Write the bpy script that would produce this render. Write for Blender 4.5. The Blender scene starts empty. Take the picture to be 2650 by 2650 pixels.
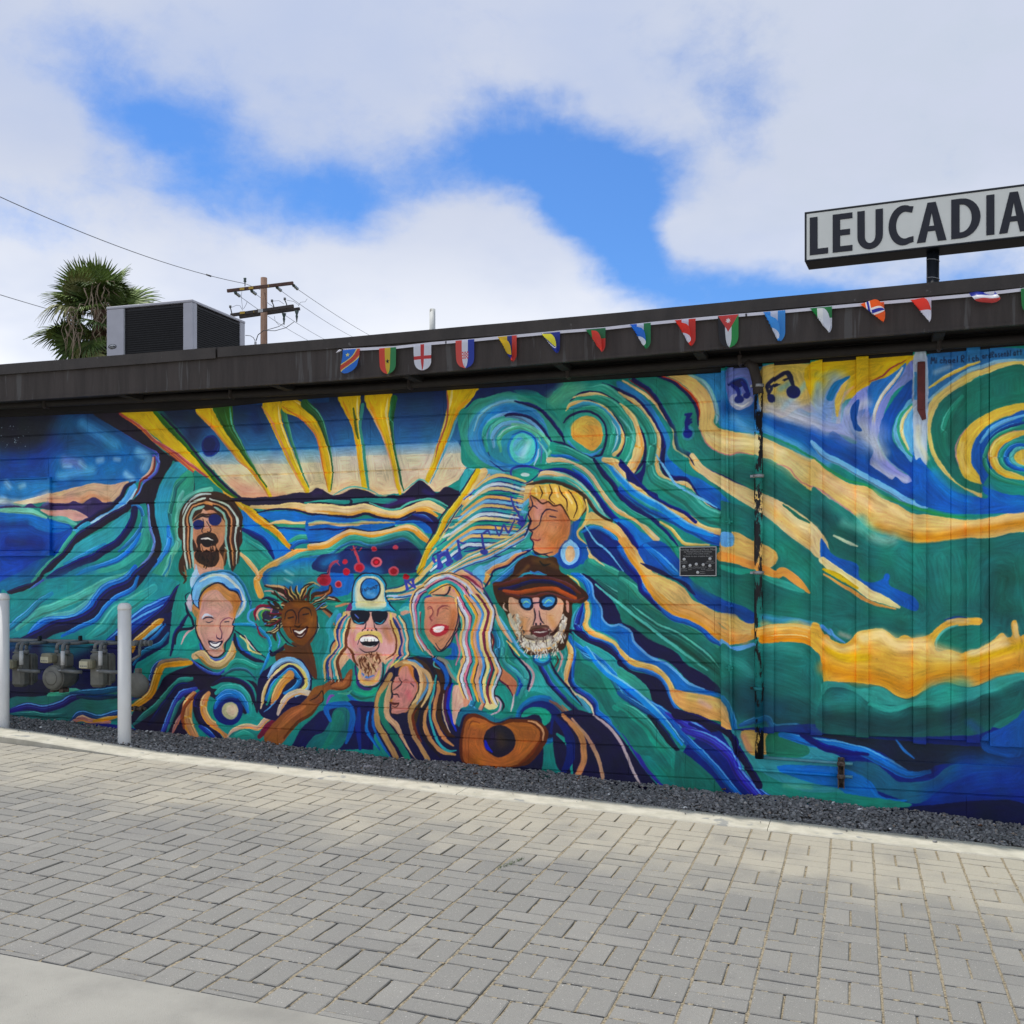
import bpy, bmesh, math, random
import numpy as np
from mathutils import Vector, Matrix, Euler
random.seed(7); np.random.seed(7)
sc = bpy.context.scene
R = math.radians
# ---------------------------------------------------------------- camera, sky, sun, exposure
# world: x runs along the painted wall (right +), y is the distance out from the camera towards the wall, z up
F, CX, HZ, H = 2750.0, 1325.0, 1491.0, 1.554      # focal length and horizon row of the photo, eye height
TH = R(17.87); CT, ST = math.cos(TH), math.sin(TH)
cam = bpy.data.cameras.new('camera'); cam_o = bpy.data.objects.new('camera', cam); sc.collection.objects.link(cam_o)
cam_o.location = (0, 0, H); cam_o.rotation_euler = (R(90), 0, TH)
cam.sensor_width = 36; cam.lens = F/2650*36; cam.shift_y = (HZ-1325)/2650; cam.clip_end = 3000; cam.clip_start = .05
sc.camera = cam_o
SUN = Vector((-.30, .085, .95)).normalized()
sun = bpy.data.lights.new('sun', 'SUN'); sun.energy = 2.9; sun.angle = R(1.2); sun.color = (1, .965, .90)
sun_o = bpy.data.objects.new('sun', sun); sc.collection.objects.link(sun_o); sun_o.rotation_euler = SUN.to_track_quat('Z', 'Y').to_euler()
sc.view_settings.view_transform = 'Standard'; sc.view_settings.look = 'None'; sc.view_settings.exposure = 0.32; sc.view_settings.gamma = 1
sc.view_settings.use_curve_mapping = False
sc.cycles.use_denoising = True

def node(nt, t, **kw):
    n = nt.nodes.new(t)
    for k, v in kw.items():
        if k in n.inputs: n.inputs[k].default_value = v
        else: setattr(n, k, v)
    return n
def mth(nt, op, a, b=None, c=None, clamp=False):
    n = nt.nodes.new('ShaderNodeMath'); n.operation = op; n.use_clamp = clamp
    for i, v in enumerate((a, b, c)):
        if v is None: continue
        if hasattr(v, 'links'): nt.links.new(v, n.inputs[i])
        else: n.inputs[i].default_value = v
    return n.outputs[0]
def mixc(nt, f, a, b, mode='MIX'):
    n = nt.nodes.new('ShaderNodeMix'); n.data_type = 'RGBA'; n.blend_type = mode; n.clamp_factor = True
    for s, v in ((n.inputs[0], f), (n.inputs[6], a), (n.inputs[7], b)):
        if hasattr(v, 'links'): nt.links.new(v, s)
        else: s.default_value = v if not isinstance(v, tuple) else (*v, 1)
    return n.outputs[2]
def mapr(nt, v, a, b, c=0., d=1., smooth=True):
    n = nt.nodes.new('ShaderNodeMapRange'); n.interpolation_type = 'SMOOTHSTEP' if smooth else 'LINEAR'
    nt.links.new(v, n.inputs[0])
    for i, q in enumerate((a, b, c, d)): n.inputs[i+1].default_value = q
    return n.outputs[0]
def noise(nt, vec, scale, detail=4, rough=.55, dist=0., out=0):
    n = nt.nodes.new('ShaderNodeTexNoise'); n.inputs['Scale'].default_value = scale; n.inputs['Detail'].default_value = detail
    n.inputs['Roughness'].default_value = rough; n.inputs['Distortion'].default_value = dist
    if vec is not None: nt.links.new(vec, n.inputs['Vector'])
    return n.outputs[out]

def Wd(px, py, Z):            # photo position at camera depth Z -> world point
    a, b = (px-CX)/F, (py-HZ)/F
    return Vector((Z*(a*CT-ST), Z*(a*ST+CT), H-b*Z))
def Pd(px, py, d):            # photo position on the plane y = d -> world point
    a = (px-CX)/F; return Wd(px, py, d/(a*ST+CT))

world = bpy.data.worlds.new('World'); sc.world = world; world.use_nodes = True
nt = world.node_tree; nt.nodes.clear()
sky = nt.nodes.new('ShaderNodeTexSky'); sky.sky_type = 'NISHITA'; sky.sun_disc = False
sky.sun_elevation = math.asin(SUN.z); sky.sun_rotation = math.atan2(SUN.x, SUN.y); sky.air_density = 1.0; sky.dust_density = .3; sky.ozone_density = 2.0
tc = nt.nodes.new('ShaderNodeTexCoord'); D = tc.outputs['Generated']
wv = nt.nodes.new('ShaderNodeVectorMath'); wv.operation = 'MULTIPLY'; nt.links.new(D, wv.inputs[0]); wv.inputs[1].default_value = (1, 1, 1.9)
n1 = nt.nodes.new('ShaderNodeTexNoise'); n1.inputs['Scale'].default_value = 5.5; n1.inputs['Detail'].default_value = 5; n1.inputs['Roughness'].default_value = .55; nt.links.new(wv.outputs[0], n1.inputs['Vector'])
sub = nt.nodes.new('ShaderNodeVectorMath'); sub.operation = 'SUBTRACT'; nt.links.new(n1.outputs['Color'], sub.inputs[0]); sub.inputs[1].default_value = (.5, .5, .5)
sca = nt.nodes.new('ShaderNodeVectorMath'); sca.operation = 'SCALE'; nt.links.new(sub.outputs[0], sca.inputs[0]); sca.inputs['Scale'].default_value = .085
add = nt.nodes.new('ShaderNodeVectorMath'); add.operation = 'ADD'; nt.links.new(D, add.inputs[0]); nt.links.new(sca.outputs[0], add.inputs[1])
DW = add.outputs[0]
def blob(x, y, r, s=1.0):     # x, y in 1932-px photo rows; a soft patch fixed at that compass direction and height
    a, b = (x*2650/1932-CX)/F, (HZ-y*2650/1932)/F
    v = Vector((a*CT-ST, a*ST+CT, b)); v.normalize()
    n = nt.nodes.new('ShaderNodeVectorMath'); n.operation = 'DISTANCE'; nt.links.new(DW, n.inputs[0]); n.inputs[1].default_value = v
    return mth(nt, 'MULTIPLY', mapr(nt, n.outputs['Value'], r/1932*2650/F, 0.0), s)
HOLES = [(330,230,170,.55),(270,300,160,.6),(400,270,150,.6),(440,370,150,.75),(350,400,120,.45),(560,400,150,.6),(640,400,150,.8),(720,370,150,.6),(100,430,170,.55),(540,340,130,.35),
 (870,310,140,.7),(950,290,150,.9),(1030,320,170,1.1),(1110,350,170,1.1),(1190,330,150,.9),(1150,430,150,1.0),(1200,480,130,1.0),(1270,525,120,1.0),(1350,560,120,1.1),(1440,575,120,1.1),(1540,590,130,1.1),(1640,590,140,.9),(1780,570,140,.8),(1900,560,130,.7),
 (1390,160,170,.5),(1420,240,120,.4),(130,110,160,.5),(1600,300,120,.25),(210,190,140,.45),(800,340,130,.5),(860,200,150,.35),(620,230,140,.25),(10,420,140,.4)]
CLOUD = [(1560,400,200,.6),(930,460,170,.8),(800,480,150,.5),(80,540,200,.6),(550,500,170,.6),(60,280,130,.6),(1330,420,110,.5),(320,330,60,.4),(1000,540,160,.8),(1250,640,120,.4)]
h = None
for b_ in HOLES:
    v = blob(*b_); h = v if h is None else mth(nt, 'ADD', h, v)
for b_ in CLOUD:
    h = mth(nt, 'SUBTRACT', h, blob(*b_))
nf = noise(nt, wv.outputs[0], 4.2, 8, .6)
nf2 = noise(nt, wv.outputs[0], 13, 6, .6)
hh = mth(nt, 'ADD', h, mth(nt, 'MULTIPLY', mth(nt, 'SUBTRACT', nf, .5), .9))
hh = mth(nt, 'ADD', hh, mth(nt, 'MULTIPLY', mth(nt, 'SUBTRACT', nf2, .5), 1.1))
nf3 = noise(nt, DW, 34, 6, .65)
hh = mth(nt, 'ADD', hh, mth(nt, 'MULTIPLY', mth(nt, 'SUBTRACT', nf3, .5), .75))
hole = mapr(nt, hh, .02, 1.42)
sepD = nt.nodes.new('ShaderNodeSeparateXYZ'); nt.links.new(D, sepD.inputs[0])
low = mapr(nt, sepD.outputs['Z'], .36, .10)         # brighter, whiter cloud bank low down
cl = mixc(nt, low, (.50, .545, .665), (.95, .965, .985))
gr = mapr(nt, noise(nt, wv.outputs[0], 3.0, 5, .5), .42, .66)
cl = mixc(nt, mth(nt, 'MULTIPLY', gr, .6), cl, (.38, .46, .66))
rt = mth(nt, 'MULTIPLY', mth(nt, 'MULTIPLY', mapr(nt, sepD.outputs['X'], -.3, .25), mapr(nt, nf2, .35, .62)), .6)
cl = mixc(nt, rt, cl, (.47, .53, .63))
SKY_S = .12
cls = nt.nodes.new('ShaderNodeVectorMath'); cls.operation = 'SCALE'; nt.links.new(cl, cls.inputs[0]); cls.inputs['Scale'].default_value = .98/SKY_S
blue = mixc(nt, 1.0, sky.outputs[0], (.44, .73, 1.10), 'MULTIPLY')
fin = mixc(nt, hole, cls.outputs[0], blue)
bg = nt.nodes.new('ShaderNodeBackground'); bg.inputs['Strength'].default_value = SKY_S; nt.links.new(fin, bg.inputs['Color'])
wo = nt.nodes.new('ShaderNodeOutputWorld'); nt.links.new(bg.outputs[0], wo.inputs['Surface'])

# ---------------------------------------------------------------- helpers
COL = sc.collection
def link_mesh(name, me, mat=None, parent=None, label=None, cat=None, group=None, kind=None, loc=None):
    o = bpy.data.objects.new(name, me); COL.objects.link(o)
    if mat is not None and len(me.materials) == 0: me.materials.append(mat)
    if parent is not None: o.parent = parent
    if loc is not None: o.location = loc
    tag(o, label, cat, group, kind); return o
def tag(o, label=None, cat=None, group=None, kind=None):
    if label: o['label'] = label
    if cat: o['category'] = cat
    if group: o['group'] = group
    if kind: o['kind'] = kind
    return o
def empty(name, loc=(0, 0, 0), label=None, cat=None, group=None, kind=None, parent=None):
    o = bpy.data.objects.new(name, None); COL.objects.link(o); o.location = loc; o.empty_display_size = .1
    if parent is not None: o.parent = parent
    return tag(o, label, cat, group, kind)
class MB:
    def __init__(s): s.v = []; s.f = []; s.sm = []
    def add(s, vs, fs, smooth=False):
        n = len(s.v); s.v += [tuple(v) for v in vs]; s.f += [tuple(i+n for i in f) for f in fs]; s.sm += [smooth]*len(fs); return s
    def box(s, x0, x1, y0, y1, z0, z1, bev=0., M=None):
        if bev <= 0:
            v = [(x, y, z) for z in (z0, z1) for y in (y0, y1) for x in (x0, x1)]
            f = [(0,2,3,1),(4,5,7,6),(0,1,5,4),(2,6,7,3),(0,4,6,2),(1,3,7,5)]
        else:
            b = min(bev, .45*min(x1-x0, y1-y0, z1-z0)); v = []; idx = {}
            for ix in (0, 1):
                for iy in (0, 1):
                    for iz in (0, 1):
                        X = (x0, x1)[ix]; Y = (y0, y1)[iy]; Zc = (z0, z1)[iz]
                        sx = b if ix == 0 else -b; sy = b if iy == 0 else -b; sz = b if iz == 0 else -b
                        for k, p in enumerate(((X, Y+sy, Zc+sz), (X+sx, Y, Zc+sz), (X+sx, Y+sy, Zc))):
                            idx[ix, iy, iz, k] = len(v); v.append(p)
            f = []
            for i in (0, 1):
                q = [idx[i,0,0,0], idx[i,1,0,0], idx[i,1,1,0], idx[i,0,1,0]]; f.append(q if i else q[::-1])
                q = [idx[0,i,0,1], idx[1,i,0,1], idx[1,i,1,1], idx[0,i,1,1]]; f.append(q if not i else q[::-1])
                q = [idx[0,0,i,2], idx[1,0,i,2], idx[1,1,i,2], idx[0,1,i,2]]; f.append(q if i else q[::-1])
            for i in (0, 1):
                for j in (0, 1):
                    q = [idx[i,j,0,0], idx[i,j,0,1], idx[i,j,1,1], idx[i,j,1,0]]; f.append(q if (i ^ j) == 0 else q[::-1])
                    q = [idx[i,0,j,0], idx[i,0,j,2], idx[i,1,j,2], idx[i,1,j,0]]; f.append(q if (i ^ j) == 1 else q[::-1])
                    q = [idx[0,i,j,1], idx[0,i,j,2], idx[1,i,j,2], idx[1,i,j,1]]; f.append(q if (i ^ j) == 0 else q[::-1])
                    for k in (0, 1):
                        q = [idx[i,j,k,0], idx[i,j,k,1], idx[i,j,k,2]]; f.append(q if (i ^ j ^ k) == 1 else q[::-1])
        if M is not None: v = [tuple(M @ Vector(p)) for p in v]
        return s.add(v, f)
    def prism(s, prof, axis_pts):      # sweep: list of profiles (each list of points), quads between them, capped
        n = len(axis_pts[0]); v = [p for ring in axis_pts for p in ring]; f = []
        for i in range(len(axis_pts)-1):
            for j in range(n): f.append((i*n+j, i*n+(j+1) % n, (i+1)*n+(j+1) % n, (i+1)*n+j))
        f.append(tuple(range(n))[::-1]); f.append(tuple(range((len(axis_pts)-1)*n, len(axis_pts)*n)))
        return s.add(v, f)
    def tube(s, pts, r, seg=8, smooth=True, cap=True):
        pts = [Vector(p) for p in pts]; rr = r if hasattr(r, '__len__') else [r]*len(pts)
        v = []; f = []; up = Vector((0, 0, 1)); prev = None
        for i, p in enumerate(pts):
            t = (pts[min(i+1, len(pts)-1)]-pts[max(i-1, 0)]).normalized()
            if prev is None:
                a = t.cross(up) if abs(t.z) < .95 else t.cross(Vector((1, 0, 0)))
            else: a = prev - t*prev.dot(t)
            a.normalize(); prev = a; b = t.cross(a)
            for k in range(seg):
                an = 2*math.pi*k/seg; v.append(p+(a*math.cos(an)+b*math.sin(an))*rr[i])
        for i in range(len(pts)-1):
            for k in range(seg): f.append((i*seg+k, i*seg+(k+1) % seg, (i+1)*seg+(k+1) % seg, (i+1)*seg+k))
        s.add(v, f, smooth)
        if cap:
            n = len(s.v)-len(v)
            s.f.append(tuple(n+k for k in range(seg))[::-1]); s.f.append(tuple(n+(len(pts)-1)*seg+k for k in range(seg))); s.sm += [False, False]
        return s
    def lathe(s, prof, seg=24, M=None, smooth=True):   # prof [(r, z)]
        v = []; f = []
        for r, z in prof:
            for k in range(seg):
                an = 2*math.pi*k/seg; v.append((r*math.cos(an), r*math.sin(an), z))
        for i in range(len(prof)-1):
            for k in range(seg): f.append((i*seg+k, i*seg+(k+1) % seg, (i+1)*seg+(k+1) % seg, (i+1)*seg+k))
        f.append(tuple(range(seg))[::-1]); f.append(tuple((len(prof)-1)*seg+k for k in range(seg)))
        if M is not None: v = [tuple(M @ Vector(p)) for p in v]
        return s.add(v, f, smooth)
    def mesh(s, name):
        me = bpy.data.meshes.new(name); me.from_pydata(s.v, [], s.f); me.update()
        me.polygons.foreach_set('use_smooth', s.sm); return me
    def build(s, name, mat, parent=None, **kw): return link_mesh(name, s.mesh(name), mat, parent, **kw)

def lin(c):
    if isinstance(c, str): c = tuple(int(c[i:i+2], 16)/255 for i in (0, 2, 4))
    return tuple(x/12.92 if x <= .04045 else ((x+.055)/1.055)**2.4 for x in c)
def mat(name, col, rough=.7, var=.15, scale=6., bump=0., bscale=60., metal=0., col2=None, spots=None, spec=.4, stretch=(1, 1, 1)):
    m = bpy.data.materials.new(name); m.use_nodes = True; nt = m.node_tree; b = nt.nodes['Principled BSDF']
    tc = nt.nodes.new('ShaderNodeNewGeometry'); mp = nt.nodes.new('ShaderNodeVectorMath'); mp.operation = 'MULTIPLY'
    nt.links.new(tc.outputs['Position'], mp.inputs[0]); mp.inputs[1].default_value = stretch; P = mp.outputs[0]
    c1 = tuple(x*(1-var) for x in col); c2 = col2 or tuple(min(x*(1+var), 1) for x in col)
    f = mapr(nt, noise(nt, P, scale, 6, .6), .3, .7)
    c = mixc(nt, f, c1, c2)
    if spots: c = mixc(nt, mapr(nt, noise(nt, P, spots[1], 3, .6), spots[2], spots[2]+.06), c, spots[0])
    nt.links.new(c, b.inputs['Base Color']); b.inputs['Roughness'].default_value = rough; b.inputs['Metallic'].default_value = metal
    b.inputs['Specular IOR Level'].default_value = spec
    if bump:
        bn = nt.nodes.new('ShaderNodeBump'); bn.inputs['Strength'].default_value = bump; bn.inputs['Distance'].default_value = .01
        nt.links.new(noise(nt, P, bscale, 5, .65), bn.inputs['Height']); nt.links.new(bn.outputs[0], b.inputs['Normal'])
    return m
def ground_z(x): return -.0445*max(-14, min(14, x))

# ---- paint rasteriser: fills, strokes and soft strokes given in crops of the wall
TILES={'A':(0,1040,500/1932),'B':(400,1040,500/1932),'C':(800,980,500/1932),'D':(1200,960,500/1932),
'F':(300,1460,500/1932),'G':(750,1440,500/1932),'H':(1200,1400,500/1932),'I':(900,1700,500/1932),
'E':(1600,900,550/1932),'P':(2100,880,550/1932),'Q':(1600,1400,550/1932),'R':(2100,1400,550/1932),
'Z':(0,1450,500/1756),'S':(1750,1800,900/1932),'M':(0,1600,400/1932),'V':(388,1216,1216/1092),'W':(1500,900,.65752),'X':(0,0,1.0)}
def warm(h):      # the yellows and creams of the wall are paler than they read in the crops
    r, g, b = (int(h[i:i+2], 16) for i in (0, 2, 4))
    if g > 135 and b < 60 and r > 165 and r-g < 50: return (208, 176, 40 if b > 30 else 26)
    if r > 190 and 145 < g < 215 and b < 135 and r-b > 60: return (min(r+6, 255), min(g+8, 255), min(b+26, 255))
    return (r, g, b)
def hexl(h): return np.array([x/255 for x in warm(h)], np.float32)
def hex_plain(h): return np.array([int(h[i:i+2],16)/255 for i in (0,2,4)],np.float32)
def smooth(P,closed,n=5):
    P=np.asarray(P,float)
    if len(P)<3: 
        t=np.linspace(0,1,6)[:,None]; return P[0]*(1-t)+P[-1]*t
    if closed: Q=np.vstack([P[-1],P,P[0],P[1]])
    else: Q=np.vstack([2*P[0]-P[1],P,2*P[-1]-P[-2]])
    t=np.linspace(0,1,n,endpoint=False)[:,None]; out=[]
    for i in range(1,len(Q)-2):
        a,b,c,d=Q[i-1],Q[i],Q[i+1],Q[i+2]
        out.append(.5*((2*b)+(-a+c)*t+(2*a-5*b+4*c-d)*t*t+(-a+3*b-3*c+d)*t**3))
    out=np.vstack(out)
    if not closed: out=np.vstack([out,Q[-2]])
    return out
class Canvas:
    def __init__(s,W,H,xf,base,wk=1.0):
        s.W,s.H=W,H; s.xf=xf; s.im=np.empty((H,W,3),np.float32); s.im[:]=hexl(base); s.wk=wk
    def pts(s,tile,P):
        ox,oy,k=TILES[tile]; P=np.asarray(P,float); return s.xf(ox+P[:,0]*k, oy+P[:,1]*k)
    def scale(s,tile,P):
        ox,oy,k=TILES[tile]; c=np.asarray(P,float)[:,:2].mean(0)
        q=s.xf(ox+np.array([c[0]-4,c[0]+4,c[0],c[0]])*k, oy+np.array([c[1],c[1],c[1]-4,c[1]+4])*k)
        d=q[1]-q[0]; e=q[3]-q[2]; return math.sqrt(abs(d[0]*e[1]-d[1]*e[0]))/8
    def poly(s,Q,c1,c2=None):
        x0=max(int(Q[:,0].min())-1,0); x1=min(int(Q[:,0].max())+2,s.W); y0=max(int(Q[:,1].min())-1,0); y1=min(int(Q[:,1].max())+2,s.H)
        if x1<=x0 or y1<=y0: return
        w=x1-x0; h=y1-y0; SS=3; cov=np.zeros((h,w+1),np.float32)
        X=Q[:,0]; Y=Q[:,1]; X2=np.roll(X,-1); Y2=np.roll(Y,-1)
        for j in range(h):
            row=cov[j]
            for k in range(SS):
                yy=y0+j+(k+.5)/SS
                m=(Y<=yy)!=(Y2<=yy)
                if not m.any(): continue
                xs=np.sort(X[m]+(yy-Y[m])*(X2[m]-X[m])/(Y2[m]-Y[m]))-x0
                xs=np.clip(xs,0,w)
                for a,b in zip(xs[::2],xs[1::2]):
                    ia=int(a); ib=int(b)
                    if ia==ib: row[ia]+=b-a
                    else:
                        row[ia]+=ia+1-a; row[ia+1:ib]+=1; row[ib]+=b-ib
        cov=np.clip(cov[:,:w]/SS,0,1)[...,None]
        if c2 is None: col=c1
        else:
            t=np.linspace(0,1,h,dtype=np.float32)[:,None,None]; ya=Q[:,1].min(); yb=Q[:,1].max()
            t=np.clip(((y0+np.arange(h,dtype=np.float32))-ya)/(yb-ya+1e-6),0,1)[:,None,None]; col=c1*(1-t)+c2*t
        r=s.im[y0:y1,x0:x1]; r+= (col-r)*cov
    def stroke(s,Q,wd,c,soft=False,alpha=1.0):
        wd=np.maximum(wd,.05)
        m=wd.max()*(1.6 if soft else .5)+2
        x0=max(int(Q[:,0].min()-m),0); x1=min(int(Q[:,0].max()+m)+1,s.W); y0=max(int(Q[:,1].min()-m),0); y1=min(int(Q[:,1].max()+m)+1,s.H)
        if x1<=x0 or y1<=y0: return
        cov=np.zeros((y1-y0,x1-x0),np.float32)
        for i in range(len(Q)-1):
            a=Q[i]; b=Q[i+1]; mm=max(wd[i],wd[i+1])*(1.6 if soft else .5)+2
            xa=max(int(min(a[0],b[0])-mm),x0); xb=min(int(max(a[0],b[0])+mm)+1,x1); ya=max(int(min(a[1],b[1])-mm),y0); yb=min(int(max(a[1],b[1])+mm)+1,y1)
            if xa>=xb or ya>=yb: continue
            gx=np.arange(xa,xb,dtype=np.float32)[None]+.5-a[0]; gy=np.arange(ya,yb,dtype=np.float32)[:,None]+.5-a[1]
            d=b-a; L=float(d@d)+1e-9; t=np.clip((gx*d[0]+gy*d[1])/L,0,1)
            dist=np.sqrt((gx-t*d[0])**2+(gy-t*d[1])**2); r=(wd[i]*(1-t)+wd[i+1]*t)*.5
            if soft: cv=np.clip(1-dist/(r*2.8),0,1); cv=cv*cv*(3-2*cv)
            else: cv=np.clip(r-dist+.5,0,1)
            v=cov[ya-y0:yb-y0,xa-x0:xb-x0]; np.maximum(v,cv,out=v)
        r=s.im[y0:y1,x0:x1]; r+=(c-r)*(cov*alpha)[...,None]
    def run(s,text):
        for ln in text.splitlines():
            ln=ln.strip()
            if not ln or ln[0]=='#': continue
            p=ln.split(); k=p[0]; T=p[1]
            if k=='g':
                P=[tuple(map(float,q.split(','))) for q in p[5:]] if p[4]=='0' and ',' not in p[4] else [tuple(map(float,q.split(','))) for q in p[4:]]
                s.poly(s.pts(T,P),hexl(p[2]),hexl(p[3])); continue
            c=hexl(p[2]); w=float(p[3]); raw=[tuple(map(float,q.split(','))) for q in p[4:]]
            P=[q[:2] for q in raw]
            if k=='f': s.poly(s.pts(T,smooth(P,True)),c)
            elif k=='F': s.poly(s.pts(T,P),c)
            elif k=='e':
                cx,cy=P[0]; rx,ry=P[1]; t=np.linspace(0,2*math.pi,40,endpoint=False)
                E=np.stack([cx+rx*np.cos(t),cy+ry*np.sin(t)],1)
                if w==0: s.poly(s.pts(T,E),c)
                else: s.stroke(s.pts(T,np.vstack([E,E[:1]])),np.full(41,w*s.scale(T,P[:1])*TILES[T][2]/TILES[T][2]),c)
            else:
                cur=w; W=[]
                hasw=any(len(q)>2 for q in raw)
                idx=[i for i,q in enumerate(raw) if len(q)>2]
                if hasw:
                    # widths given at some points, others default w
                    W=[q[2] if len(q)>2 else w for q in raw]
                else:
                    W=[w]*len(raw)
                    if k=='s' and len(raw)>2: W[0]=w*.55; W[-1]=w*.45
                A=smooth(np.column_stack([np.array(P),np.array(W)]),False)
                sc=s.scale(T,P); Q=s.pts(T,A[:,:2])
                s.stroke(Q,A[:,2]*sc*(.8 if k=='b' else 1),c,soft=(k=='b'),alpha=(.8 if w>60 else .6) if k=='b' else 1.0)
                if k=='s' and w>=30 and T in 'ABCDEFHQZPRS' and len(Q)>6:      # companion brush lines: a light edge, a deep edge and a few inner strokes
                    t=np.gradient(Q,axis=0); t/=np.maximum(np.linalg.norm(t,axis=1),1e-6)[:,None]; nrm=np.stack([t[:,1],-t[:,0]],1); nrm*=np.where(nrm[:,1:2]>0,-1,1)
                    r,g,b=c; lum=(r+g+b)/3; ww=A[:,2]*sc; fade=np.clip(np.minimum(np.arange(len(Q)),np.arange(len(Q))[::-1])/4,0,1)
                    if lum<.22: li,dk=c+np.array([.05,.09,.30],np.float32),c*.8
                    elif b>r*1.3 and b>=g*1.12: li,dk=np.array([.45,.74,.95],np.float32),c*.62
                    elif g>r*1.3: li,dk=np.array([.40,.76,.72],np.float32),c*.68
                    elif r>.65: li,dk=np.array([.93,.86,.62],np.float32),np.array([.86,.60,.26],np.float32)
                    else: li,dk=c*1.25,c*.75
                    s.stroke(Q+nrm*(ww*.36)[:,None],ww*.15*fade,li,alpha=.85); s.stroke(Q-nrm*(ww*.34)[:,None],ww*.20*fade,dk,alpha=.75)
                    s.stroke(Q+nrm*(ww*.06)[:,None],ww*.09*fade,(c+li)/2,alpha=.6)

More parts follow.
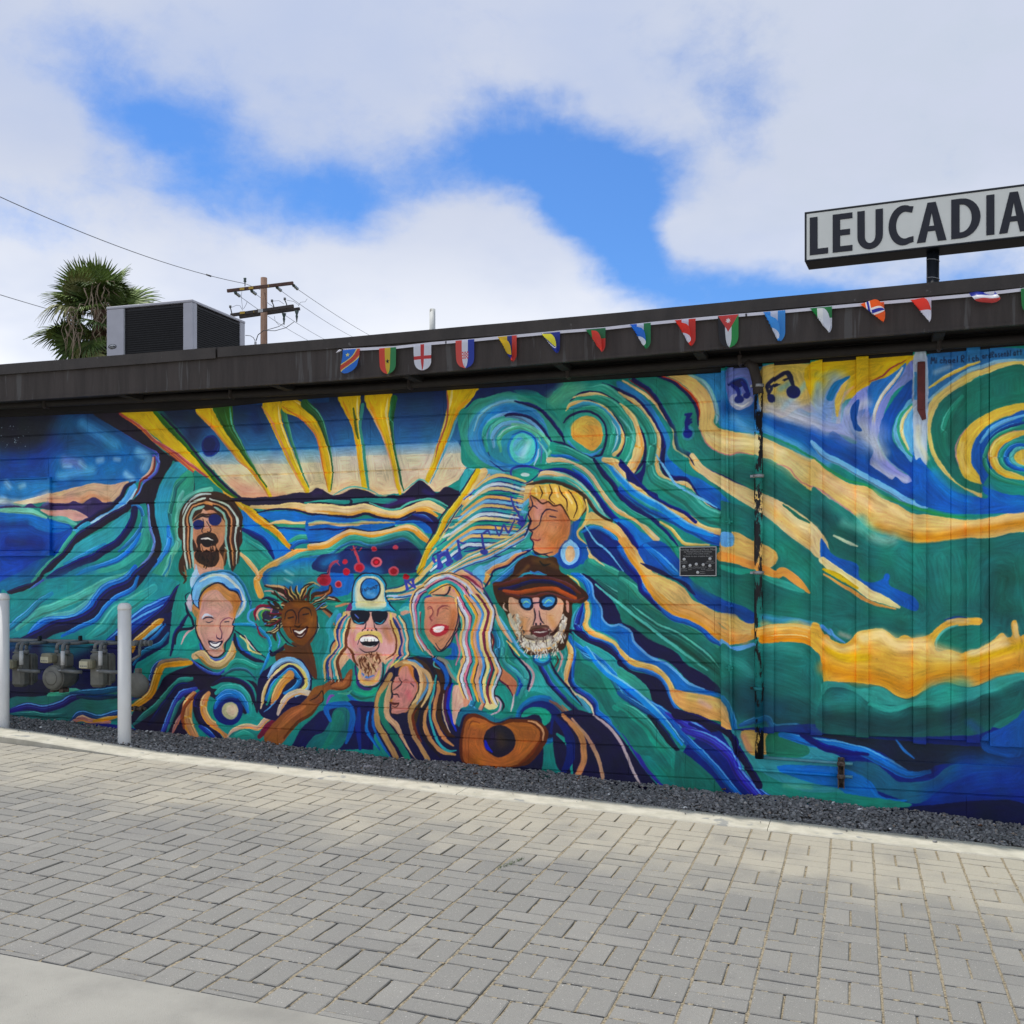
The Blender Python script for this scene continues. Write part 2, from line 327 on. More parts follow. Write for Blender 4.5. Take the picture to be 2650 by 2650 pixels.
MURAL = """
# ---- base left sky (tile A)
g A 16204a 3b86cc 0 0,60 1200,60 1300,300 1560,480 1560,600 1520,720 1380,800 1000,1000 500,1000 0,1020
b A 1d3f96 420 100,620 500,560
b A 10121c 330 0,200 250,180 480,130
b A 10121c 200 0,330 200,360 350,330
b A 22588f 260 700,250 900,300 1150,420
b A 2f7cc4 200 600,650 900,620 1300,560
b A 4a90c8 90 820,220 1000,330 1150,430
b A 5ea8dc 70 600,740 800,700 920,680
b A 6a78b8 80 640,590 800,620
b A 8fbce4 40 640,640 700,640
b A 8ac4ea 40 800,610 850,650
b A a0cdee 45 980,590 1020,580
b A a0cdee 35 1150,570 1190,575
b A 9fcdec 50 1260,720 1320,770
b A 3f8ecc 110 60,860 250,850 500,850
b A 9cc8e8 45 80,810 110,850
b A 9cc8e8 40 220,850 255,835
b A 7ab8e4 70 1380,500 1480,560 1440,650
f A 1f4fae 0 0,1060 250,1070 480,1160 720,1250 640,1420 560,1560 430,1720 200,1932 0,1932
f A 2f74c8 0 0,1090 250,1100 480,1170 700,1250 560,1310 400,1280 300,1230 0,1230
b A 14286e 50 20,1228 280,1225
b A 1a2f80 150 100,1430 400,1440
b A 26306a 60 100,1380 350,1430
f A 256a98 0 0,1800 200,1700 330,1600 520,1540 560,1560 430,1720 300,1820 120,1932 0,1932
b A 1f45b0 150 0,1650 200,1620 300,1560
f A c7a890 0 480,960 800,850 960,810 1100,830 1290,795 1220,940 1120,1000 1000,1010 500,1010
f A d8b896 0 150,1010 350,960 520,910 800,850 700,900 500,960 480,1000 300,1020
b A d8946a 60 540,990 680,985 800,985
b A d08a68 50 830,985 900,940 980,970 1080,990
b A d8d0c0 50 0,1000 200,1010 330,990 500,920
b A cfdfe8 60 0,980 60,990
f A 3a2f62 0 0,1052 180,1035 250,1050 320,1015 400,1052 480,1010 620,1015 690,1010 740,990 820,1015 870,985 930,957 980,975 1030,1010 1110,1000 1200,1030 1000,1130 880,1165 820,1110 720,1075 560,1085 400,1060 200,1062 0,1060
b A 5a4a88 22 700,1040 800,1050 900,1000
b A 6a78c0 26 450,1030 500,1010
f A cf9f84 0 420,1075 560,1085 720,1078 820,1110 880,1160 790,1190 640,1170 520,1140
s A 7cc4b0 55 0,1085 200,1085 350,1100 480,1160
s A 66b8ac 60 530,1165 640,1180 760,1220
# dark arch
s A 5b62c8 30 940,110 1150,240 1450,430 1560,490 1580,600 1540,730 1440,820 1400,900 1340,1000 1200,1100
f A 1b1424 0 930,100 1250,60 1400,240 1600,470 1760,580 1900,680 1932,700 1932,900 1750,600 1700,650 1610,800 1560,950 1540,1030 1560,1200 1600,1350 1610,1480 1560,1600 1420,1780 1330,1880 1270,1932 1000,1932 1200,1780 1400,1640 1500,1540 1540,1430 1530,1330 1480,1160 1460,1020 1380,1030 1310,1010 1390,920 1440,820 1560,720 1590,600 1570,500 1450,440 1250,320 1100,230
s A 6a2a34 22 1190,110 1400,240 1580,420 1720,540 1870,660
s A 5b5fc8 34 1530,530 1585,600 1560,700 1500,760 1430,800
s A c8a0a0 30 1530,560 1520,650 1480,720 1400,780
s A 7a3034 22 1545,550 1545,650 1500,730 1410,790 1380,880 1300,1000
s A 58a0dc 80 1330,860 1280,960 1180,1060 1000,1140 850,1220 740,1280,30
s A a8d0ec 26 1360,870 1300,980 1180,1080 1000,1160 860,1230
s A 1b1430 44 1350,800,16 1260,850 1210,950 1100,1060 980,1120 850,1200 740,1260,16
s A 3a94b4 50 880,1220 780,1280 720,1350 640,1450,20
s A 3fa090 40 740,1310 650,1430 560,1560 480,1620 400,1710 320,1800,30
s A 1c142c 78 1310,1010,60 1230,1090 1130,1140 950,1250 800,1340 740,1410 640,1540 540,1620 440,1700,40 400,1760,40 330,1830,50 200,1880,70 60,1932,60
f A 3a9aa8 0 1290,1100 1310,1180 1230,1300 1150,1400 1020,1480 900,1560 750,1640 600,1700 480,1740 560,1640 700,1500 760,1420 900,1340 1050,1270 1180,1160
s A 2f86b8 46 1050,1420 900,1500 760,1570 640,1620
s A 2a6aa8 40 1320,1040 1400,1060 1430,1160 1390,1280 1300,1400 1180,1500
s A 151644 76 1345,1080 1330,1180 1270,1290 1180,1400 1050,1480 930,1560 830,1590 700,1650 580,1710 470,1755,30
s A 2f8a94 60 1440,1160 1440,1300 1390,1400 1250,1530 1130,1600
s A 2b78d0 50 1400,1320 1330,1440 1200,1560 1000,1640 850,1690 760,1750
f A 3fa496 0 1470,1150 1500,1350 1460,1480 1370,1560 1240,1650 1100,1720 950,1780 700,1932 200,1932 350,1840 500,1790 700,1760 900,1700 1150,1620 1300,1530 1400,1420 1440,1290
b A 2f7fae 120 480,1830 700,1760 900,1700
s A 4a5ab8 40 430,1780 330,1860 240,1932
s A 6f86d0 30 1480,1030 1500,1250 1540,1400 1500,1540 1400,1640
f A 3a96b4 0 1750,600 1880,670 1760,800 1730,900 1700,1100 1700,1250 1740,1400 1700,1470 1640,1540 1560,1650 1430,1800 1380,1870 1480,1720 1600,1560 1620,1440 1600,1330 1550,1150 1550,1000 1620,800
s A 3f8ae0 60 1680,1250 1690,1400 1640,1520 1540,1640
f A 3a9a84 0 1880,680 1932,720 1932,900 1850,960 1820,1100 1800,1300 1810,1430 1750,1500 1700,1600 1660,1720 1560,1840 1480,1932 1360,1932 1500,1740 1640,1560 1740,1430 1740,1300 1690,1150 1720,900 1760,790
s A 256f70 50 1850,760 1760,850 1740,950 1700,1100 1710,1250
s A 69bcae 60 1830,900 1790,1000 1790,1200 1780,1400 1720,1520 1660,1700 1560,1850
s A 2f7fa0 20 1710,1530 1690,1640 1630,1740 1560,1830
# Z tile lower-left
f Z 2a8a90 0 0,320 100,310 300,250 450,170 900,120 1200,80 1500,150 1700,250 1650,500 1500,900 1300,1000 1100,1100 0,1100
s Z 4fa8a0 80 1300,60 1150,150 1000,190 850,260 700,340 500,420 300,500 150,620
s Z 2c7fa0 60 470,300 350,380 250,480 100,600 0,680
s Z 5aa8b8 60 880,280 800,380 650,480 450,520 300,620
s Z 2468c8 80 1230,60 1150,170 950,260 870,350 800,450 650,540 420,560 330,620 240,710
s Z 17163c 110 1400,0,60 1270,130 1180,230 1040,290 930,370 870,470 720,560 500,610 350,690 200,760
s Z 2f74cc 44 1250,150 1200,260 1050,340 960,420 870,540 700,620 560,690
s Z 3aa0a0 120 1400,250 1200,380 1050,470 950,600 800,700
s Z 2a4fa8 90 1600,320 1450,400 1300,480 1150,600 1000,720
s Z 1d3f9e 120 1550,400 1400,500 1250,580 1100,680 960,760
s Z 17163c 90 1700,200 1620,280 1560,380 1480,480 1350,580 1200,700 900,850 700,880
f Z 141a4c 0 80,740 350,740 900,770 1200,700 1400,520 1600,470 1640,560 1560,700 1540,850 1400,900 1250,960 1180,1180 1150,1280 700,1200 300,1240 80,1260
b Z 2a7a8a 90 420,800 600,830 780,780
b Z 1f5a80 70 90,770 250,760
s Z c08a38 60 1200,830,20 1230,740 1330,660 1430,570 1480,540,20
s Z 62b0dc 30 1300,720 1400,640 1470,580
s Z 2b6fc0 30 1340,740 1420,680 1500,580
f Z 0e1030 0 80,1100 500,1100 420,1240 80,1260
f Z 2a8c86 0 1560,470 1640,200 1756,200 1756,900 1600,880 1480,900 1400,960 1350,1100 1320,1250 1200,1200 1230,960 1300,900 1500,780 1540,700
s Z 171848 40 1700,500 1640,600 1590,680 1550,860
s Z 246a96 40 1530,660 1450,760 1300,830 1210,950
f Z 256a66 0 80,1260 300,1240 420,1230 640,1200 900,1190 1100,1160 1300,1240 1200,1380 900,1480 80,1440
s Z 4fb09a 50 440,1225 650,1190 760,1195
s Z 1a4f78 60 640,1210 800,1200 950,1190 1150,1150
s Z 241f6c 66 80,1370 250,1330 400,1350 550,1310 650,1250 760,1230
s Z 12304c 40 700,1240 850,1250 1000,1240 1150,1230
s Z 1d5a5a 50 100,1400 300,1400 450,1420 600,1400
s Z 18366a 60 640,1480 700,1410 780,1400 900,1430 1060,1390 1200,1350
s Z b07a78 50 650,1478 740,1435 830,1460 1000,1470
s Z c08a38 36 850,1460 960,1440 1080,1420
f Z 24277a 0 660,1500 900,1480 1100,1500 1300,1560 1000,1530
# arm of first singer, tile F bottom left
s F 27306a 60 620,950 420,1000 350,1130 330,1250 160,1350
s F c08a35 82 750,985,40 620,985 480,1000 420,1080 390,1180 350,1290 290,1350 160,1440,60
s F 7a6a58 30 720,955 600,955 480,970 410,1030
f F 1a1230 0 170,1480 330,1360 430,1230 500,1110 750,1010 800,970 1000,1090 1200,1150 1400,1200 1420,1480 1300,1500 900,1300 800,1250 760,1400 700,1700 300,1700 160,1600
s F 246a68 60 760,1145 640,1170 560,1240 470,1340 400,1420 300,1500 180,1600
s F 17163e 80 780,1200 640,1230 560,1320 440,1480 330,1600
s F 2f8a84 40 760,1140 640,1150 580,1200
s F 3a44a4 60 800,1240 660,1290 580,1400 500,1600 450,1700
s F 256a70 40 680,1330 620,1400 580,1500 500,1700
s F a86a74 40 660,1490 600,1600 560,1700
s F c08860 110 780,1300,60 720,1400 710,1500 720,1600 800,1740,90
s F 8a4a30 40 800,1300 690,1420 660,1540 680,1640
s F 1a1436 90 900,1270 830,1330 810,1440 850,1560 960,1650 1050,1750
s F c08860 75 930,1290,40 880,1370 880,1480 940,1580 1040,1640 1110,1720
s F 2a3a9c 60 840,1620 920,1680 1000,1740
f F 2a9088 0 960,1240 1050,1150 1200,1140 1330,1180 1400,1300 1400,1480 1500,1500 1600,1440 1700,1440 1650,1560 1500,1600 1400,1620 1200,1620 1120,1700 1000,1560 1300,1500 1350,1300
s F 1a1436 50 960,1210 1080,1150 1250,1180 1340,1270 1400,1430
s F 2f9a98 60 1000,1290 1090,1230 1230,1240 1320,1340 1350,1480
s F 2f76c0 60 1010,1340 1100,1280 1210,1290 1290,1390 1320,1480
e F 17266c 0 1120,1460 150,150
s F 2560b0 50 990,1440 1030,1360 1120,1310 1220,1330
e F a8a884 0 1140,1465 84,86
e F c8b8a0 0 1160,1462 58,60
e F d8c0a8 0 1175,1462 30,38
# bottom dome near gravel
s F c09a78 50 1110,1760 1180,1660 1320,1620 1420,1640 1500,1560 1600,1500
e F 2a7a78 0 1280,1760 160,110
s F 2f8f84 60 1170,1730 1280,1690 1370,1720
s F 6a1f38 80 1430,1730,40 1520,1640 1620,1560 1700,1500
# headland behind arms
f F 141440 0 1430,1480 1420,1150 1560,1010 1700,930 1932,930 1932,1500 1750,1480 1650,1540 1560,1560

# ---- tile B/C sunset sky
f C 1b3f70 0 -900,150 1932,60 1932,900 -500,900
g B 15264c 3f86c0 0 60,60 2000,0 2000,520 450,520
b B 14223c 200 150,150 400,160 380,330
b B 15305c 120 850,100 1000,150 1050,250
g B 5a9acc d0c8b0 0 430,500 2000,470 2000,640 560,680
g B cfc8b0 d8c090 0 540,630 2000,600 2000,930 1450,930 1200,980 900,990 700,800
b B d09a70 110 780,820 900,880 1150,950
b B d8966a 60 860,930 1000,960 1280,940
g C 15274e 3a76b0 0 200,180 1600,100 1500,660 200,690
g C 5a94c4 c8c4b4 0 200,680 1480,620 1560,760 200,830
g C c8c4b2 d8bc84 0 200,780 1600,740 1560,900 1500,1010 1300,1130 200,1180
b C d8b070 60 260,1120 400,1060 550,1080
b C d8b070 50 640,1110 760,1160
b C d8b878 50 980,1090 1080,1010
e B 1e2a6a 0 560,440 92,108
e B 182050 0 545,420 60,70
s B 2a4a9a 12 470,480 520,540 600,530 640,440
# big ray 1
f A b8a010 0 1200,100 1530,70 1932,520 1932,700 1760,560 1500,300
f B b8a010 0 -250,70 0,110 130,210 340,450 560,700 760,900 940,1040 1130,1190 1240,1290 1330,1390 1400,1500 1370,1515 1270,1400 1150,1290 1050,1230 880,1080 690,900 500,730 330,570 100,420 0,340 -300,100
s A a84a48 40 1200,120 1400,250 1600,430 1750,540 1932,700
s B a84a58 40 0,390 200,510 350,620 520,750
s B d8a030 40 690,900 880,1060 1000,1170 1150,1270
s A 2f6a20 50 1530,80 1700,270 1932,510
s B 2f6a20 60 0,100 150,240 380,490 560,710 700,860 850,970
s B 14183c 26 60,120 300,370 470,590 620,750 760,890 900,990
s B c88a28 50 900,1060 1100,1220 1250,1330 1380,1490
s B 1c2a50 14 980,1060 1130,1190 1260,1290 1340,1400 1400,1490
# ray 2
s B b8982a 140 490,60,180 640,250,130 750,400,110 880,560,80 1010,720,60 1100,850,50 1180,980,30
s B 2f5f22 90 680,50,220 740,250,110 830,400,80 900,530,50 1010,690,24 1120,850,14
s B c08058 14 420,100 600,290 750,480 850,600 1000,720 1100,880 1160,980
# ray 3
s B b8982a 130 1170,40,200 1210,200,130 1290,400,100 1380,600,80 1460,760,70 1520,890,50
s B c89060 20 1070,50 1170,200 1240,360 1340,560 1440,780 1510,900
s B 3a7a5a 40 1290,100,70 1340,300,40 1410,520,26 1490,740,16 1540,860,10
# ray 4
s B b8982a 120 1340,30,170 1520,130,120 1640,280,90 1690,450,90 1730,640,90 1750,890,30
s B 2a5a30 60 1500,20,90 1640,160,70 1720,380,40 1765,560,20 1780,700,16 1765,880,12
s B c87840 14 1280,50 1450,160 1590,300 1650,480 1690,700 1735,880
# ray 5
s C b09424 150 400,190,240 430,330,140 470,500,80 500,700,70 530,900,60 550,1090,50
s C 4a5a20 30 440,300 470,500 490,600
s C 3a8a80 20 530,260,40 510,450,30 540,700,30 570,930,30 590,1110,20
# ray 6
s C b09424 170 690,190,300 710,350,180 760,530,110 810,700,80 850,900,60 905,1150,30
s C 1f5a30 40 850,200,70 820,400,50 830,550,30 860,750,24 900,930,24 940,1120,16
s C c8a070 14 600,300 720,560 800,800 880,1130
# ray 7
s C b09424 170 1530,130,340 1460,260,160 1400,420,110 1340,600,90 1270,800,70 1180,1020,50
s C a85a50 18 1375,130 1385,300 1370,440 1310,600 1260,780
s C 5aa4c0 20 1640,200 1500,360 1420,560 1340,760 1210,1050
# distant coast
f C 1e1636 0 -900,1200 -350,1180 -120,1140 0,1140 90,1090 220,1160 320,1150 430,1100 560,1120 700,1180 830,1160 920,1165 1050,1050 1110,1020 1190,1070 1270,1145 1360,1080 1440,1100 1500,1120 1560,1060 1640,920 1700,950 1500,1250 1400,1300 1200,1200 900,1320 700,1310 400,1290 0,1230 -600,1240
b C 3a2560 40 40,1150 120,1130
b C 2f2a70 40 1150,1120 1230,1160
s C 5aa8a0 14 240,1165 330,1110 430,1080 560,1100 720,1170
s C 5ab0a8 14 940,1130 1060,1030 1120,1012 1190,1050
f C 2a8a84 0 0,1215 300,1200 850,1195 800,1250 600,1240 500,1250 300,1250 0,1245
f B 1d1838 0 880,980 1500,980 1932,960 1932,1050 1600,1020 1200,1030 1000,1060
s B 2a8a84 40 1500,1010,14 1700,1000 1932,1000
b C 4a2a80 40 740,1290 880,1230 1040,1210
s C 0e1028 20 0,1245 150,1245 300,1270 480,1255 590,1240 700,1280 830,1310
# sea bands
s B d0b070 70 960,1050,30 1200,1050,50 1400,1040,70 1600,1090,90 1800,1110,80 1932,1110,80
s C d8bc84 100 0,1290,90 200,1300,90 400,1320,90 560,1290,80 700,1340,90 850,1360,80 1000,1310,70 1100,1270,70 1200,1260,80 1330,1320,60
s C d89a38 46 200,1355 400,1360 550,1330 700,1365 860,1385 960,1360 1080,1310 1180,1310 1280,1370
s C 5ab0a4 20 600,1240 760,1300 880,1300 1000,1240 1180,1200 1300,1230 1390,1280
s C 15163c 26 0,1350 200,1370 420,1380 560,1350 700,1390 860,1410 960,1380 1060,1330
s B 14163c 20 1020,1110 1200,1070 1400,1080 1550,1120 1700,1140 1932,1150
f B 2a72c4 0 1030,1120 1200,1090 1380,1090 1520,1130 1932,1170 1932,1190 1500,1210 1200,1190
s B d8b878 36 1150,1220 1280,1200 1440,1220 1650,1190 1750,1200 1932,1210
s B 3fa08c 30 1200,1230 1350,1240 1500,1240 1650,1230 1800,1240 1932,1230
s B 1a2f78 20 1230,1260 1450,1270 1600,1290 1720,1260 1932,1250
f B 2a78cc 0 1250,1270 1600,1300 1750,1270 1932,1260 1932,1300 1700,1420 1500,1400 1350,1420 1290,1330
s B 3a9a84 50 1340,1400 1450,1350 1600,1370 1750,1360
s B 1d54a4 50 1360,1460 1450,1400 1560,1400
f C 2a6cc0 0 0,1380 450,1400 700,1400 860,1420 1000,1380 1200,1430 1220,1550 900,1470 600,1530 400,1500 200,1600 0,1640
s C 8ac0a8 24 0,1450 100,1430 250,1450 420,1450 520,1430 640,1440 850,1440,8
s C c8b070 26 0,1460 130,1440 280,1460 460,1460 560,1440 850,1440,8
s C 151c5c 18 0,1510 150,1500 240,1510 400,1490
s C 0f1230 14 0,1640 200,1620 350,1520 430,1500 620,1530 780,1500 900,1460 1000,1450
f C 201a4a 0 1000,1380 1090,1330 1220,1350 1290,1420 1250,1560 1200,1480 1100,1420 900,1420
s C 2a3a90 40 1040,1360 1150,1380 1230,1430
s C 55b0a0 30 860,1470 1000,1460 1100,1500 1200,1600
f B 2d78cc 0 870,1080 980,1180 1130,1310 1270,1420 1370,1510 1210,1590 1160,1480 1050,1350 900,1280
s B 16266c 60 880,1280 1030,1350 1130,1440 1190,1560
s B 2f9690 50 890,1350 1000,1430 1100,1500 1180,1590
f B 349a8c 0 860,1370 960,1440 1070,1520 1170,1620 1100,1660 1000,1650 900,1550 830,1470
s B d09a40 70 1932,1310,60 1750,1450,60 1560,1490,50 1400,1510 1300,1570 1150,1650 1060,1720 1020,1800 1060,1932
s B d8b070 50 860,1520 940,1600 1010,1690 1040,1760
s C d89a38 60 0,1680,50 180,1660 300,1590 400,1540 600,1560 800,1540 950,1490 1050,1510 1150,1590 1200,1640,30
s C e0c080 26 0,1665 160,1640 300,1560 420,1520 620,1545 800,1520 950,1475 1080,1520
s C 3a9c8c 60 0,1740 200,1720 350,1620 450,1590 650,1620 900,1560 1000,1570 1120,1680
s B 3a9c8c 60 1932,1430 1780,1510 1650,1510 1480,1530 1340,1600 1180,1690
s C 2a6a94 30 0,1780 200,1760 320,1680 450,1630 620,1670 800,1640 950,1610 1080,1700
f B 2566b8 0 1100,1720 1250,1640 1450,1570 1600,1560 1932,1560 1932,1932 1300,1880 1120,1850 1090,1780
b B 3a8ad0 100 1300,1640 1500,1640 1640,1660
b B 3aa094 140 1200,1780 1500,1720 1650,1720 1550,1800
s B 2a6a94 20 1250,1640 1120,1690 1080,1770 1130,1850 1300,1850
b B a0d4d8 22 1310,1690 1380,1730
b B a0d4d8 18 1300,1770 1370,1810
f C 1c3068 0 100,1770 300,1740 420,1660 620,1690 850,1650 1000,1630 1120,1760 1120,1932 100,1932
b C 1a1644 170 650,1780 900,1720 1000,1780
b C 1b1338 100 900,1850 1000,1850
b C 2f7ab0 80 250,1800 150,1850
b C 2a70a8 70 700,1932 500,1900
# fan of music between ray8 and head (tile C/D)
f C 3a9aa0 0 1640,900 1932,950 1932,1932 1100,1932 1200,1750 1300,1600 1500,1200
f D 3a9aa0 0 0,1000 450,1000 500,1100 640,1140 640,1500 680,1800 640,1850 0,1932
s D 6ab8d0 60 20,950 200,1010 400,1010
s C d8b870 70 1740,940,90 1600,1130 1560,1180
s C b8940c 60 1680,920,60 1600,1080 1480,1250 1360,1400 1290,1560 1190,1700 1130,1850 1100,1932
s C d8c070 24 1730,930 1620,1110 1500,1290 1400,1440 1300,1640 1180,1800
s C 1e1a40 14 1660,905 1560,1070 1420,1250 1300,1400 1230,1560 1150,1690
s C d8a868 30 1800,960 1700,1070 1600,1160
s C 17205c 12 1820,970 1650,1150 1500,1290 1400,1440 1300,1580
s C 3aa090 40 1450,1450 1350,1600 1230,1700
s D d8a850 70 480,1120 350,1130 200,1200 60,1290 0,1330
s D 232a68 26 510,1110 380,1110 250,1150 150,1170
s D 8ab4dc 30 430,1040 300,1050 200,1100 100,1200 0,1280
s D 3a3f98 16 440,1030 280,1050 120,1190 0,1290
s D 3a98a0 30 450,1200 250,1250 100,1340
s D 17205c 14 460,1240 300,1250 140,1320 0,1390
s D d8a850 60 430,1330 280,1310 130,1350 20,1400
s D c8b890 34 360,1420 200,1400 0,1420
s D 1f2a70 16 400,1390 300,1360 150,1370 0,1420
s D a0c8d4 26 330,1380 200,1380 60,1410
s D 232f78 14 300,1440 150,1410 0,1430
s D 3aa094 40 270,1490 150,1460 0,1470
s D 232f78 14 280,1530 150,1480 0,1500
s D c8b088 40 200,1580 100,1540 0,1550
s D 4ab0b0 40 240,1540 120,1500 0,1510
s D 232f78 14 200,1600 100,1560 0,1570
s D c8d8e0 46 100,1700 30,1680 0,1690
s D 232f78 14 120,1720 60,1740 0,1750
s C c8d8e0 40 1640,1650 1550,1560 1450,1540 1340,1590
s C 3a9c90 50 1480,1620 1380,1640 1280,1690
s C 232f78 12 1650,1660 1540,1600 1400,1600 1270,1680
s C 4ab0b0 40 1700,1570 1550,1530 1400,1540
s C 232f78 12 1690,1600 1560,1500 1420,1490 1350,1540
s C d8c8a0 40 1720,1500 1560,1470 1400,1490
s C 3a9c98 40 1790,1440 1600,1420 1450,1430
s C 232f78 12 1800,1500 1640,1440 1450,1460
s C c8c0a0 36 1850,1370 1700,1350 1550,1370 1440,1400
s C d8b060 60 1932,1090 1750,1140 1620,1240 1540,1300
s C 3a9c98 30 1932,1180 1750,1220 1600,1320
s C d8b870 60 1932,1250 1800,1260 1650,1300 1560,1360
s C 232f78 14 1932,1170 1780,1200 1640,1290 1560,1330
s C 232f78 14 1932,1290 1780,1280 1620,1340 1450,1390
s C 2a2458 20 1932,1040 1850,1070 1750,1100
# lower fan to shoulder
s D d0b06a 50 640,1150,130 600,1250,120 560,1330,110 520,1420,100 480,1540,100 400,1640,90 260,1740,60
s D 6ab0d8 50 640,1290 560,1390 640,1420
s D 3a9c94 70 630,1440 560,1560 450,1680 300,1790 150,1840
s D 2f3a90 20 640,1420 580,1560 500,1640 400,1700 250,1740 120,1790 0,1810
s D a4d0e8 60 650,1560,60 600,1640 500,1720 380,1760
s D 18205c 18 650,1540 620,1630 560,1680 400,1760
s D d8a060 50 180,1830 60,1850 0,1880
s D 232f78 14 340,1800 200,1860 80,1870 0,1900
s D 3a9c8c 120 650,1700 500,1790 350,1860 150,1900
s D a0c8e8 40 670,1790 500,1800 400,1860 300,1932
s D 17164c 20 680,1780 560,1850 440,1932
s H 3a9c94 80 680,40,60 480,80 300,160 150,200 0,240
s H 202f80 14 670,90 500,110 400,150 280,160 150,170 0,210
s H 78b4e0 70 560,100 400,180 250,260 100,310
s H c88a60 46 620,110,20 520,150 420,230 300,270 200,360 240,420
s H d8a850 60 170,330 230,360 240,420
s H 17164c 20 660,100 540,160 450,240 300,300 270,360 220,450 180,460
s H 2f8aa0 60 650,130 520,230 400,330 290,380
s H 3470b0 50 600,170 480,290 350,400 290,420
# swirl 1 (tile D)
f D 2a8a80 0 -60,440 60,330 250,220 500,220 700,290 850,420 960,520 1000,600 1050,740 860,900 820,950 480,990 250,970 0,950 -30,700
e D 3a8c84 0 400,600 420,400
f D 3a9484 0 -40,600 50,420 250,300 480,270 700,310 900,460 1000,590 1040,750 900,700 700,900 480,990 200,970 50,850
e D 4a90c8 0 440,640 400,350
e D 3a84c4 0 470,640 330,310
b D 4aa0c0 60 60,640 110,460 300,320 500,290
s D 7ab4d0 30 100,600 160,440 320,330 500,300 650,330
s D 17184c 34 510,300,14 640,330 770,390 880,510 980,640 1040,760
e D 3a94b0 0 520,680 340,250
s D 74a8d8 60 210,700 240,540 360,450 520,440 680,520 800,640
s D 17184c 30 370,470,8 450,435 560,435 680,480 780,570 850,670 900,740
s D 17184c 10 370,470 240,520 190,640 190,720 260,850
s D 3aa49a 50 230,800 200,640 260,520 400,460
s D 5ab4a8 40 270,690 290,560 400,490 540,490
s D 74b0dc 50 300,760 290,650 380,540 520,520 650,560
s D 5ab89c 50 370,800 350,680 430,590 560,560 680,610 760,690
s D 70c0a8 40 480,530 640,560 780,640 870,760 830,860
s D a0c8d8 14 340,660 420,580 540,545
e D 3a88cc 0 590,770 160,170
e D 5ac0c0 0 585,775 130,150
e D 6ab4dc 0 560,760 70,100
b D b0d8e4 60 580,850 620,780 640,720
b D 4aa890 50 520,780 600,700
s D 2a4a9c 10 480,640 590,610 690,660 730,760 690,900
s D 5a6ab8 14 730,660 780,780 770,920
s D 78bcc0 20 740,700 830,820 820,930
s D 9ab8d8 20 700,940 740,850 750,780
s D 22307c 12 260,900 380,990 480,1000
b D 182a5c 60 200,190 400,170 700,190
f D 1a2a5c 0 170,180 500,130 980,120 900,200 830,270 700,200 520,190 300,240 120,290 60,340 0,380 100,260
b D 3a9a94 60 930,220 1100,170 1000,300
# swirl 2 (sun)
f D 2f8c80 0 860,280 1000,160 1300,120 1500,150 1700,300 1850,500 1932,700 1932,1200 1800,1150 1680,1040 1600,900 1380,830 1050,760 980,560 900,400
b D 5aa890 130 1000,190 1150,180 900,280
s D 17184c 36 1380,130,20 1500,170 1620,260 1730,380 1850,480 1932,570
s D c8b878 14 1370,150 1500,190 1620,290 1700,400 1800,500 1900,620
s D 3a9a8c 120 1250,190 1400,190 1550,300 1680,430 1780,560 1850,720 1870,900
s D 17184c 28 1060,300,10 1200,215 1350,225 1480,280 1600,370 1700,480 1770,600 1810,720 1800,880 1700,1020,30
s D d0b878 40 1090,270,10 1250,230 1400,260 1520,330 1620,430
s D d0b06c 100 1560,330,24 1640,440 1700,540 1740,700 1740,820 1680,960 1690,1030,20
s D dca050 34 1740,560 1780,700 1780,820 1720,960
s D 2f8f80 110 1130,270,20 1330,270,60 1480,340 1570,440 1650,560 1660,700 1620,850,120
s D 62b8b4 30 1560,460 1680,620 1680,780 1600,930
s D 17184c 26 1140,300,8 1260,300 1380,350 1480,430 1560,540 1600,650 1590,760 1540,850
s D d0b06c 34 1020,400,10 1060,340 1150,310 1280,320 1400,360 1480,450 1560,580 1590,680 1560,780 1500,840
s D 3a90b0 50 1060,380 1200,330 1350,360 1450,450 1530,560 1540,680 1500,800
s D 3aa090 50 1130,390 1300,370 1420,450 1480,560 1480,700 1440,830
s D a0c8d4 14 1480,500 1530,600 1530,700 1480,820
s D 17184c 24 1000,520 1050,460 1150,410 1270,410 1360,470 1410,560 1420,680 1390,800 1350,850 1200,840
e D 3aa094 0 1210,620 205,205
s D 4a94d8 30 1040,700 1150,810 1280,840 1380,780
e D d0ac48 0 1225,590 155,140
f D d8a040 0 1100,560 1300,540 1380,600 1370,720 1280,800 1180,740 1080,660
b D dcb850 70 1120,560 1200,600
# spray behind: dark wedge between swirls
f D 1a1f68 0 1560,880 1640,960 1680,1040 1760,1000 1810,880 1850,900 1780,1100 1820,1180 1932,1230 1932,1300 1750,1180 1640,1100

# ==== hair waves from the horn player / right hill bands
f D 2b9088 0 860,740 1000,740 1200,830 1400,1000 1560,1250 1760,1400 1932,1530 1932,1932 1240,1932 1200,1450 1100,1200
# hat brim bands
s D 17184c 24 900,700 1000,730 1150,810 1290,880 1400,880
s D 2b9080 90 890,760,70 1040,800 1200,880 1330,980 1430,1120 1520,1250 1640,1340 1800,1450 1932,1560
s D 2566b8 40 880,840 1040,860 1150,900
f D 3a94c4 0 1310,880 1400,860 1560,930 1600,1050 1640,1150 1932,1330 1932,1480 1700,1380 1560,1250 1500,1080 1400,960
s D d0b06c 90 1400,890,50 1520,930 1580,1040 1600,1130,60 1700,1190 1800,1250 1932,1360
s D 2a8a8a 60 1330,900 1440,1010 1540,1150 1600,1250 1760,1340 1932,1440
s D 2b78cc 50 1570,1150 1680,1270 1800,1340 1932,1420
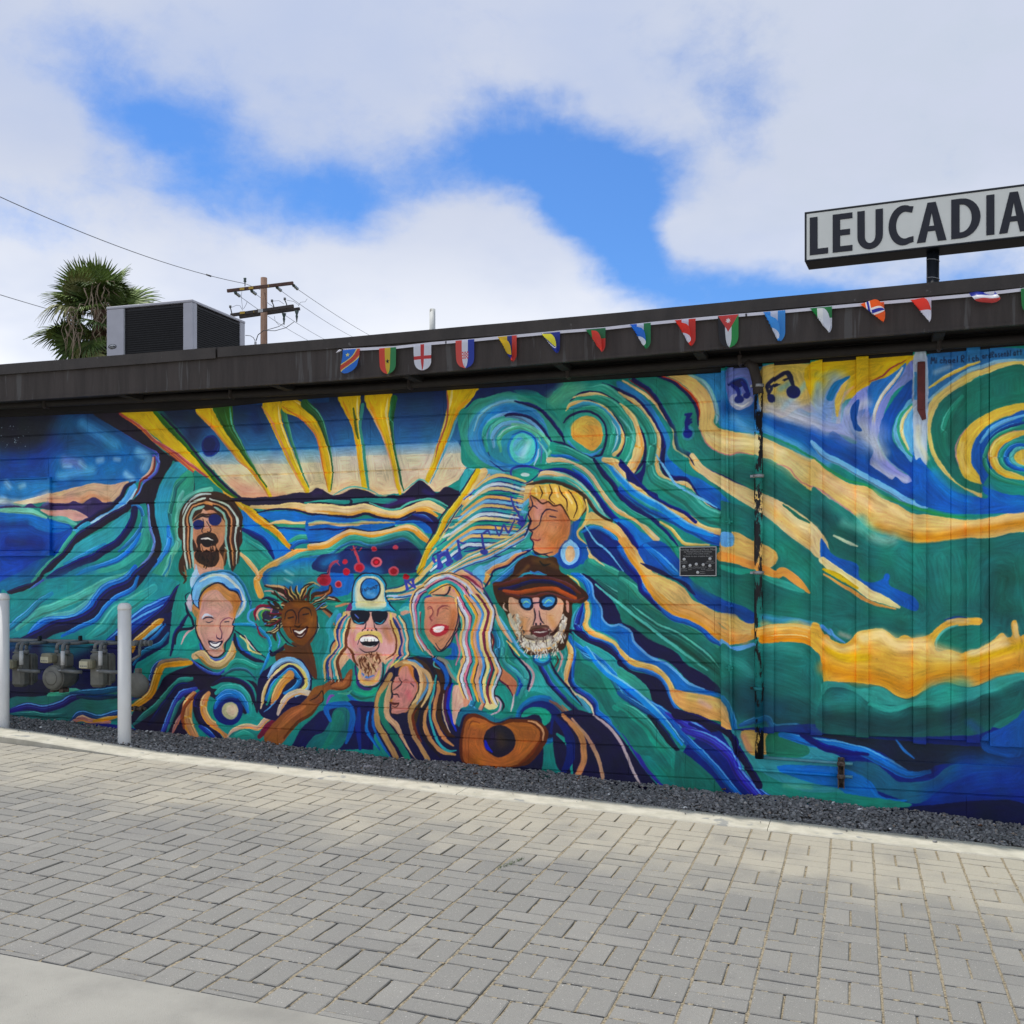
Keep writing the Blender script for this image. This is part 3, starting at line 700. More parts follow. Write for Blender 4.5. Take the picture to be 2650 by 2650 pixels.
s D 17184c 50 1300,890,30 1400,1030 1480,1120 1560,1250 1700,1360 1820,1440 1932,1520
s D c8b080 44 850,890,60 960,890 1080,930 1180,970 1280,1060 1360,1180 1440,1300 1560,1420 1700,1480 1800,1560 1932,1680
s D 2b9080 70 800,960,40 900,960 1050,960 1150,1010 1230,1080 1300,1180 1380,1330 1480,1500,30
s D 2b6cc0 34 1090,980 1180,1040 1260,1130 1330,1230
s D 17206c 60 750,1000,10 950,1000 1100,1040 1210,1120 1300,1220 1380,1330 1480,1450 1600,1560 1700,1650,70 1780,1760 1932,1900
s D 8ab4b0 60 700,1060,20 850,1030 1000,1050 1130,1120 1240,1230 1330,1350 1430,1480,20
s D c8b080 44 660,1080,20 800,1020 950,1040 1080,1090 1200,1190 1280,1280 1340,1370
s D 5ab4ac 30 900,1060 1050,1080 1180,1170 1290,1300 1380,1430 1470,1500
s D 3a2818 34 620,1140,14 720,1120 850,1100 1000,1130 1120,1190 1230,1280 1300,1380 1400,1470 1470,1510
# feather/drop
s D 3a44a0 22 500,1100 470,1020 510,960 640,950 780,990
e D 2a9488 0 620,1040 120,70
e D c0d8d8 0 610,1035 44,20
s D 17206c 12 520,1100 620,1120 700,1070 760,1010
# right-of-head mass
f D 2a78cc 0 1480,1490 1640,1500 1760,1600 1932,1720 1932,1932 1800,1932 1740,1780 1660,1600
f D d0b060 0 1270,1410 1400,1480 1560,1560 1660,1660 1720,1800 1800,1932 1700,1932 1600,1750 1480,1600 1300,1530 1200,1560 1150,1640 1250,1760 1300,1900 1400,1932 1280,1932 1220,1800 1130,1680 1130,1600 1180,1540
s D d89840 40 1400,1560 1540,1640 1630,1780 1700,1932
s D c8c850 50 1640,1740 1720,1860 1760,1932
f D 142a78 0 1190,1570 1340,1560 1500,1660 1600,1790 1680,1932 1350,1932 1260,1780 1220,1700
s D 2f78c8 40 1180,1610 1300,1560 1440,1620 1560,1740 1640,1860 1670,1932
b D 0f1c50 100 1300,1750 1400,1850
s D 2560a8 40 1130,1470 1090,1560 1090,1660 1180,1780
e D 2a4a9c 0 1060,1830 150,150
f D 1f5aa8 0 1060,1560 1140,1460 1170,1480 1130,1600 1150,1680 1250,1760 1240,1850 1200,1932 930,1932 960,1780 1040,1680
# ==== tile H
f H 257a74 0 1200,280 1240,180 1400,230 1560,320 1640,450 1750,560 1932,700 1932,1060 1800,980 1600,800 1500,600 1350,480
f H 142a78 0 1260,0 1560,0 1650,120 1750,280 1860,560 1932,640 1932,700 1800,570 1560,310 1400,200 1300,100
s H 2a74c8 60 1560,60 1640,200 1760,350 1780,450 1860,560 1932,620
s H d89c40 90 1570,0 1680,120 1790,270 1860,380 1900,500 1932,540
s H d8c070 40 1640,0 1700,100 1800,220 1932,320
s H 17206c 60 1700,0 1740,100 1850,220 1932,290
f H 2a70c0 0 1730,0 1932,0 1932,230 1820,160
s H 3a9c8a 70 1260,200 1400,260 1560,350 1640,430 1750,560
s H 1a5a58 90 1330,400 1500,520 1640,640 1750,760 1932,860
s H d0b878 20 1230,60 1270,140 1330,200 1400,250
f H 141444 0 1180,340 1260,360 1400,480 1500,620 1560,740 1640,820 1800,920 1932,1040 1932,1160 1840,1120 1700,1000 1680,920 1560,840 1440,830 1380,760 1370,640 1290,560
f H 2a74c8 0 1060,330 1170,330 1280,440 1300,560 1370,660 1390,770 1460,840 1580,830 1690,910 1700,980 1830,1110 1932,1150 1932,1240 1700,1180 1560,1080 1440,980 1300,920 1240,880 1250,760 1250,600 1180,420
s H 6aa8e0 20 1170,330 1270,430 1300,560 1370,660 1390,780 1470,850 1590,840 1690,920 1710,1000 1830,1120
s H 3aa0a0 24 1240,560 1270,680 1250,800 1280,880 1380,930 1500,990 1600,1080 1700,1160 1932,1240
s H d8ac50 50 1220,600,34 1240,700 1210,830 1250,900 1330,950 1440,990 1540,1060 1640,1180 1760,1230 1932,1270
s H d8c070 20 1240,610 1250,700 1230,820 1280,900 1450,980 1560,1070
s H 2a62b8 34 1190,620 1190,750 1170,860 1210,930 1330,990 1470,1040 1560,1140 1660,1240 1800,1280 1932,1320
s H 3a9cb0 30 1150,660 1100,760 1090,900 1130,970 1220,1040
s H 2a349c 60 1190,640,20 1150,740 1130,850 1160,900
s H 16143c 80 1060,900,40 1180,950 1250,1010 1400,1060 1480,1130 1560,1230 1640,1320 1800,1370 1932,1440,120
s H 2a94a0 30 1080,910 1160,990 1280,1050 1400,1110 1500,1190 1600,1300 1750,1380 1830,1450 1880,1600
f H 3a9ca0 0 1150,1000 1300,1060 1430,1140 1560,1260 1720,1380 1820,1450 1870,1560 1900,1640 1750,1560 1600,1440 1450,1280 1300,1160
s H 2a70c4 50 1080,1000 1180,1080 1320,1160 1440,1260 1540,1370 1640,1480 1780,1580 1932,1680
s H 1f5a9c 60 1060,960 1120,1100 1260,1180 1400,1270 1500,1400 1560,1500 1700,1580 1932,1740
s H 266a8c 60 1100,1060 1200,1170 1330,1230 1440,1330 1520,1450 1600,1560 1800,1680 1932,1790
f H 2a8a80 0 1120,1080 1200,1180 1330,1240 1420,1330 1500,1460 1560,1560 1700,1660 1850,1750 1932,1850 1932,1932 1640,1932 1450,1780 1340,1640 1240,1500 1130,1440 1090,1300
f H 22706a 0 1130,1100 1180,1210 1290,1270 1380,1380 1440,1500 1560,1680 1700,1800 1780,1932 1640,1932 1480,1780 1360,1620 1260,1480 1120,1400 1100,1250
s H 1f62c0 34 1040,950 1100,1100 1090,1280 1090,1400 1150,1480 1250,1540 1320,1620 1340,1700 1440,1780 1500,1880 1560,1932
s H 17205c 34 1000,960 1060,1100 1060,1300 1060,1410 1120,1490 1220,1560 1290,1640 1310,1740 1400,1800 1470,1932
s H 3a44a4 26 1120,1490 1220,1550 1290,1620
s H d8b068 56 1010,980,20 1060,1080 1060,1180 1030,1300 1010,1400 1050,1450,20
s H 3a9c9c 30 990,1030 1010,1150 980,1300 1000,1430
s H d8c8b0 24 1040,1440 1100,1520 1200,1580 1270,1650 1300,1740
s H 4a94b0 60 1130,1560 1200,1640 1260,1700
# under hat: microphone etc.
f H 3aa0a0 0 640,1140 700,1260 800,1350 880,1470 1000,1600 1100,1750 900,1600 780,1520 660,1500 620,1560 600,1400
s H 2a9488 60 900,1090 930,1180 900,1240
s H c8a0a0 24 950,1090 980,1170 940,1310
s H 5a2a20 16 920,1120 940,1200 900,1270
s H 17204c 40 760,1230,60 800,1330 860,1440 960,1540 1060,1640 1200,1770
s H 2a3a9c 34 770,1230 830,1340 900,1460 1020,1570
s H 3a94bc 24 830,1220 880,1320 960,1430 1060,1530 1160,1640
s H 14143c 22 860,1190 900,1290 980,1400 1060,1490 1180,1650
e H 1d4a78 0 780,1175 95,75
e H 3a8cc8 0 780,1160 80,60
e H 4ab8c0 0 790,1165 55,40
s H c0a0a8 26 560,1180 640,1250 690,1330 680,1420 650,1500
s H 3a9c9c 60 520,1200 600,1300 620,1420 560,1560
s H 2a62c0 50 400,1150 440,1240 540,1330 570,1430 530,1540
f H c08060 0 340,1180 380,1260 480,1350 530,1430 510,1530 480,1550 440,1480 350,1380 310,1290
s H 3a94a0 40 360,900 390,1050 390,1180 470,1270 560,1350 600,1440
s H 16143c 20 440,1000,24 490,1120 560,1190 620,1260 660,1360 640,1480
s H d8c060 24 430,1000 500,1080 560,1150
s H 2a9080 40 430,1040 430,1180 540,1260
s H 4a1838 16 320,1270 350,1380 430,1450 490,1550
s H 246a90 60 300,880 330,1000 330,1150 290,1280 230,1380
f H 2a9488 0 300,1300 330,1400 440,1480 480,1560 470,1700 300,1540 200,1460 230,1380
s H c8a080 40 300,640 350,800 420,920 480,1010
s H 6ab4e0 30 360,760 430,880 500,1000 560,1090 640,1170
s H c8b8c0 20 500,1540 490,1620 470,1700
# lower right: circle and bands, tile I / H
e H 2a74b0 0 770,1790 260,250
e H 1d5a94 0 770,1790 235,215
e H 16163c 0 770,1800 215,190
f H 16246c 0 560,1700 700,1610 860,1620 960,1720 1020,1850 1040,1932 860,1932 860,1800 700,1720
e H 2a9c88 0 720,1760 150,100
s H 7a5a50 40 860,1600 960,1660 1050,1780 1100,1932
s H 3a9ca0 24 880,1570 1000,1660 1100,1780 1180,1932
s H a87850 24 980,1640 1080,1740 1180,1860 1250,1932
s H 14143c 50 1100,1700 1200,1800 1320,1932
s H 3a2818 60 1220,1760 1360,1850 1480,1932
s H b0a8b0 20 1290,1750 1400,1830 1520,1932
s H 1f62c0 40 1330,1720 1450,1820 1560,1932
f X 16143c 0 1440,1850 1560,1860 1680,2010 1720,2060 1620,2050 1500,2030 1440,1980
s X 2a9488 12 1440,1900 1470,1930 1480,2010
s X b8a8b0 8 1535,1850 1580,1885 1610,1930 1640,2000 1665,2045
s X b8907a 10 1480,1860 1520,1910 1545,1960 1558,2010 1555,2030
s X c08a60 16 1455,1850,10 1500,1900 1510,1960 1490,2020
s X 16246c 22 1440,1860 1470,1900 1475,1960 1450,2010
s X 3a3a9c 10 1600,1880 1640,1940 1680,2000 1740,2060
s X 257a70 60 1640,1870,40 1720,1960 1800,2050 1830,2080
s X 2a9080 24 1590,1830 1690,1910 1760,1990 1860,2070
F R 22706c 0 -120,10 1932,10 1932,1650 1700,1700 1540,1780 100,1770 -120,1700
# ==== tile E bands (top to bottom)
f E 3a80c0 0 0,300 200,420 350,600 470,850 450,980 600,1150 800,1290 940,1340 1040,1480 940,1500 800,1420 640,1280 480,1200 390,1080 400,900 330,700 180,500 0,370
f E 2a70c0 0 440,1000 600,1130 760,1200 950,1330 1040,1440 1050,1500 900,1480 700,1350 650,1240 470,1180
b E 1d4fa8 80 720,1280 850,1380
s E 17184c 44 0,380,30 150,470 290,620 360,760 410,900 400,1060 470,1180 600,1190 660,1260 720,1360 850,1450 930,1485,16
s E c8b070 40 0,400,14 150,500 260,620 340,760 370,900 350,1060 400,1170 520,1230 620,1240 690,1340 800,1440 920,1490,14
s E 2f8c80 80 60,500,40 190,600 290,760 310,900 280,1080 330,1200,100 500,1290,130 620,1360,160 760,1490,150 930,1560,150 1100,1600,160 1280,1700,150
s E d0b070 26 40,300 180,380 320,490 430,640 500,760 510,900 600,970 650,1000
s E d0b070 60 640,980,30 690,1080,40 900,1200,60 1000,1260,80 1240,1400,130 1440,1470,130 1560,1570,140 1700,1680,120 1850,1800,120 1932,1850,110
s E 7a2430 18 100,290 250,390 360,510 430,620
s E 17184c 36 140,290,40 290,400 400,560 470,690 515,750 520,830 550,920 640,970 700,1060 860,1140 1000,1190 1220,1310,24 1440,1390,14
f E 24756c 0 180,280 380,270 560,370 680,480 720,640 730,720 790,860 930,970 1020,990 1100,980 1240,1000 1400,1050 1560,1150 1640,1220 1760,1290 1932,1400 1932,1640 1740,1580 1560,1480 1440,1400 1230,1300 1000,1180 860,1120 700,1010 640,930 560,880 520,750 440,560 300,380
b E 2f8a7c 120 500,400 560,600 600,900
b E 1a5a58 110 1100,1150 1300,1200 1500,1400 1750,1520
s E a82f2a 34 400,260,20 560,340 680,450 725,560 735,660,10
s E 17184c 28 360,260 500,320 620,420 700,540 730,700
f E d0b060 0 440,250 620,240 760,340 850,450 880,580 870,680 940,740 1060,770 1240,800 1400,860 1560,930 1740,1010 1932,1130 1932,1380 1740,1300 1620,1200 1540,1120 1420,1040 1300,1000 1240,980 1080,960 1000,980 900,940 800,860 740,740 740,600 720,480 600,340
b E c8b878 120 1000,900 1200,880 1400,960 1650,1130
s E c08080 12 730,720 790,850 880,930 1000,980 1100,955 1230,980
s E c08080 12 1440,1060 1560,1110 1660,1220 1850,1310 1932,1370
f E 3a80b8 0 700,240 940,220 1240,190 1400,180 1420,420 1440,600 1932,700 1932,1050 1700,960 1500,870 1300,800 1040,760 930,720 900,600 880,450 800,340
s E 8ab4c0 40 640,240 780,320 860,450 900,600 890,680
b E 1d4a90 120 1000,560 1240,560
b E 1c4fa0 150 1440,680,80 1600,700 1800,760 1932,850
b E 1f5aa8 120 1350,640 1500,760 1700,820 1932,960
b E 6aa8d8 60 1050,640 1150,740 1240,780
b E 6ab0dc 60 1320,740 1500,840 1700,960 1900,1060
s E 2a8a70 20 1310,790 1420,830 1560,890 1740,990 1932,1110
f E 6a78b8 0 1000,200 1240,190 1240,480 1100,560 1010,500
f E 9aa0c0 0 1020,450 1100,420 1220,460 1200,520 1100,570 1030,530
s E 1d2a70 34 1010,350 1080,300 1140,300 1180,400 1180,440
s E 1d2a70 34 1040,360 1080,350 1100,420 1100,480
e E 1d2a70 0 1085,480 32,30
e E 1d2a70 0 1175,430 24,26
f E c0a850 0 1310,190 1800,150 1932,150 1932,560 1760,600 1640,560 1500,640 1400,600 1300,560
b E a8b0b0 80 1450,480 1600,540
b E 5a98b8 50 1480,380 1560,330
b E d0b848 70 1450,200 1700,200 1850,260
b E b8b8c0 80 1330,560 1500,620 1750,680 1900,720
b E 7ab8c8 40 1500,560 1650,400 1700,330
b E 8a90d0 60 1650,580 1760,560 1800,640
s E 1d2048 30 1360,360 1440,280 1520,230 1560,300 1600,380
s E 1d2048 20 1370,380 1440,350 1530,290
s E 1d2048 26 1360,340 1400,380 1370,440 1390,480
e E 1d2048 0 1395,485 30,30
e E 17206c 0 1590,410 62,60
s E 17206c 34 660,600 630,640 630,720 640,760
s E 17206c 20 610,610 660,600
s E 17206c 20 620,680 660,650
s E 3a8a9c 80 630,760,110 630,790,110
e E 2a3a9c 0 630,780 40,44
s E 17206c 30 625,620 615,680 632,750
# below: lower-left bands of E
s E d0ac60 70 40,1220,40 150,1280 300,1390 500,1490 640,1550 760,1640 930,1680 1040,1660
s E 17206c 30 30,1060,60 160,1200 300,1340 450,1430 600,1500 700,1580
s E 1f5ec0 90 20,1290,60 200,1400 350,1490 500,1560 650,1640 800,1720 930,1760,100
s E 2f94a0 30 0,1230 120,1340 260,1430 420,1510
s E 2b9080 80 0,1420,50 150,1520 300,1600 420,1700 500,1790 560,1900
s E 17206c 26 0,1330 100,1440 260,1530 400,1640 480,1730 540,1800
s E d0b860 30 380,1580 480,1650 560,1740 620,1780 820,1790
s E d0ac60 24 0,1500 150,1570 280,1700 400,1820 520,1932
f E 2a70c4 0 0,1580 120,1640 260,1760 380,1880 420,1932 200,1932 130,1750 50,1650
s E 17206c 44 0,1600 80,1680 160,1800 230,1932
# right part E below teal
f E d0ac58 0 930,1650 1040,1660 1240,1770 1320,1800 1430,1860 1430,1932 940,1932 940,1830
b E d89a38 60 1050,1920 1200,1932
f E 6aa8dc 0 940,1700 1020,1740 1020,1810 940,1820
f E 22756e 0 940,1500 1100,1470 1240,1500 1320,1510 1440,1540 1560,1640 1700,1740 1850,1800 1850,1932 1440,1900 1320,1800 1240,1760 1100,1680 940,1640
b E 165a58 100 1000,1600 1180,1680
s E d8c070 60 1440,1460 1530,1560 1640,1660 1740,1760 1850,1860
b E d8d0a8 60 1640,1620 1780,1680 1850,1650
# ==== tile Q
f Q 227068 0 0,280 100,330 200,430 260,520 400,620 560,720 700,790 830,860 930,950 1000,1020 930,1320 700,1150 560,1020 420,960 280,900 130,780 30,740 0,550
s Q 1a5a54 120 60,560 200,700 350,800 500,860 650,960 800,1080 930,1200
s Q 3a9484 70 20,340 150,440 260,560 420,650 600,740 760,830 900,960
s Q 2a62c0 60 0,60 100,190 200,300 210,410 290,490 380,600 500,700 640,740 760,800 860,900 940,950
s Q 6aa8e0 26 60,60 130,180 220,290 230,380 320,480 420,590 560,680 720,730 850,840 930,930
s Q 17206c 40 0,130 90,240 180,340 200,440 290,540 380,630
s Q d09a40 120 50,0 130,120 230,260 290,380 370,500 520,620 700,680 830,760 930,850 1050,880 1240,860
f Q d0b060 0 150,60 260,250 420,330 560,400 620,460 680,540 800,590 900,650 1050,650 1120,720 1240,750 1240,850 1050,830 900,740 740,650 560,580 420,500 320,420 240,300 180,200
b Q d8a050 70 500,600 700,650 900,780 1150,900
f Q 1d4fa8 0 180,60 380,0 560,180 640,330 760,420 930,520 1050,560 1240,640 1240,740 1160,740 1060,660 900,640 740,560 640,450 560,380 400,310 260,230
f Q 17184c 0 200,200 380,260 500,330 620,380 700,490 640,460 560,380 420,320 280,260
s Q 2a70c8 80 250,40 400,180 500,280 560,320
b Q 1a3f80 60 700,440 850,560 1000,620 1180,680
b Q 227068 100 720,380 860,440 1100,480 1240,540
f Q 6aa8e0 0 930,890 1000,930 1060,960 1240,920 1240,960 1080,1000 930,950
f Q 141444 0 20,740 150,800 240,880 420,960 520,1010 620,1120 760,1200 930,1340 940,1400 800,1360 640,1270 520,1150 400,1070 280,1040 160,930 110,830
f Q 2a70c4 0 0,760 100,810 150,930 280,1050 420,1100 520,1190 620,1280 780,1350 930,1390 920,1420 740,1400 600,1400 500,1320 420,1200 300,1120 100,1060 0,940
s Q 6aa8e0 24 0,760 110,820 150,930 290,1050 430,1110 540,1200 640,1290 780,1350
s Q d0a850 60 0,980,30 80,1080 200,1130 330,1160 420,1240 480,1350 540,1440 620,1500
f Q d09c50 0 470,1340 600,1370 760,1400 930,1440 1000,1520 1060,1700 930,1710 930,1640 740,1600 600,1540 500,1450
b Q c8b860 60 640,1410 800,1450 900,1500
b Q c0a0a0 40 740,1460 830,1510
s Q 2a62b8 40 0,1040 100,1140 240,1180 360,1230 430,1330 470,1440 560,1550 680,1610 800,1650
f Q 14123a 0 0,1080 120,1180 260,1210 370,1260 430,1360 480,1470 560,1570 700,1630 820,1680 950,1760 1070,1900 1090,1932 1000,1932 900,1800 760,1700 600,1680 480,1560 300,1450 270,1350 150,1220 0,1130
s Q 3a9c98 30 560,1580 700,1620 850,1660 960,1740 1060,1850
f Q 3a9488 0 0,1160 150,1230 260,1330 300,1480 200,1430 80,1330 0,1270
s Q 2a62c0 80 0,1290 150,1410 300,1500 430,1580 520,1680 600,1790 700,1932
s Q 1f4f90 60 0,1380 150,1480 300,1570 400,1650
s Q 3f3fb0 130 430,1560,20 600,1650,100 720,1730,130 850,1830,130 1000,1932,110
s Q 17206c 40 640,1660 800,1740 920,1840 1000,1932
s Q 2f8c80 90 0,1480 150,1560 280,1680 400,1820 500,1932
s Q 0f1a30 60 280,1590 380,1700 470,1820 560,1932
f Q 22706a 0 0,1540 120,1620 240,1740 330,1932 180,1932 60,1780 0,1700
b Q 2a8a78 60 580,1740 700,1860
# boards bottom area teal
f Q 22736e 0 930,950 1080,1000 1240,950 1400,940 1600,920 1750,960 1860,1100 1932,1300 1932,1760 1860,1750 1400,1720 1060,1700 1000,1500 930,1400
b Q 164a50 160 1000,1350 1150,1400 1400,1480 1700,1560
b Q 123a42 120 1100,1520 1500,1640 1900,1680
b Q 3a9490 70 980,1050 1130,1130 1200,1200
b Q 3a9490 70 1350,960 1500,960 1650,1000
s Q 2a70a8 50 950,1420,50 1010,1500 1050,1620 1060,1700
s Q 2a62a8 60 1110,1670 1200,1640 1350,1600 1420,1680 1600,1680 1740,1720
f Q 24807a 0 940,160 1060,240 1240,240 1330,310 1450,300 1740,470 1932,600 1932,800 1740,740 1560,700 1340,680 1240,650 1080,560 930,500
b Q 165654 120 1000,420 1150,500 1300,540
b Q 3a9890 60 1080,260 1180,300
s Q d89a48 70 900,140,40 1000,120 1080,170 1200,220 1330,240 1430,290 1480,360 1560,350 1640,400 1740,470,20
b Q 5a98d8 50 1330,690 1450,720 1600,700 1740,750
s Q d8a040 130 1240,830 1400,820 1560,810 1700,830 1800,860 1932,960
b Q d8b860 50 1320,750 1450,790 1600,750 1750,780
s Q d89040 80 1330,890 1500,880 1700,890 1850,990 1932,1150,120
# lower wall at right (Q bottom, S)
f S 1a2a78 0 200,200 1932,200 1932,730 1500,700 900,640 400,600 100,560
f S 3a8c98 0 250,190 420,210 500,240 700,260 900,340 1000,440 1100,560 1000,640 600,600 400,500 340,350
f S c0a050 0 360,200 500,205 530,300 480,330 400,320
b S b87a70 30 370,230 400,300
f S 24705c 0 510,210 640,220 740,300 700,340 560,340 500,320
s S 2a74cc 60 580,220 760,260 1000,300 1160,370 1280,430 1400,420
s S 171a6c 40 700,220,30 800,280 900,310 1060,330,14
f S 14223c 0 760,215 1200,250 1600,280 1932,290 1932,380 1500,380 1400,410 1300,420 1200,360 1100,300
b S 0d1830 60 1200,330 1300,390 1400,400
s S 3a78c8 16 1220,250 1260,300 1320,350
f S 265f80 0 900,380 1080,370 1160,420 1240,480 1400,470 1500,400 1580,380 1700,400 1500,500 1350,600 1200,560 1060,500
b S 1a4a98 120 1600,400 1800,380 1932,350
b S 1c3f94 140 1450,560 1650,480 1900,460
f S 2a70c0 0 560,390 900,400 1080,480 1140,560 1280,580 1200,600 1000,590 900,520 700,470
f S 2a8478 0 400,400 560,470 700,530 900,540 1050,560 1300,600 1200,630 900,630 600,590 480,520
b S 5aa890 24 600,500 740,510
s S 1f2f88 40 300,380 400,480 500,560 620,600 800,620
f S 0e143c 0 1060,640 1280,620 1500,600 1700,580 1932,600 1932,740 1500,700
f S 227068 0 0,310 120,380 220,480 260,560 100,560 0,540
s S 3f3fb0 60 40,190 180,240 300,330 340,420 420,520 480,580
s S 15123a 40 0,100,60 180,150 300,220 340,300 400,400 460,500
s S 2a62b8 40 0,180 100,280 200,380 280,480 380,580

s Q d8b070 60 1640,-20,40 1740,20,70 1850,100,70
s Q d8a040 120 1750,850 1860,920 1932,1020
s Q d89040 80 1850,1000 1890,1100 1932,1200
f Q d89a48 0 1860,880 1932,900 1932,1300 1870,1240
s Q 5a98d8 30 1850,770 1932,840

# ==== tile P upper right on boards
f P b09a28 0 0,210 920,150 920,260 700,330 560,420 420,520 300,560 200,720 100,700 0,560
b P a8a860 60 50,330 200,320
s P 2a70b0 40 340,340,20 250,400 160,480 130,600 110,740
b P 6a9cc0 60 60,420 40,560 60,700
s P 7a80c8 60 250,440 180,560 160,740
s P d0a048 40 380,430,20 280,520 250,620 240,760
s P 3a9c88 20 300,420 220,540 200,720
b P b0883c 60 420,440 500,380
f P 7a88cc 0 400,500 560,400 700,330 850,250 920,200 920,360 760,470 680,600 640,760 600,900 640,1050 760,1180 900,1260 900,1400 700,1300 520,1180 420,1050 380,900 100,820 100,740 260,760 300,620
f P 3a78c4 0 520,420 700,330 860,220 760,400 640,540 560,660 520,700
s P 8a2f50 12 520,390 640,330 720,260 860,195
s P c0c8d0 30 820,260 740,380 620,530 570,680 560,850 600,1000
b P 9a9ce0 70 560,800 560,950 640,1080 800,1220
b P c8ccd8 60 560,1140 700,1250 860,1280
b P b8bcd8 60 120,780 260,830 380,880
f P 174ca4 0 920,360 760,520 650,700 610,860 640,1010 720,1120 860,1220 920,1270 920,1090 820,1020 740,930 730,800 790,660 920,560
f P 6aacd8 0 920,560 800,660 740,800 760,940 840,1040 920,1090
s P 3a9c80 24 920,580 800,700 790,860 860,1000 920,1070
s P d8d0a0 30 910,610 830,720 820,860 880,1000
f P 174ea8 0 0,780 80,830 130,880 190,830 270,880 340,930 410,940 350,800 360,700 480,640 440,740 430,840 460,900 560,1000 520,1120 570,1170 640,1220 720,1280 760,1250 840,1310 920,1290 1040,1250 1040,1400 1040,1500 900,1440 760,1390 600,1320 520,1260 410,1190 280,1150 100,1020 0,920
s P 7ab4e0 60 0,930 100,1040 250,1120 410,1210 560,1290 740,1390 900,1480 1040,1520
s P 2f8c5c 26 0,1070 130,1160 280,1260 410,1300 520,1340 640,1420 760,1460 920,1520 1050,1560 1200,1600 1390,1620
f P d0b060 0 0,1090 130,1180 280,1280 410,1320 520,1350 640,1440 780,1500 920,1580 1050,1590 1390,1640 1600,1620 1932,1560 1932,1740 1560,1800 1400,1800 1050,1840 900,1840 760,1780 530,1740 400,1600 300,1530 100,1390 0,1330
b P d08a30 90 600,1720 900,1790 1200,1790 1500,1720 1932,1660
b P e0c080 70 100,1250 350,1400 600,1540
s P c89090 16 0,1330 100,1380 250,1490 380,1580
f P 22706c 0 0,1350 100,1400 250,1510 400,1610 520,1720 740,1800 900,1850 1050,1850 1390,1810 1600,1800 1932,1750 1932,1932 0,1932 0,1650
b P 144a4c 110 60,1590 200,1680 380,1800
b P 5ab4ac 80 440,1640 500,1720 640,1800
b P 3a948a 60 130,1450 300,1600
# right swirl
f P 3a74b0 0 1050,140 1932,90 1932,260 1600,300 1300,420 1100,560 1050,640
s P 8ab0c8 50 1060,560 1200,450 1390,320 1530,260 1700,210 1932,190
b P 9cb8d0 40 1120,300 1250,250
s P d0b848 30 1060,440 1200,350 1390,260 1520,210
f P d0b860 0 1932,200 1700,220 1530,280 1390,330 1200,450 1080,560 1050,660 1050,900 1100,1080 1200,1220 1390,1360 1530,1440 1530,1380 1390,1300 1240,1160 1130,1000 1090,830 1110,660 1240,500 1390,420 1560,320 1932,250
f P 1f6c62 0 1932,250 1700,270 1530,350 1390,410 1230,510 1120,640 1080,820 1110,1000 1180,1130 1300,1280 1400,1350 1530,1400 1530,1330 1400,1270 1320,1130 1310,1000 1350,880 1420,790 1530,710 1700,620 1932,580
s P 2a8a78 60 1360,520 1240,680 1200,850 1240,1050
b P 17544e 70 1300,700 1240,900 1300,1100
f P d0b03c 0 1932,580 1700,620 1540,700 1420,790 1340,900 1310,1030 1330,1160 1400,1270 1530,1320 1530,1260 1450,1150 1440,1000 1500,880 1600,780 1760,700 1932,670
s P c08a90 10 1400,810 1320,920 1305,1040 1330,1150
b P e0c870 40 1360,950 1360,1100 1400,1200
f P 1d5cb4 0 1932,680 1760,710 1600,790 1500,880 1440,1000 1440,1130 1500,1230 1560,1330 1760,1400 1932,1430 1932,1560 1700,1580 1390,1590 1200,1570 1050,1520 920,1440 920,1030 980,1080 1050,1160 1150,1280 1300,1380 1530,1440 1600,1420 1560,1300
b P 3a84d0 90 1100,1230 1250,1380 1400,1450
b P 3a7cc8 60 1900,1480 1700,1450 1600,1350
s P 6ab0e0 40 1932,690 1760,740 1620,820 1520,940
s P 123a84 40 1932,760 1780,790 1640,880 1560,1000
s P 2a8870 44 1932,790 1780,830 1650,910 1570,1040 1580,1160 1680,1260 1932,1330
s P d0b440 80 1932,850 1800,880 1690,950 1640,1060 1680,1160 1780,1220 1932,1260
s P c89060 8 1932,830 1790,850 1660,920 1600,1040 1640,1180
s P 2a9088 40 1932,920 1820,940 1730,1010 1710,1100 1770,1170 1932,1210
s P 1d5cb8 50 1932,960 1840,970 1770,1030 1770,1110 1840,1160 1932,1190
s P 5ab4b8 34 1932,980 1860,990 1810,1050 1820,1110 1880,1140 1932,1150
f P d0b440 0 1932,1000 1860,1020 1830,1070 1860,1120 1932,1140
b P d8c8a0 20 1910,1100 1932,1110
# white strip with bracket
f P a8b8d0 0 920,170 1045,170 1045,1000 1040,1140 980,1080 925,1020
b P d0ccb0 40 960,800 970,950 1040,1080
F P 4a8ac0 0 925,300 950,300 950,560 925,560
# ==== tile R
b R 2f8a80 220 620,250 780,620
b R 1a5a58 200 700,320 850,400
b R 2a8078 160 1200,150 1250,500
b R 164c4c 220 1700,350 1650,600 1750,650
b R 2f8c84 160 200,550 300,700
b R 184f50 130 600,720 800,780
s R d8c890 60 -140,30 0,120 100,240 250,330 400,430
f R 1d5cb8 0 100,50 180,100 250,150 300,130 350,190 410,200 470,180 530,220 530,340 600,360 640,420 740,440 800,500 920,520 940,600 800,600 640,580 560,520 400,400 260,280 180,220 100,170
s R 5a98d0 14 600,380 700,450 740,440
f R d8c88c 0 90,160 180,220 260,250 330,310 400,370 440,410 530,470 600,500 640,560 740,550 800,610 700,615 600,600 500,540 400,450 250,400 100,290
b R d8b840 40 120,260 250,350 400,420
b R d89a48 30 200,370 400,440 600,600
b R e0d8c0 30 200,240 330,310
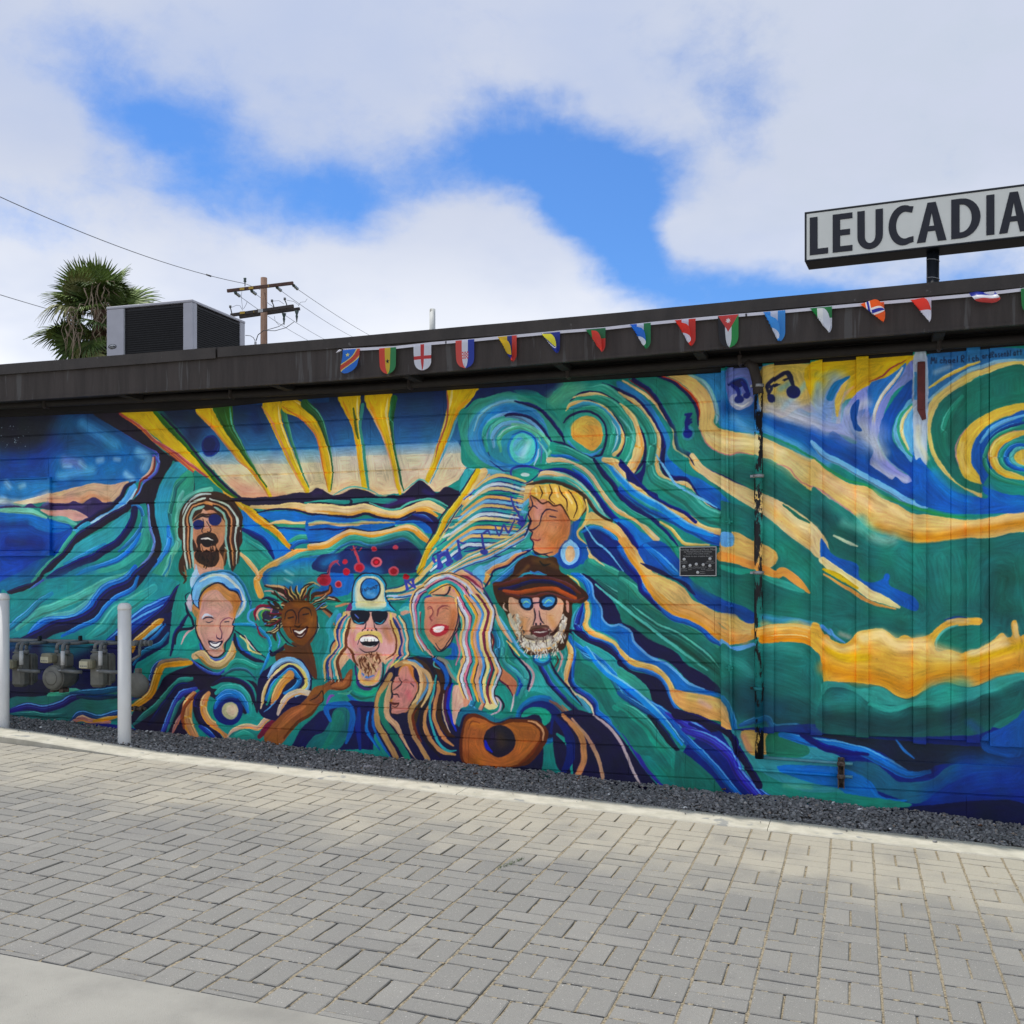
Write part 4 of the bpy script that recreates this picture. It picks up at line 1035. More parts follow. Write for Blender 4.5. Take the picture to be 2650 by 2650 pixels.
f R d8a83c 0 0,750 60,740 100,810 160,880 280,930 350,900 420,820 530,800 620,790 700,830 760,880 840,850 920,880 1040,860 1130,790 1250,710 1400,690 1530,700 1530,760 1400,760 1260,780 1160,840 1110,920 1140,1000 1250,980 1350,1020 1400,1000 1530,960 1640,900 1720,830 1770,870 1810,850 1800,740 1850,720 1880,860 1932,870 1932,1190 1800,1200 1660,1230 1540,1290 1400,1320 1200,1280 1050,1330 930,1400 860,1430 760,1400 680,1340 600,1310 420,1280 300,1280 130,1280 100,1250 90,1050 0,950
b R d8b860 130 600,900 850,960 1000,950
b R d8c060 90 1000,1050 1250,1050
b R c88838 110 120,1150 350,1220 600,1240 850,1330 950,1300 1200,1230 1500,1220 1900,1120
b R c8a828 60 1450,1080 1650,1020 1900,950
b R c8b030 60 150,980 300,1060 500,1050
b R e0d0a0 50 1450,1000 1600,950 1740,870
b R e0d0a0 40 1840,760 1850,860
b R e0c890 60 440,850 520,870 640,830
b R d8c8a0 40 1240,720 1400,720
b R b8a8a0 40 260,840 340,870
s R 5a98d8 30 170,800 210,870 300,920
f R 22786e 0 1150,960 1140,880 1200,820 1300,780 1400,770 1530,780 1530,940 1400,980 1300,970 1230,960
s R 5ab4b0 20 1130,960 1130,890 1200,810 1320,760
s R 1f4f90 20 1200,720 1300,690 1400,690
f R 3a9490 0 100,1280 300,1290 420,1330 600,1320 680,1350 760,1410 900,1440 1050,1350 1200,1300 1400,1330 1540,1300 1700,1230 1932,1190 1932,1280 1700,1350 1500,1440 1200,1470 1050,1480 800,1500 560,1470 300,1400 110,1400
f R 1a5a5c 0 110,1380 250,1330 400,1370 520,1460 700,1480 900,1500 1100,1500 1400,1460 1540,1400 1700,1340 1932,1270 1932,1500 1700,1620 1540,1740 1000,1770 100,1740
b R 2f8c88 110 600,1500 750,1560
b R 3a9490 90 1150,1480 1300,1430
b R 133a40 160 200,1600 600,1680 1000,1660 1400,1560 1600,1500
b R 3a9490 90 1600,1330 1850,1240
f R 1d4fa0 0 1540,1780 1700,1700 1850,1600 1932,1540 1932,1932 1600,1932
b R 264a80 60 1430,1640 1520,1720
b R 2a4f80 50 0,1680 80,1730
# ==== PEOPLE ====
# --- bearded long-haired singer (tile B)
s B 6ab8a8 40 560,880,60 420,900 300,980 230,1100 220,1250 230,1400 200,1500
f B 3a2418 0 540,900 640,900 760,960 840,1060 880,1150 870,1260 880,1400 840,1480 830,1600 780,1700 760,1640 740,1500 700,1640 640,1560 420,1560 400,1640 330,1500 300,1700 260,1640 290,1500 330,1430 240,1350 240,1200 260,1080 340,980 440,910
s B 8a6a50 22 300,1640 310,1750 300,1800
s B 3a2418 26 300,1480 260,1600 260,1690 310,1770 290,1810
s B b8c8c8 24 560,920 440,930 350,1000 290,1100 280,1230
s B b8c8c8 16 770,1040 830,1130 840,1250 860,1300
s B c08a60 30 420,1000 540,1010 640,1060 700,1140 730,1300
s B a8c8b8 18 740,1060 800,1180 780,1330 820,1420
s B b8c8c0 18 300,1240 330,1350 310,1450 340,1500 320,1620
s B 7a5438 24 720,1100 770,1250 740,1400 700,1500 690,1640
s B b8c8c0 16 700,1450 760,1520 740,1620
f B c08a6c 0 460,1110 560,1080 640,1130 700,1200 710,1300 690,1400 640,1480 680,1560 690,1660 680,1700 540,1720 420,1700 380,1620 350,1530 420,1480 400,1400 360,1330 360,1220 400,1150
f B c89a8c 0 400,1620 480,1660 560,1650 660,1660 700,1700 620,1740 520,1760 410,1720
f B c89a88 0 490,1070 540,1130 560,1250 480,1260 450,1150 470,1100
s B 3a2418 20 380,1190 450,1130 530,1130 620,1125 660,1150
f B 1d2a6c 0 545,1145 600,1125 655,1150 660,1200 620,1240 560,1225 540,1190
f B 1d2a6c 0 385,1210 430,1180 475,1195 470,1245 430,1280 390,1260
b B 2a4ab0 20 580,1170 620,1200
b B 2a4ab0 18 420,1210 440,1240
s B 1a1420 10 480,1170 490,1230 470,1290 480,1310
s B 1a1420 10 520,1200 560,1280 540,1310 520,1300
f B 2e1c14 0 420,1400 440,1340 520,1310 600,1320 640,1390 610,1440 640,1500 640,1580 600,1640 540,1650 460,1620 410,1580 400,1520 430,1450
f B c08a6c 0 460,1420 470,1500 520,1480 560,1500 600,1490 600,1440 540,1440
f B 180c10 0 460,1385 520,1350 610,1385 580,1430 520,1450 480,1430
s B d8dce0 18 475,1385 520,1370 590,1385
s B d0d0d8 8 500,1430 540,1440 570,1425
s B 2e1c14 10 470,1440 490,1510 520,1480 540,1520 570,1480 590,1510
# --- older man, white hair (tile F)
f F 2a9488 0 770,640 660,700 640,840 700,850 800,820 820,740
s F c8a0a4 20 780,640 700,700 650,800
f F a0c0dc 0 800,0 850,130 900,100 820,200 760,250 740,150 790,50
s F 246a94 30 760,250 840,130 930,90 1060,70 1160,90 1250,170 1310,280 1340,380 1340,480
s F 0f1430 26 690,390 710,480 760,560 760,640 640,660 600,720 590,800
f F 7ab4e4 0 760,300 800,180 900,110 1060,80 1160,110 1240,190 1290,300 1300,420 1240,510 1190,540 1220,460 1250,380 1220,280 1120,250 1060,190 980,190 880,230 830,320 830,440 780,400
s F c8d4d0 26 840,170 960,110 1080,120 1180,190 1250,290 1280,400 1230,500
s F 2a6ac0 26 1060,190 1130,250 1220,260 1250,360 1240,430
s F 0f1430 12 760,250 750,320 780,400 840,450
s F 0f1430 10 700,380 690,320 740,280
f F b8b0c0 0 700,370 740,300 760,390 750,480 710,430
f F c08a58 0 830,440 830,330 880,250 980,190 1060,200 1130,260 1220,280 1250,370 1210,460 1190,560 1180,620 1150,720 1080,800 1080,890 1020,930 950,920 900,860 830,740 800,640 800,540 760,480 770,400
f F c89c90 0 880,300 1000,260 1080,330 1160,420 1180,560 1180,640 1140,740 1070,800 1070,880 1010,925 950,910 900,850 840,740 810,640 830,520 850,420
b F b8743c 60 1180,330 1210,440 1170,500
b F b0743c 50 880,270 960,220
s F 0f1430 14 830,450 830,350 880,260 980,195 1060,200 1130,255 1210,280 1250,370
s F 1a1430 14 1190,540 1170,600 1180,640 1150,720 1100,790 1080,880 1010,930 930,910 860,800 800,680 790,560
f F a08050 0 770,480 800,460 820,500 790,530
s F c0ccd8 22 860,540 900,500 970,520
s F 14142c 12 870,550 900,530 950,530 980,545
s F 14142c 8 900,575 930,585 970,570
s F 14142c 8 1090,580 1130,575
s F 7a3a5a 9 1170,550 1120,535 1060,570 1040,630 1060,690 1050,740 1010,740 1000,700
s F 14142c 9 1000,720 1020,745 1050,740 1060,690
s F 8a4a50 9 920,750 940,790 1000,810 1060,790 1075,750
f F 14142c 0 930,765 1000,775 1065,765 1050,810 1000,820 950,810
f F d8d8d8 0 940,775 1000,780 1060,770 1030,800 960,800
s F d0d0d0 24 940,825 990,835 1040,825
s F 3a3a3a 4 950,840 970,850 990,840 1010,850 1030,840
# collar
s F 3a44a4 40 840,800 880,900 980,960 1080,940 1160,840 1180,740
s F c0a068 80 780,920,60 860,900 930,980 1010,1010 1100,970 1160,880 1170,780,20
s F 8a7a50 20 800,900 900,1000 1000,1040 1100,1000 1200,880
s F 3a4ca8 30 760,960 860,1040 960,1090 1040,1090 1120,1020
s F 171430 40 1190,700 1200,800 1260,880 1380,950 1480,980
f F 2a9488 0 1190,660 1300,660 1420,720 1500,800 1500,940 1420,860 1340,760 1250,700
s F 171430 16 1190,660 1240,700 1340,780 1400,860 1500,940
s F c8c070 24 1240,720 1310,780 1340,860 1450,900
s F 2f6ac0 24 1210,740 1250,840 1340,900
s F d8c8b8 14 1280,710 1340,800 1400,870
s F 2a84c0 34 1180,600 1300,600 1420,640 1520,740 1540,860 1500,980 1440,1100
s F 2a9484 60 1100,1060 1180,980 1280,980 1380,1030 1450,1030
s F 1f4f60 30 1060,1120 1160,1060 1300,1060 1400,1160
# --- dark-skinned laughing singer (tile F right / G left)
s G 3a2014 22 60,450 40,380 -20,340 -60,300
s G 3a2014 40 100,440 120,360 160,300 220,270
s G d0b060 20 100,400 150,300 230,260 300,290
s G 2f8c94 30 160,360 220,310 290,310
s G 17142a 14 110,330 170,280 240,265
s G 3a2014 50 200,440 250,380 340,370 400,340 400,290
s G a8683c 20 250,400 340,380 390,350 400,300
s G 3a2014 40 240,450 350,420 430,420 500,450
s G d0b898 18 300,430 380,415 450,430
s G 3aa088 26 340,460 430,480 520,460 610,430
s G d09070 26 460,500 530,480 600,470
s G 3a2014 26 280,500 370,540 440,600 500,640 450,690
s G a07050 34 330,540 400,600 440,680
s G 3a2014 60 -20,420 -90,340 -200,300
s F 3a2014 40 1780,380 1700,280 1600,230 1490,220
s F d0a868 22 1740,340 1690,250 1600,220 1500,210
s F 3a2014 40 1760,400 1650,330 1560,290
s F c8a080 16 1740,380 1680,320 1560,270 1480,270
s F 3a9c90 20 1700,400 1620,340 1500,300
s F 171430 30 1720,430 1620,380 1520,340 1460,350
s F 3aa090 34 1700,430 1640,390 1590,390
s F 2a2040 200 1640,480,120 1560,500 1500,540,100
s F 7a1838 30 1540,420 1440,420 1390,480 1400,560
s F d0a080 22 1540,450 1450,450 1410,500 1430,560
s F 5a9c50 16 1560,470 1490,460 1450,500 1460,550
s F 5a9ce0 24 1390,440 1330,480 1330,560 1400,600
s F 3aa0a0 20 1460,400 1500,360 1550,380
s F c07090 16 1600,420 1560,440 1540,520
s F 5a80d0 20 1640,470 1560,560 1480,600
s F 3aa08c 18 1600,560 1530,600 1500,660
s F 5a80d0 18 1600,600 1560,680 1540,720
s F c8b0b0 14 1600,450 1640,460 1640,500
s F 7a1838 16 1400,600 1440,700 1500,740
s F 3a2014 40 1620,600 1580,700 1600,760
s F 5a98e0 22 1610,680 1640,760 1620,830
s F 3aa088 26 1660,740 1700,810
s F 171430 40 1700,800 1640,860 1560,900 1540,860
f F 5a3420 0 1600,900 1700,850 1780,840 1760,780 1860,800 1932,780 1932,1030 1860,960 1750,930 1620,980
f F 6e3f20 0 1640,560 1680,460 1780,400 1900,390 1990,440 2010,560 1990,700 1940,800 1860,820 1760,760 1690,680
f G 5a3420 0 170,800 60,900 -60,880 0,1000 120,1040 220,1200 270,1220 260,1100 230,960
f G 6e3f20 0 -110,560 -90,470 0,400 120,420 220,500 240,600 220,740 170,860 120,900 60,830 0,790 -70,690
b G 8a5228 60 60,520 150,560 180,680
b G 8a5228 50 -60,600 -30,700
s G 2e170c 12 -20,520 40,530 60,600 50,650 20,690
s G 2e170c 14 90,600 80,540 120,510 170,540
s G 3a1c10 10 60,660 90,680 110,660 140,680
s G 14100c 8 95,555 130,545
s G 14100c 8 -60,600 -10,590
s G 2e170c 10 0,790 30,720 60,700
f G 7a4a50 0 30,720 100,740 170,690 165,770 120,810 70,790
f G 180c10 0 45,730 100,750 155,715 140,775 100,795 70,775
s G e0e0e0 10 65,745 105,760 145,735
s G d0d0d0 7 90,785 120,780 135,765
s G b8c0c0 8 270,640 290,700 270,760
# guitarist sleeve swirl
s F 8ab8e0 50 1520,1130 1600,1010 1720,950 1840,1000 1910,1120 1900,1250 1800,1320
s F c8c060 34 1460,1400,20 1500,1230 1580,1110 1680,1020 1780,1010 1870,1080 1900,1200 1840,1270
s F d8c0a0 30 1450,1440 1480,1260 1560,1130 1640,1060
s F 171a50 24 1490,1330 1540,1190 1620,1100 1730,1020 1820,1060 1870,1150 1850,1240
s F 2a74c0 50 1500,1350 1570,1210 1660,1120 1740,1060 1810,1110 1830,1180 1760,1260 1680,1290
s F 2a9488 36 1510,1400 1570,1240 1650,1140 1740,1080
s F c08a58 80 1740,1110,90 1660,1190 1600,1300 1560,1390,30
s F c0b0a8 60 1620,1500,30 1660,1400 1720,1320 1820,1280 1932,1290
s F 5a98d0 14 1600,1360 1540,1430 1480,1480
# arm + hand with mic
f G 8a5434 0 -140,1640 0,1520 100,1480 180,1400 240,1310 340,1280 420,1230 520,1230 580,1150 620,1130 615,1250 580,1310 480,1340 400,1330 340,1380 340,1440 300,1480 250,1540 100,1660 -20,1800 -100,1880 -220,1880 -260,1800
s G a86a44 60 -120,1720 0,1600 150,1500
s G 5a3018 30 -60,1820 60,1680 200,1580 280,1500
s G a86a44 50 430,1290 520,1270 590,1190
f G 7a4830 0 190,1430 260,1370 330,1420 310,1480 230,1460
s G 1a0c0c 9 200,1440 270,1400 320,1340 330,1450 280,1480
s G 1a0c0c 9 410,1280 470,1240 540,1220
s G 5a3018 14 420,1320 520,1330 590,1290 610,1200
s G 7a50a0 30 370,1470 400,1400 440,1390
# --- hat, sunglasses, blond beard (tile G)
s G 3a9ca8 60 470,560,60 380,700 420,800 400,940 350,1050 350,1180
f G c8a070 0 580,540 530,640 500,760 430,860 440,1000 340,1100 380,1180 450,1200 560,1060 640,1000 900,1050 1000,1100 1080,1000 1150,960 1130,850 1080,740 1060,620 1020,560
s G c08a60 40 560,580 520,700 480,830 430,940 440,1040
s G 2a9098 26 600,600 550,700 540,800 470,900 460,1000 380,1120
s G d0b458 34 540,560 530,660 480,740 500,830
s G 6a4030 26 600,690 560,800 500,900 470,1050 440,1160
s G 2a70b8 20 500,580 460,680 480,760 430,860
s G 14142c 12 520,570 500,680 540,740 440,850 400,940 420,1030 330,1120
s G c89aa0 20 620,720 580,820 560,900
f G 5a94e0 0 470,590 520,580 480,740 450,760
s G d0b458 34 1000,570 1030,680 1070,780 1100,880 1080,960
s G c07a90 26 1060,640 1090,760 1130,880 1080,980 980,1060
s G 6a3828 16 1000,640 1040,760 1060,860 1050,960 960,1030
s G b8c8e0 44 1080,620,20 1130,730 1150,860 1160,970,60
s G 14142c 12 1060,600 1120,720 1140,860 1140,960 1080,1010
s G 3a9c98 26 1020,1030 960,1100 930,1220
s G c89a94 26 1060,1020 990,1090 950,1200
s G d0c058 24 1090,1040 1020,1100 990,1180
f G c89884 0 600,560 660,640 640,740 560,830 550,940 570,990 650,1070 700,1160 690,1240 740,1290 840,1290 900,1220 920,1100 920,1000 1020,970 1050,900 1020,760 980,640 960,560
f G c8987c 0 780,550 830,550 850,700 880,760 720,760 740,700 760,640
b G c08078 50 620,780 640,880
b G b87a50 60 960,740 1000,830
s G 1a1420 10 760,650 750,710 720,740 730,760 770,765
s G 1a1420 10 835,650 850,720 870,740 850,765
e G 1a1420 0 775,745 8,14
e G 1a1420 0 815,745 8,14
f G 10182c 0 610,550 770,550 770,620 740,680 690,680 630,650
f G 10182c 0 840,550 960,560 955,640 920,680 860,680 835,620
b G 2a9ca8 22 650,640 720,670
b G 5a70c0 20 660,580 690,620
b G 2a9ca8 20 870,660 930,660
s G 6a3a20 26 570,900 620,960 640,1030 680,1090
s G c8b060 44 660,830 700,780 800,770 890,780 920,860
s G c8a088 16 590,860 640,950 700,960
f G c89880 0 680,850 720,780 860,790 900,880 870,950 780,970 700,930
s G 1a1420 9 680,880 700,820 740,790 840,790 890,840 890,900 850,950 760,960 700,920
f G 0a0a18 0 705,840 790,850 890,840 870,890 810,905 740,890
f G e8e8ec 0 705,830 730,805 830,800 885,835 870,850 800,845 720,850
s G 1a1420 4 780,825 782,850
s G 1a1420 4 815,825 817,850
s G 1a1420 4 845,825 847,850
s G 1a1420 4 750,825 752,845
s G e0e0e0 10 740,890 800,905 850,892
f G c89c70 0 700,980 900,960 920,1040 880,1100 850,1180 800,1200 740,1160 700,1090 660,1020
s G 6a3828 14 770,990 760,1060 790,1120 770,1170
s G 6a3828 14 830,990 850,1060 820,1110 810,1180
s G 6a3828 12 720,1000 730,1080 760,1130
s G 5a2a20 14 870,990 900,1040 870,1090
s G d8b060 40 700,1140 700,1220 780,1270 860,1230 890,1140
s G 5a8ad8 22 720,1170 770,1210 840,1190
s G 14142c 14 660,1060 660,1200 700,1280 780,1310 880,1280 930,1180 930,1060
s G 3a2a70 30 650,1100 680,1260 740,1320 860,1330
s G 2a9c80 50 650,1200,20 640,1290 680,1350 780,1370 850,1340
s G 1a5a50 24 580,1350 700,1420 840,1400
s G 2a62b0 50 570,1370 660,1460 800,1480
s G 4aa090 24 480,1370 580,1370 620,1340
# hat
f G 3a9cc8 0 620,460 640,260 700,190 790,170 890,190 950,270 960,380 990,480 1060,540 1000,545 580,540 600,500
f G d0d0b0 0 660,500 650,300 720,210 800,195 880,215 940,300 945,400 960,500 880,530 700,520
b G 7ab8d0 40 640,300 640,420 630,520
b G c8c080 50 880,480 760,500
b G 6ac0c0 30 640,520 800,530 980,520
s G 14142c 12 600,540 620,460 630,290 690,195 790,165 890,185 955,270 960,390 1000,490 1060,545
s G 14142c 10 590,545 780,550 1000,548
f G 6a2a70 0 560,540 610,460 620,530
e G 10182c 0 803,330 105,118
e G 3a80c8 0 803,325 92,104
b G 7ab8e8 40 780,370 840,390
b G 2a62b0 60 780,260 840,270
# lettering INPOINT on the cap
s G 1a2448 6 722,320 718,350
s G 1a2448 6 738,350 740,322 756,346 758,316
s G 1a2448 6 768,346 770,308 786,312 784,326 770,328
s G 1a2448 6 796,328 802,316 812,322 808,334 798,332
s G 1a2448 6 822,330 824,310
s G 1a2448 6 834,328 836,302 850,322 852,296
s G 1a2448 6 864,320 866,290
s G 1a2448 6 852,292 880,284
# --- lower body area between (tile G bottom)
F G 14164c 0 280,1560 620,1440 870,1460 830,1932 0,1932 100,1740
f G 1f6c70 0 240,1800 330,1760 400,1640 440,1540 520,1500 600,1560 600,1700 560,1820 460,1932 160,1932
s G 2a62b0 60 400,1640 360,1540 420,1490 560,1480 620,1560 610,1720 560,1860
f G 22786c 0 420,1620 460,1540 530,1560 540,1660 480,1780 400,1880 300,1932 380,1800
s G 1c2f80 60 690,1520 680,1700 700,1932
s G 1f4fa8 30 780,1560 770,1720 830,1840 900,1932
s G 2a70c0 20 770,1600 760,1740 830,1860
# --- woman with eyes closed, long hair (tile I)
f I 16143c 0 380,160 500,60 640,0 900,0 1000,120 1040,300 1000,500 1090,700 1090,1080 850,1060 700,1040 430,1000 250,700 260,480 300,330
s I b08a60 60 430,180,50 340,330 300,440 290,560 300,680 370,800 440,920 480,1000
s I 227868 66 410,300,30 350,420 340,560 370,660 440,760 510,860 570,960 600,1030
s I c09868 60 430,260,30 400,400 390,500 400,600 480,680 540,780 600,870 690,1010,40
s I 2a62b0 26 260,520 250,640 280,760 340,870 420,990
s I 2a78c8 20 210,550 190,680 220,800 290,900
s I b08a60 50 480,90,40 600,50 700,100 760,200 760,300 720,420 650,500 620,600 640,720 680,830 760,960 800,1030
s I d0b070 40 560,60 660,70 720,150 730,260 700,400 640,470
s I 5a90c0 26 600,30 700,60 780,170 800,280 740,400 690,470
s I 3a2818 40 660,10 770,80 830,200 830,300 790,410 710,500 680,600 660,720
s I c8a868 44 700,100 790,160 830,280 800,400 740,500
s I c09060 44 860,250 840,400 780,520 760,640 790,760 850,860 930,940 1070,980
s I 1a1420 36 760,20 850,120 880,230 860,340 800,450 740,560 730,680 760,800 840,900 920,1000
s I 6a3020 30 690,520 650,600 680,740 730,850
s I 3aa0a8 26 880,180 860,340 820,460 820,600 860,760 920,880 1000,940 1080,940
s I c08860 40 900,250 910,340 870,470 860,600 900,720 960,820 1050,890
s I 3a2014 50 860,60 930,200 950,330 920,440 910,560 930,660 1000,770 1060,800
s I 5ab4b0 16 880,0 860,80 920,120
s I 2a62b8 44 860,20 960,120 990,230 970,320
s I 8a8a80 50 900,10 980,60 1040,180 1100,260
s I 3aa0a0 30 1000,80 1060,180 1120,240 1180,260
s I 2a3ab8 34 1040,270 1010,380 1000,500 1040,620 1080,740
s I 4a1a50 26 1000,300 980,400 970,540 1010,680
s I c8b0a0 16 960,370 950,520 980,660 1020,760
f I c8a080 0 1060,290 1150,310 1220,420 1190,480 1120,520 1090,600 1070,680 1040,560 1040,400
b I d8b8a0 40 1100,380 1130,450
f I c08450 0 500,190 520,110 600,70 660,120 670,210 700,280 690,360 640,440 600,540 540,560 470,570 430,550 440,470 420,440 450,400 440,300 470,220
f I c88a84 0 500,190 540,110 600,100 650,220 690,290 680,360 630,450 600,530 540,560 470,570 435,550 440,480 450,400 445,300 470,210
b I c86a74 50 600,360 620,410
b I c87a40 30 620,110 650,190
s I 1a1420 12 510,190 470,200 440,280 440,370 500,380
s I 1a1420 10 510,210 530,260 500,300 450,340
s I 1a1420 9 450,380 490,375 510,410
s I 1a1420 10 660,130 670,210 700,270 700,340 640,450 600,520
s I 1a1420 9 620,265 650,290 655,305
s I 8a4a4a 8 550,240 580,230 600,240
s I 7a3a38 24 420,460 460,470 500,465
s I 3a1818 8 420,460 480,470 510,460 480,500 430,490
s I 1a1420 10 440,520 430,560 490,575 560,560
f I 14143c 0 500,590 580,560 600,640 600,740 680,860 750,1020 690,1030 600,880 540,760
# --- blonde singer (tile G right / H left)
f G 2a8aa0 0 1100,520 1200,430 1260,420 1240,700 1240,850 1320,960 1420,1010 1250,990 1180,900 1140,700
f G 3a44a8 0 1190,430 1330,380 1420,400 1330,430 1290,560 1280,760 1250,640 1260,500
s G 2a62b0 60 1560,900 1640,900 1640,1000 1560,1010
s G c8988c 50 1460,200,20 1340,330 1240,420 1220,520 1130,560
s G d0a8a0 40 1300,560 1270,720 1300,850 1380,940 1430,1000
s G 6a2a38 14 1310,560 1300,740 1340,860 1420,980
s G 5ab4b8 40 1100,540 1170,520 1240,560
f G c89868 0 1380,250 1500,180 1620,130 1750,150 1860,230 1932,330 1932,1250 1760,1260 1700,1000 1700,600 1660,420 1500,380 1420,390
s G d0b078 30 1420,210,14 1540,170 1640,130 1760,160 1880,230 1932,300
s G 5a60b8 14 1420,200 1560,120 1700,120 1850,190 1932,270
f G 6ab0dc 0 1820,160 1932,90 1932,260
s G 17142c 16 1400,360 1440,280 1560,240 1600,290 1560,380 1430,380
s G d0b458 20 1450,320 1520,270 1540,340
s G 17142c 12 1590,310 1700,270 1760,300 1760,380 1840,440
s G c88a94 44 1640,330,40 1720,290 1760,400
s G c0c8d0 26 1740,330 1720,450 1760,560
s G 7a2a48 26 1620,190 1760,210 1850,260 1932,330
s G c0a8b0 26 1820,260 1900,340 1932,400
s G 4a4aa0 16 1600,140 1590,200 1500,290
s G 17142c 14 1700,400 1740,500 1720,620 1700,720 1760,850 1740,960 1690,1060
s G d0b880 40 1790,300 1830,420 1800,520 1850,620 1900,720
s G c87898 22 1700,440 1700,600 1660,700 1680,860 1700,960 1660,1090
s G 3aa098 26 1700,520 1720,700 1700,820 1720,940 1690,1060
s G c0c8d8 34 1760,330,20 1790,500 1850,640 1830,760 1810,870 1860,980 1900,1100
s G d8a038 50 1780,560,20 1800,680 1750,800 1780,920 1760,1000
s G 17142c 12 1810,560 1830,680 1780,800 1820,920 1800,1050 1740,1160
s G 6a2a28 14 1860,440 1880,560 1932,680
s G d8b048 44 1870,560 1932,640
s G d0b458 36 1932,860 1900,960 1870,760 1860,660
s G 17142c 12 1860,600 1870,760 1900,900 1932,1000
s G 6a3a20 34 1760,1040 1720,1120 1760,1200 1740,1250
s G d0b048 30 1810,1000 1790,1100 1740,1160
s G c88a94 30 1860,1040 1830,1160 1790,1240
f G c88e74 0 1350,430 1430,400 1560,400 1650,420 1680,540 1680,680 1640,780 1600,870 1500,950 1450,900 1380,820 1340,720 1350,560
b G c07048 60 1640,560 1620,700
b G c88078 70 1400,700 1420,620
s G 17142c 12 1690,500 1690,680 1640,800 1600,880 1500,950 1440,900
s G 8a4a4a 9 1380,530 1420,520 1430,570 1400,610 1430,640
s G 8a4a4a 9 1470,590 1480,530 1520,490 1580,490
s G 8a4a4a 7 1520,520 1560,515 1590,530
f G b84a50 0 1400,735 1450,690 1500,690 1560,690 1590,690 1580,750 1530,785 1470,785 1430,765
f G e0dcdc 0 1440,735 1480,710 1560,705 1540,740 1500,755
s H d0b870 30 0,430 60,620 130,720 150,860 130,960 180,1140
s H 17142c 12 30,440 40,560 100,660 140,760 110,880 120,980 170,1160
s H c0c8d8 26 0,500 30,620 90,760 60,930 110,1060 80,1180
s H d8a038 40 0,760 50,850 0,960
s H d8b048 36 90,600 150,740 150,850 110,950 150,1080
s H 6a2a48 20 0,940 60,1080 110,1180 20,1300
s H c87898 30 120,580 180,700 190,850 160,1000
s H 3a9ca0 34 130,480 180,560 230,680 300,780 340,860
s H 17142c 24 150,640 220,760 250,880 290,980 280,1080 260,1180 180,1300 160,1400 200,1500
s H c08860 60 220,880,40 250,980 260,1100 220,1220 130,1340 110,1420 140,1480
s H 7a2030 12 240,870 290,960 280,1080 240,1200
s H 5a98d8 30 170,900 180,1020 220,1110 200,1200 110,1300 90,1400
s H c08878 30 130,1120 120,1220 60,1320 40,1420
s H d0b458 20 0,1220 60,1150 40,1040
s H 3a2a70 20 190,470 240,560 280,640 320,740
s H c88a7c 26 0,330 80,360 160,430 180,470
s H 4a4a8a 14 0,300 100,350 170,400 190,460
e H d0c080 0 270,1620 80,70
s H 17142c 20 200,1500 260,1540 350,1560 400,1640 380,1700
s H c8a8c0 20 320,1560 370,1620 350,1700 270,1740
s H c89080 34 110,1500,20 170,1540 190,1620 160,1680
s H 6a2048 12 130,1490 190,1540 210,1620 180,1690
s H 246a8c 60 80,1440 110,1560 80,1660 180,1720
f H c89078 0 0,1460 60,1540 60,1620 0,1650
# --- thin-faced horn player (tile D)
f D c8a048 0 700,1150 850,1140 960,1150 1100,1200 1200,1280 1230,1380 1170,1450 1060,1460 1050,1380 1000,1400 960,1330
f D c88a68 0 700,1170 740,1240 830,1300 960,1340 1000,1400 1050,1390 1060,1480 1060,1600 1000,1740 940,1820 860,1850 740,1830 690,1790 690,1700 680,1640 690,1590 650,1570 660,1520 640,1450 650,1380 640,1350 680,1330 650,1270 660,1200
b D b87048 120 1000,1480 960,1620 900,1740
b D b86a40 90 860,1560 840,1760
b D c08468 70 760,1420 740,1560
b D c89078 50 740,1780 850,1800
s D 3a2010 22 740,1170 730,1230 780,1260 860,1280 940,1320 1000,1400 1050,1380 1090,1460
s D 3a2010 18 850,1150 870,1210 850,1270 920,1300
s D d8a838 44 880,1160 900,1240 930,1290
s D 3a2010 18 930,1160 950,1240 970,1320
s D d8b048 50 790,1170 770,1220
s D 3a2010 18 1030,1200 1060,1270 1120,1340 1140,1440
s D d8a838 50 1000,1200 1020,1290 1090,1380 1100,1440
s D d8a838 40 1110,1230 1170,1320 1170,1420
s D 3a2010 18 1190,1270 1230,1360 1180,1450
s D d8b860 26 1220,1290 1240,1400 1210,1500
s D 1a1430 14 640,1370 680,1340 720,1360
s D 1a1430 12 645,1400 660,1500 640,1560 690,1590
s D 1a1430 14 660,1540 720,1480 740,1410 800,1380 860,1390
s D 4a2030 12 860,1390 880,1430 920,1430
s D 4a3030 6 820,1465 870,1480
s D b0a8c0 16 690,1700 740,1725 770,1720
s D 1a1430 14 690,1780 720,1830 800,1830 860,1860
s D 2a62b8 24 680,1820 760,1870 880,1870 940,1820
e D 1d4aa0 0 1060,1830 118,150
e D 8ac0e8 0 1060,1820 95,120
f D 8ac0e8 0 1060,1680 1000,1760 1120,1760
e D d8b890 0 1060,1830 50,80
# --- hat, glasses, white beard man (tile H)
s H 2a70c8 40 1120,340 1200,400 1240,500 1240,600
s H d0c060 20 1030,340 1120,390 1160,460
f H 3a2010 0 290,430 380,400 480,330 520,230 640,150 720,150 800,170 900,160 940,220 960,300 1040,350 1130,430 1220,520 1240,580 1180,620 1090,620 1080,740 1050,900 1010,1060 940,1100 700,1140 620,1120 540,1000 470,860 420,720 330,600
b H 6a4828 50 700,190 820,200 920,260
b H 7a5a30 30 640,250 560,330 480,390
s H 14100c 20 760,200 800,240 860,230
s H 3aa0c0 22 520,390 600,330 680,320 760,330 820,335
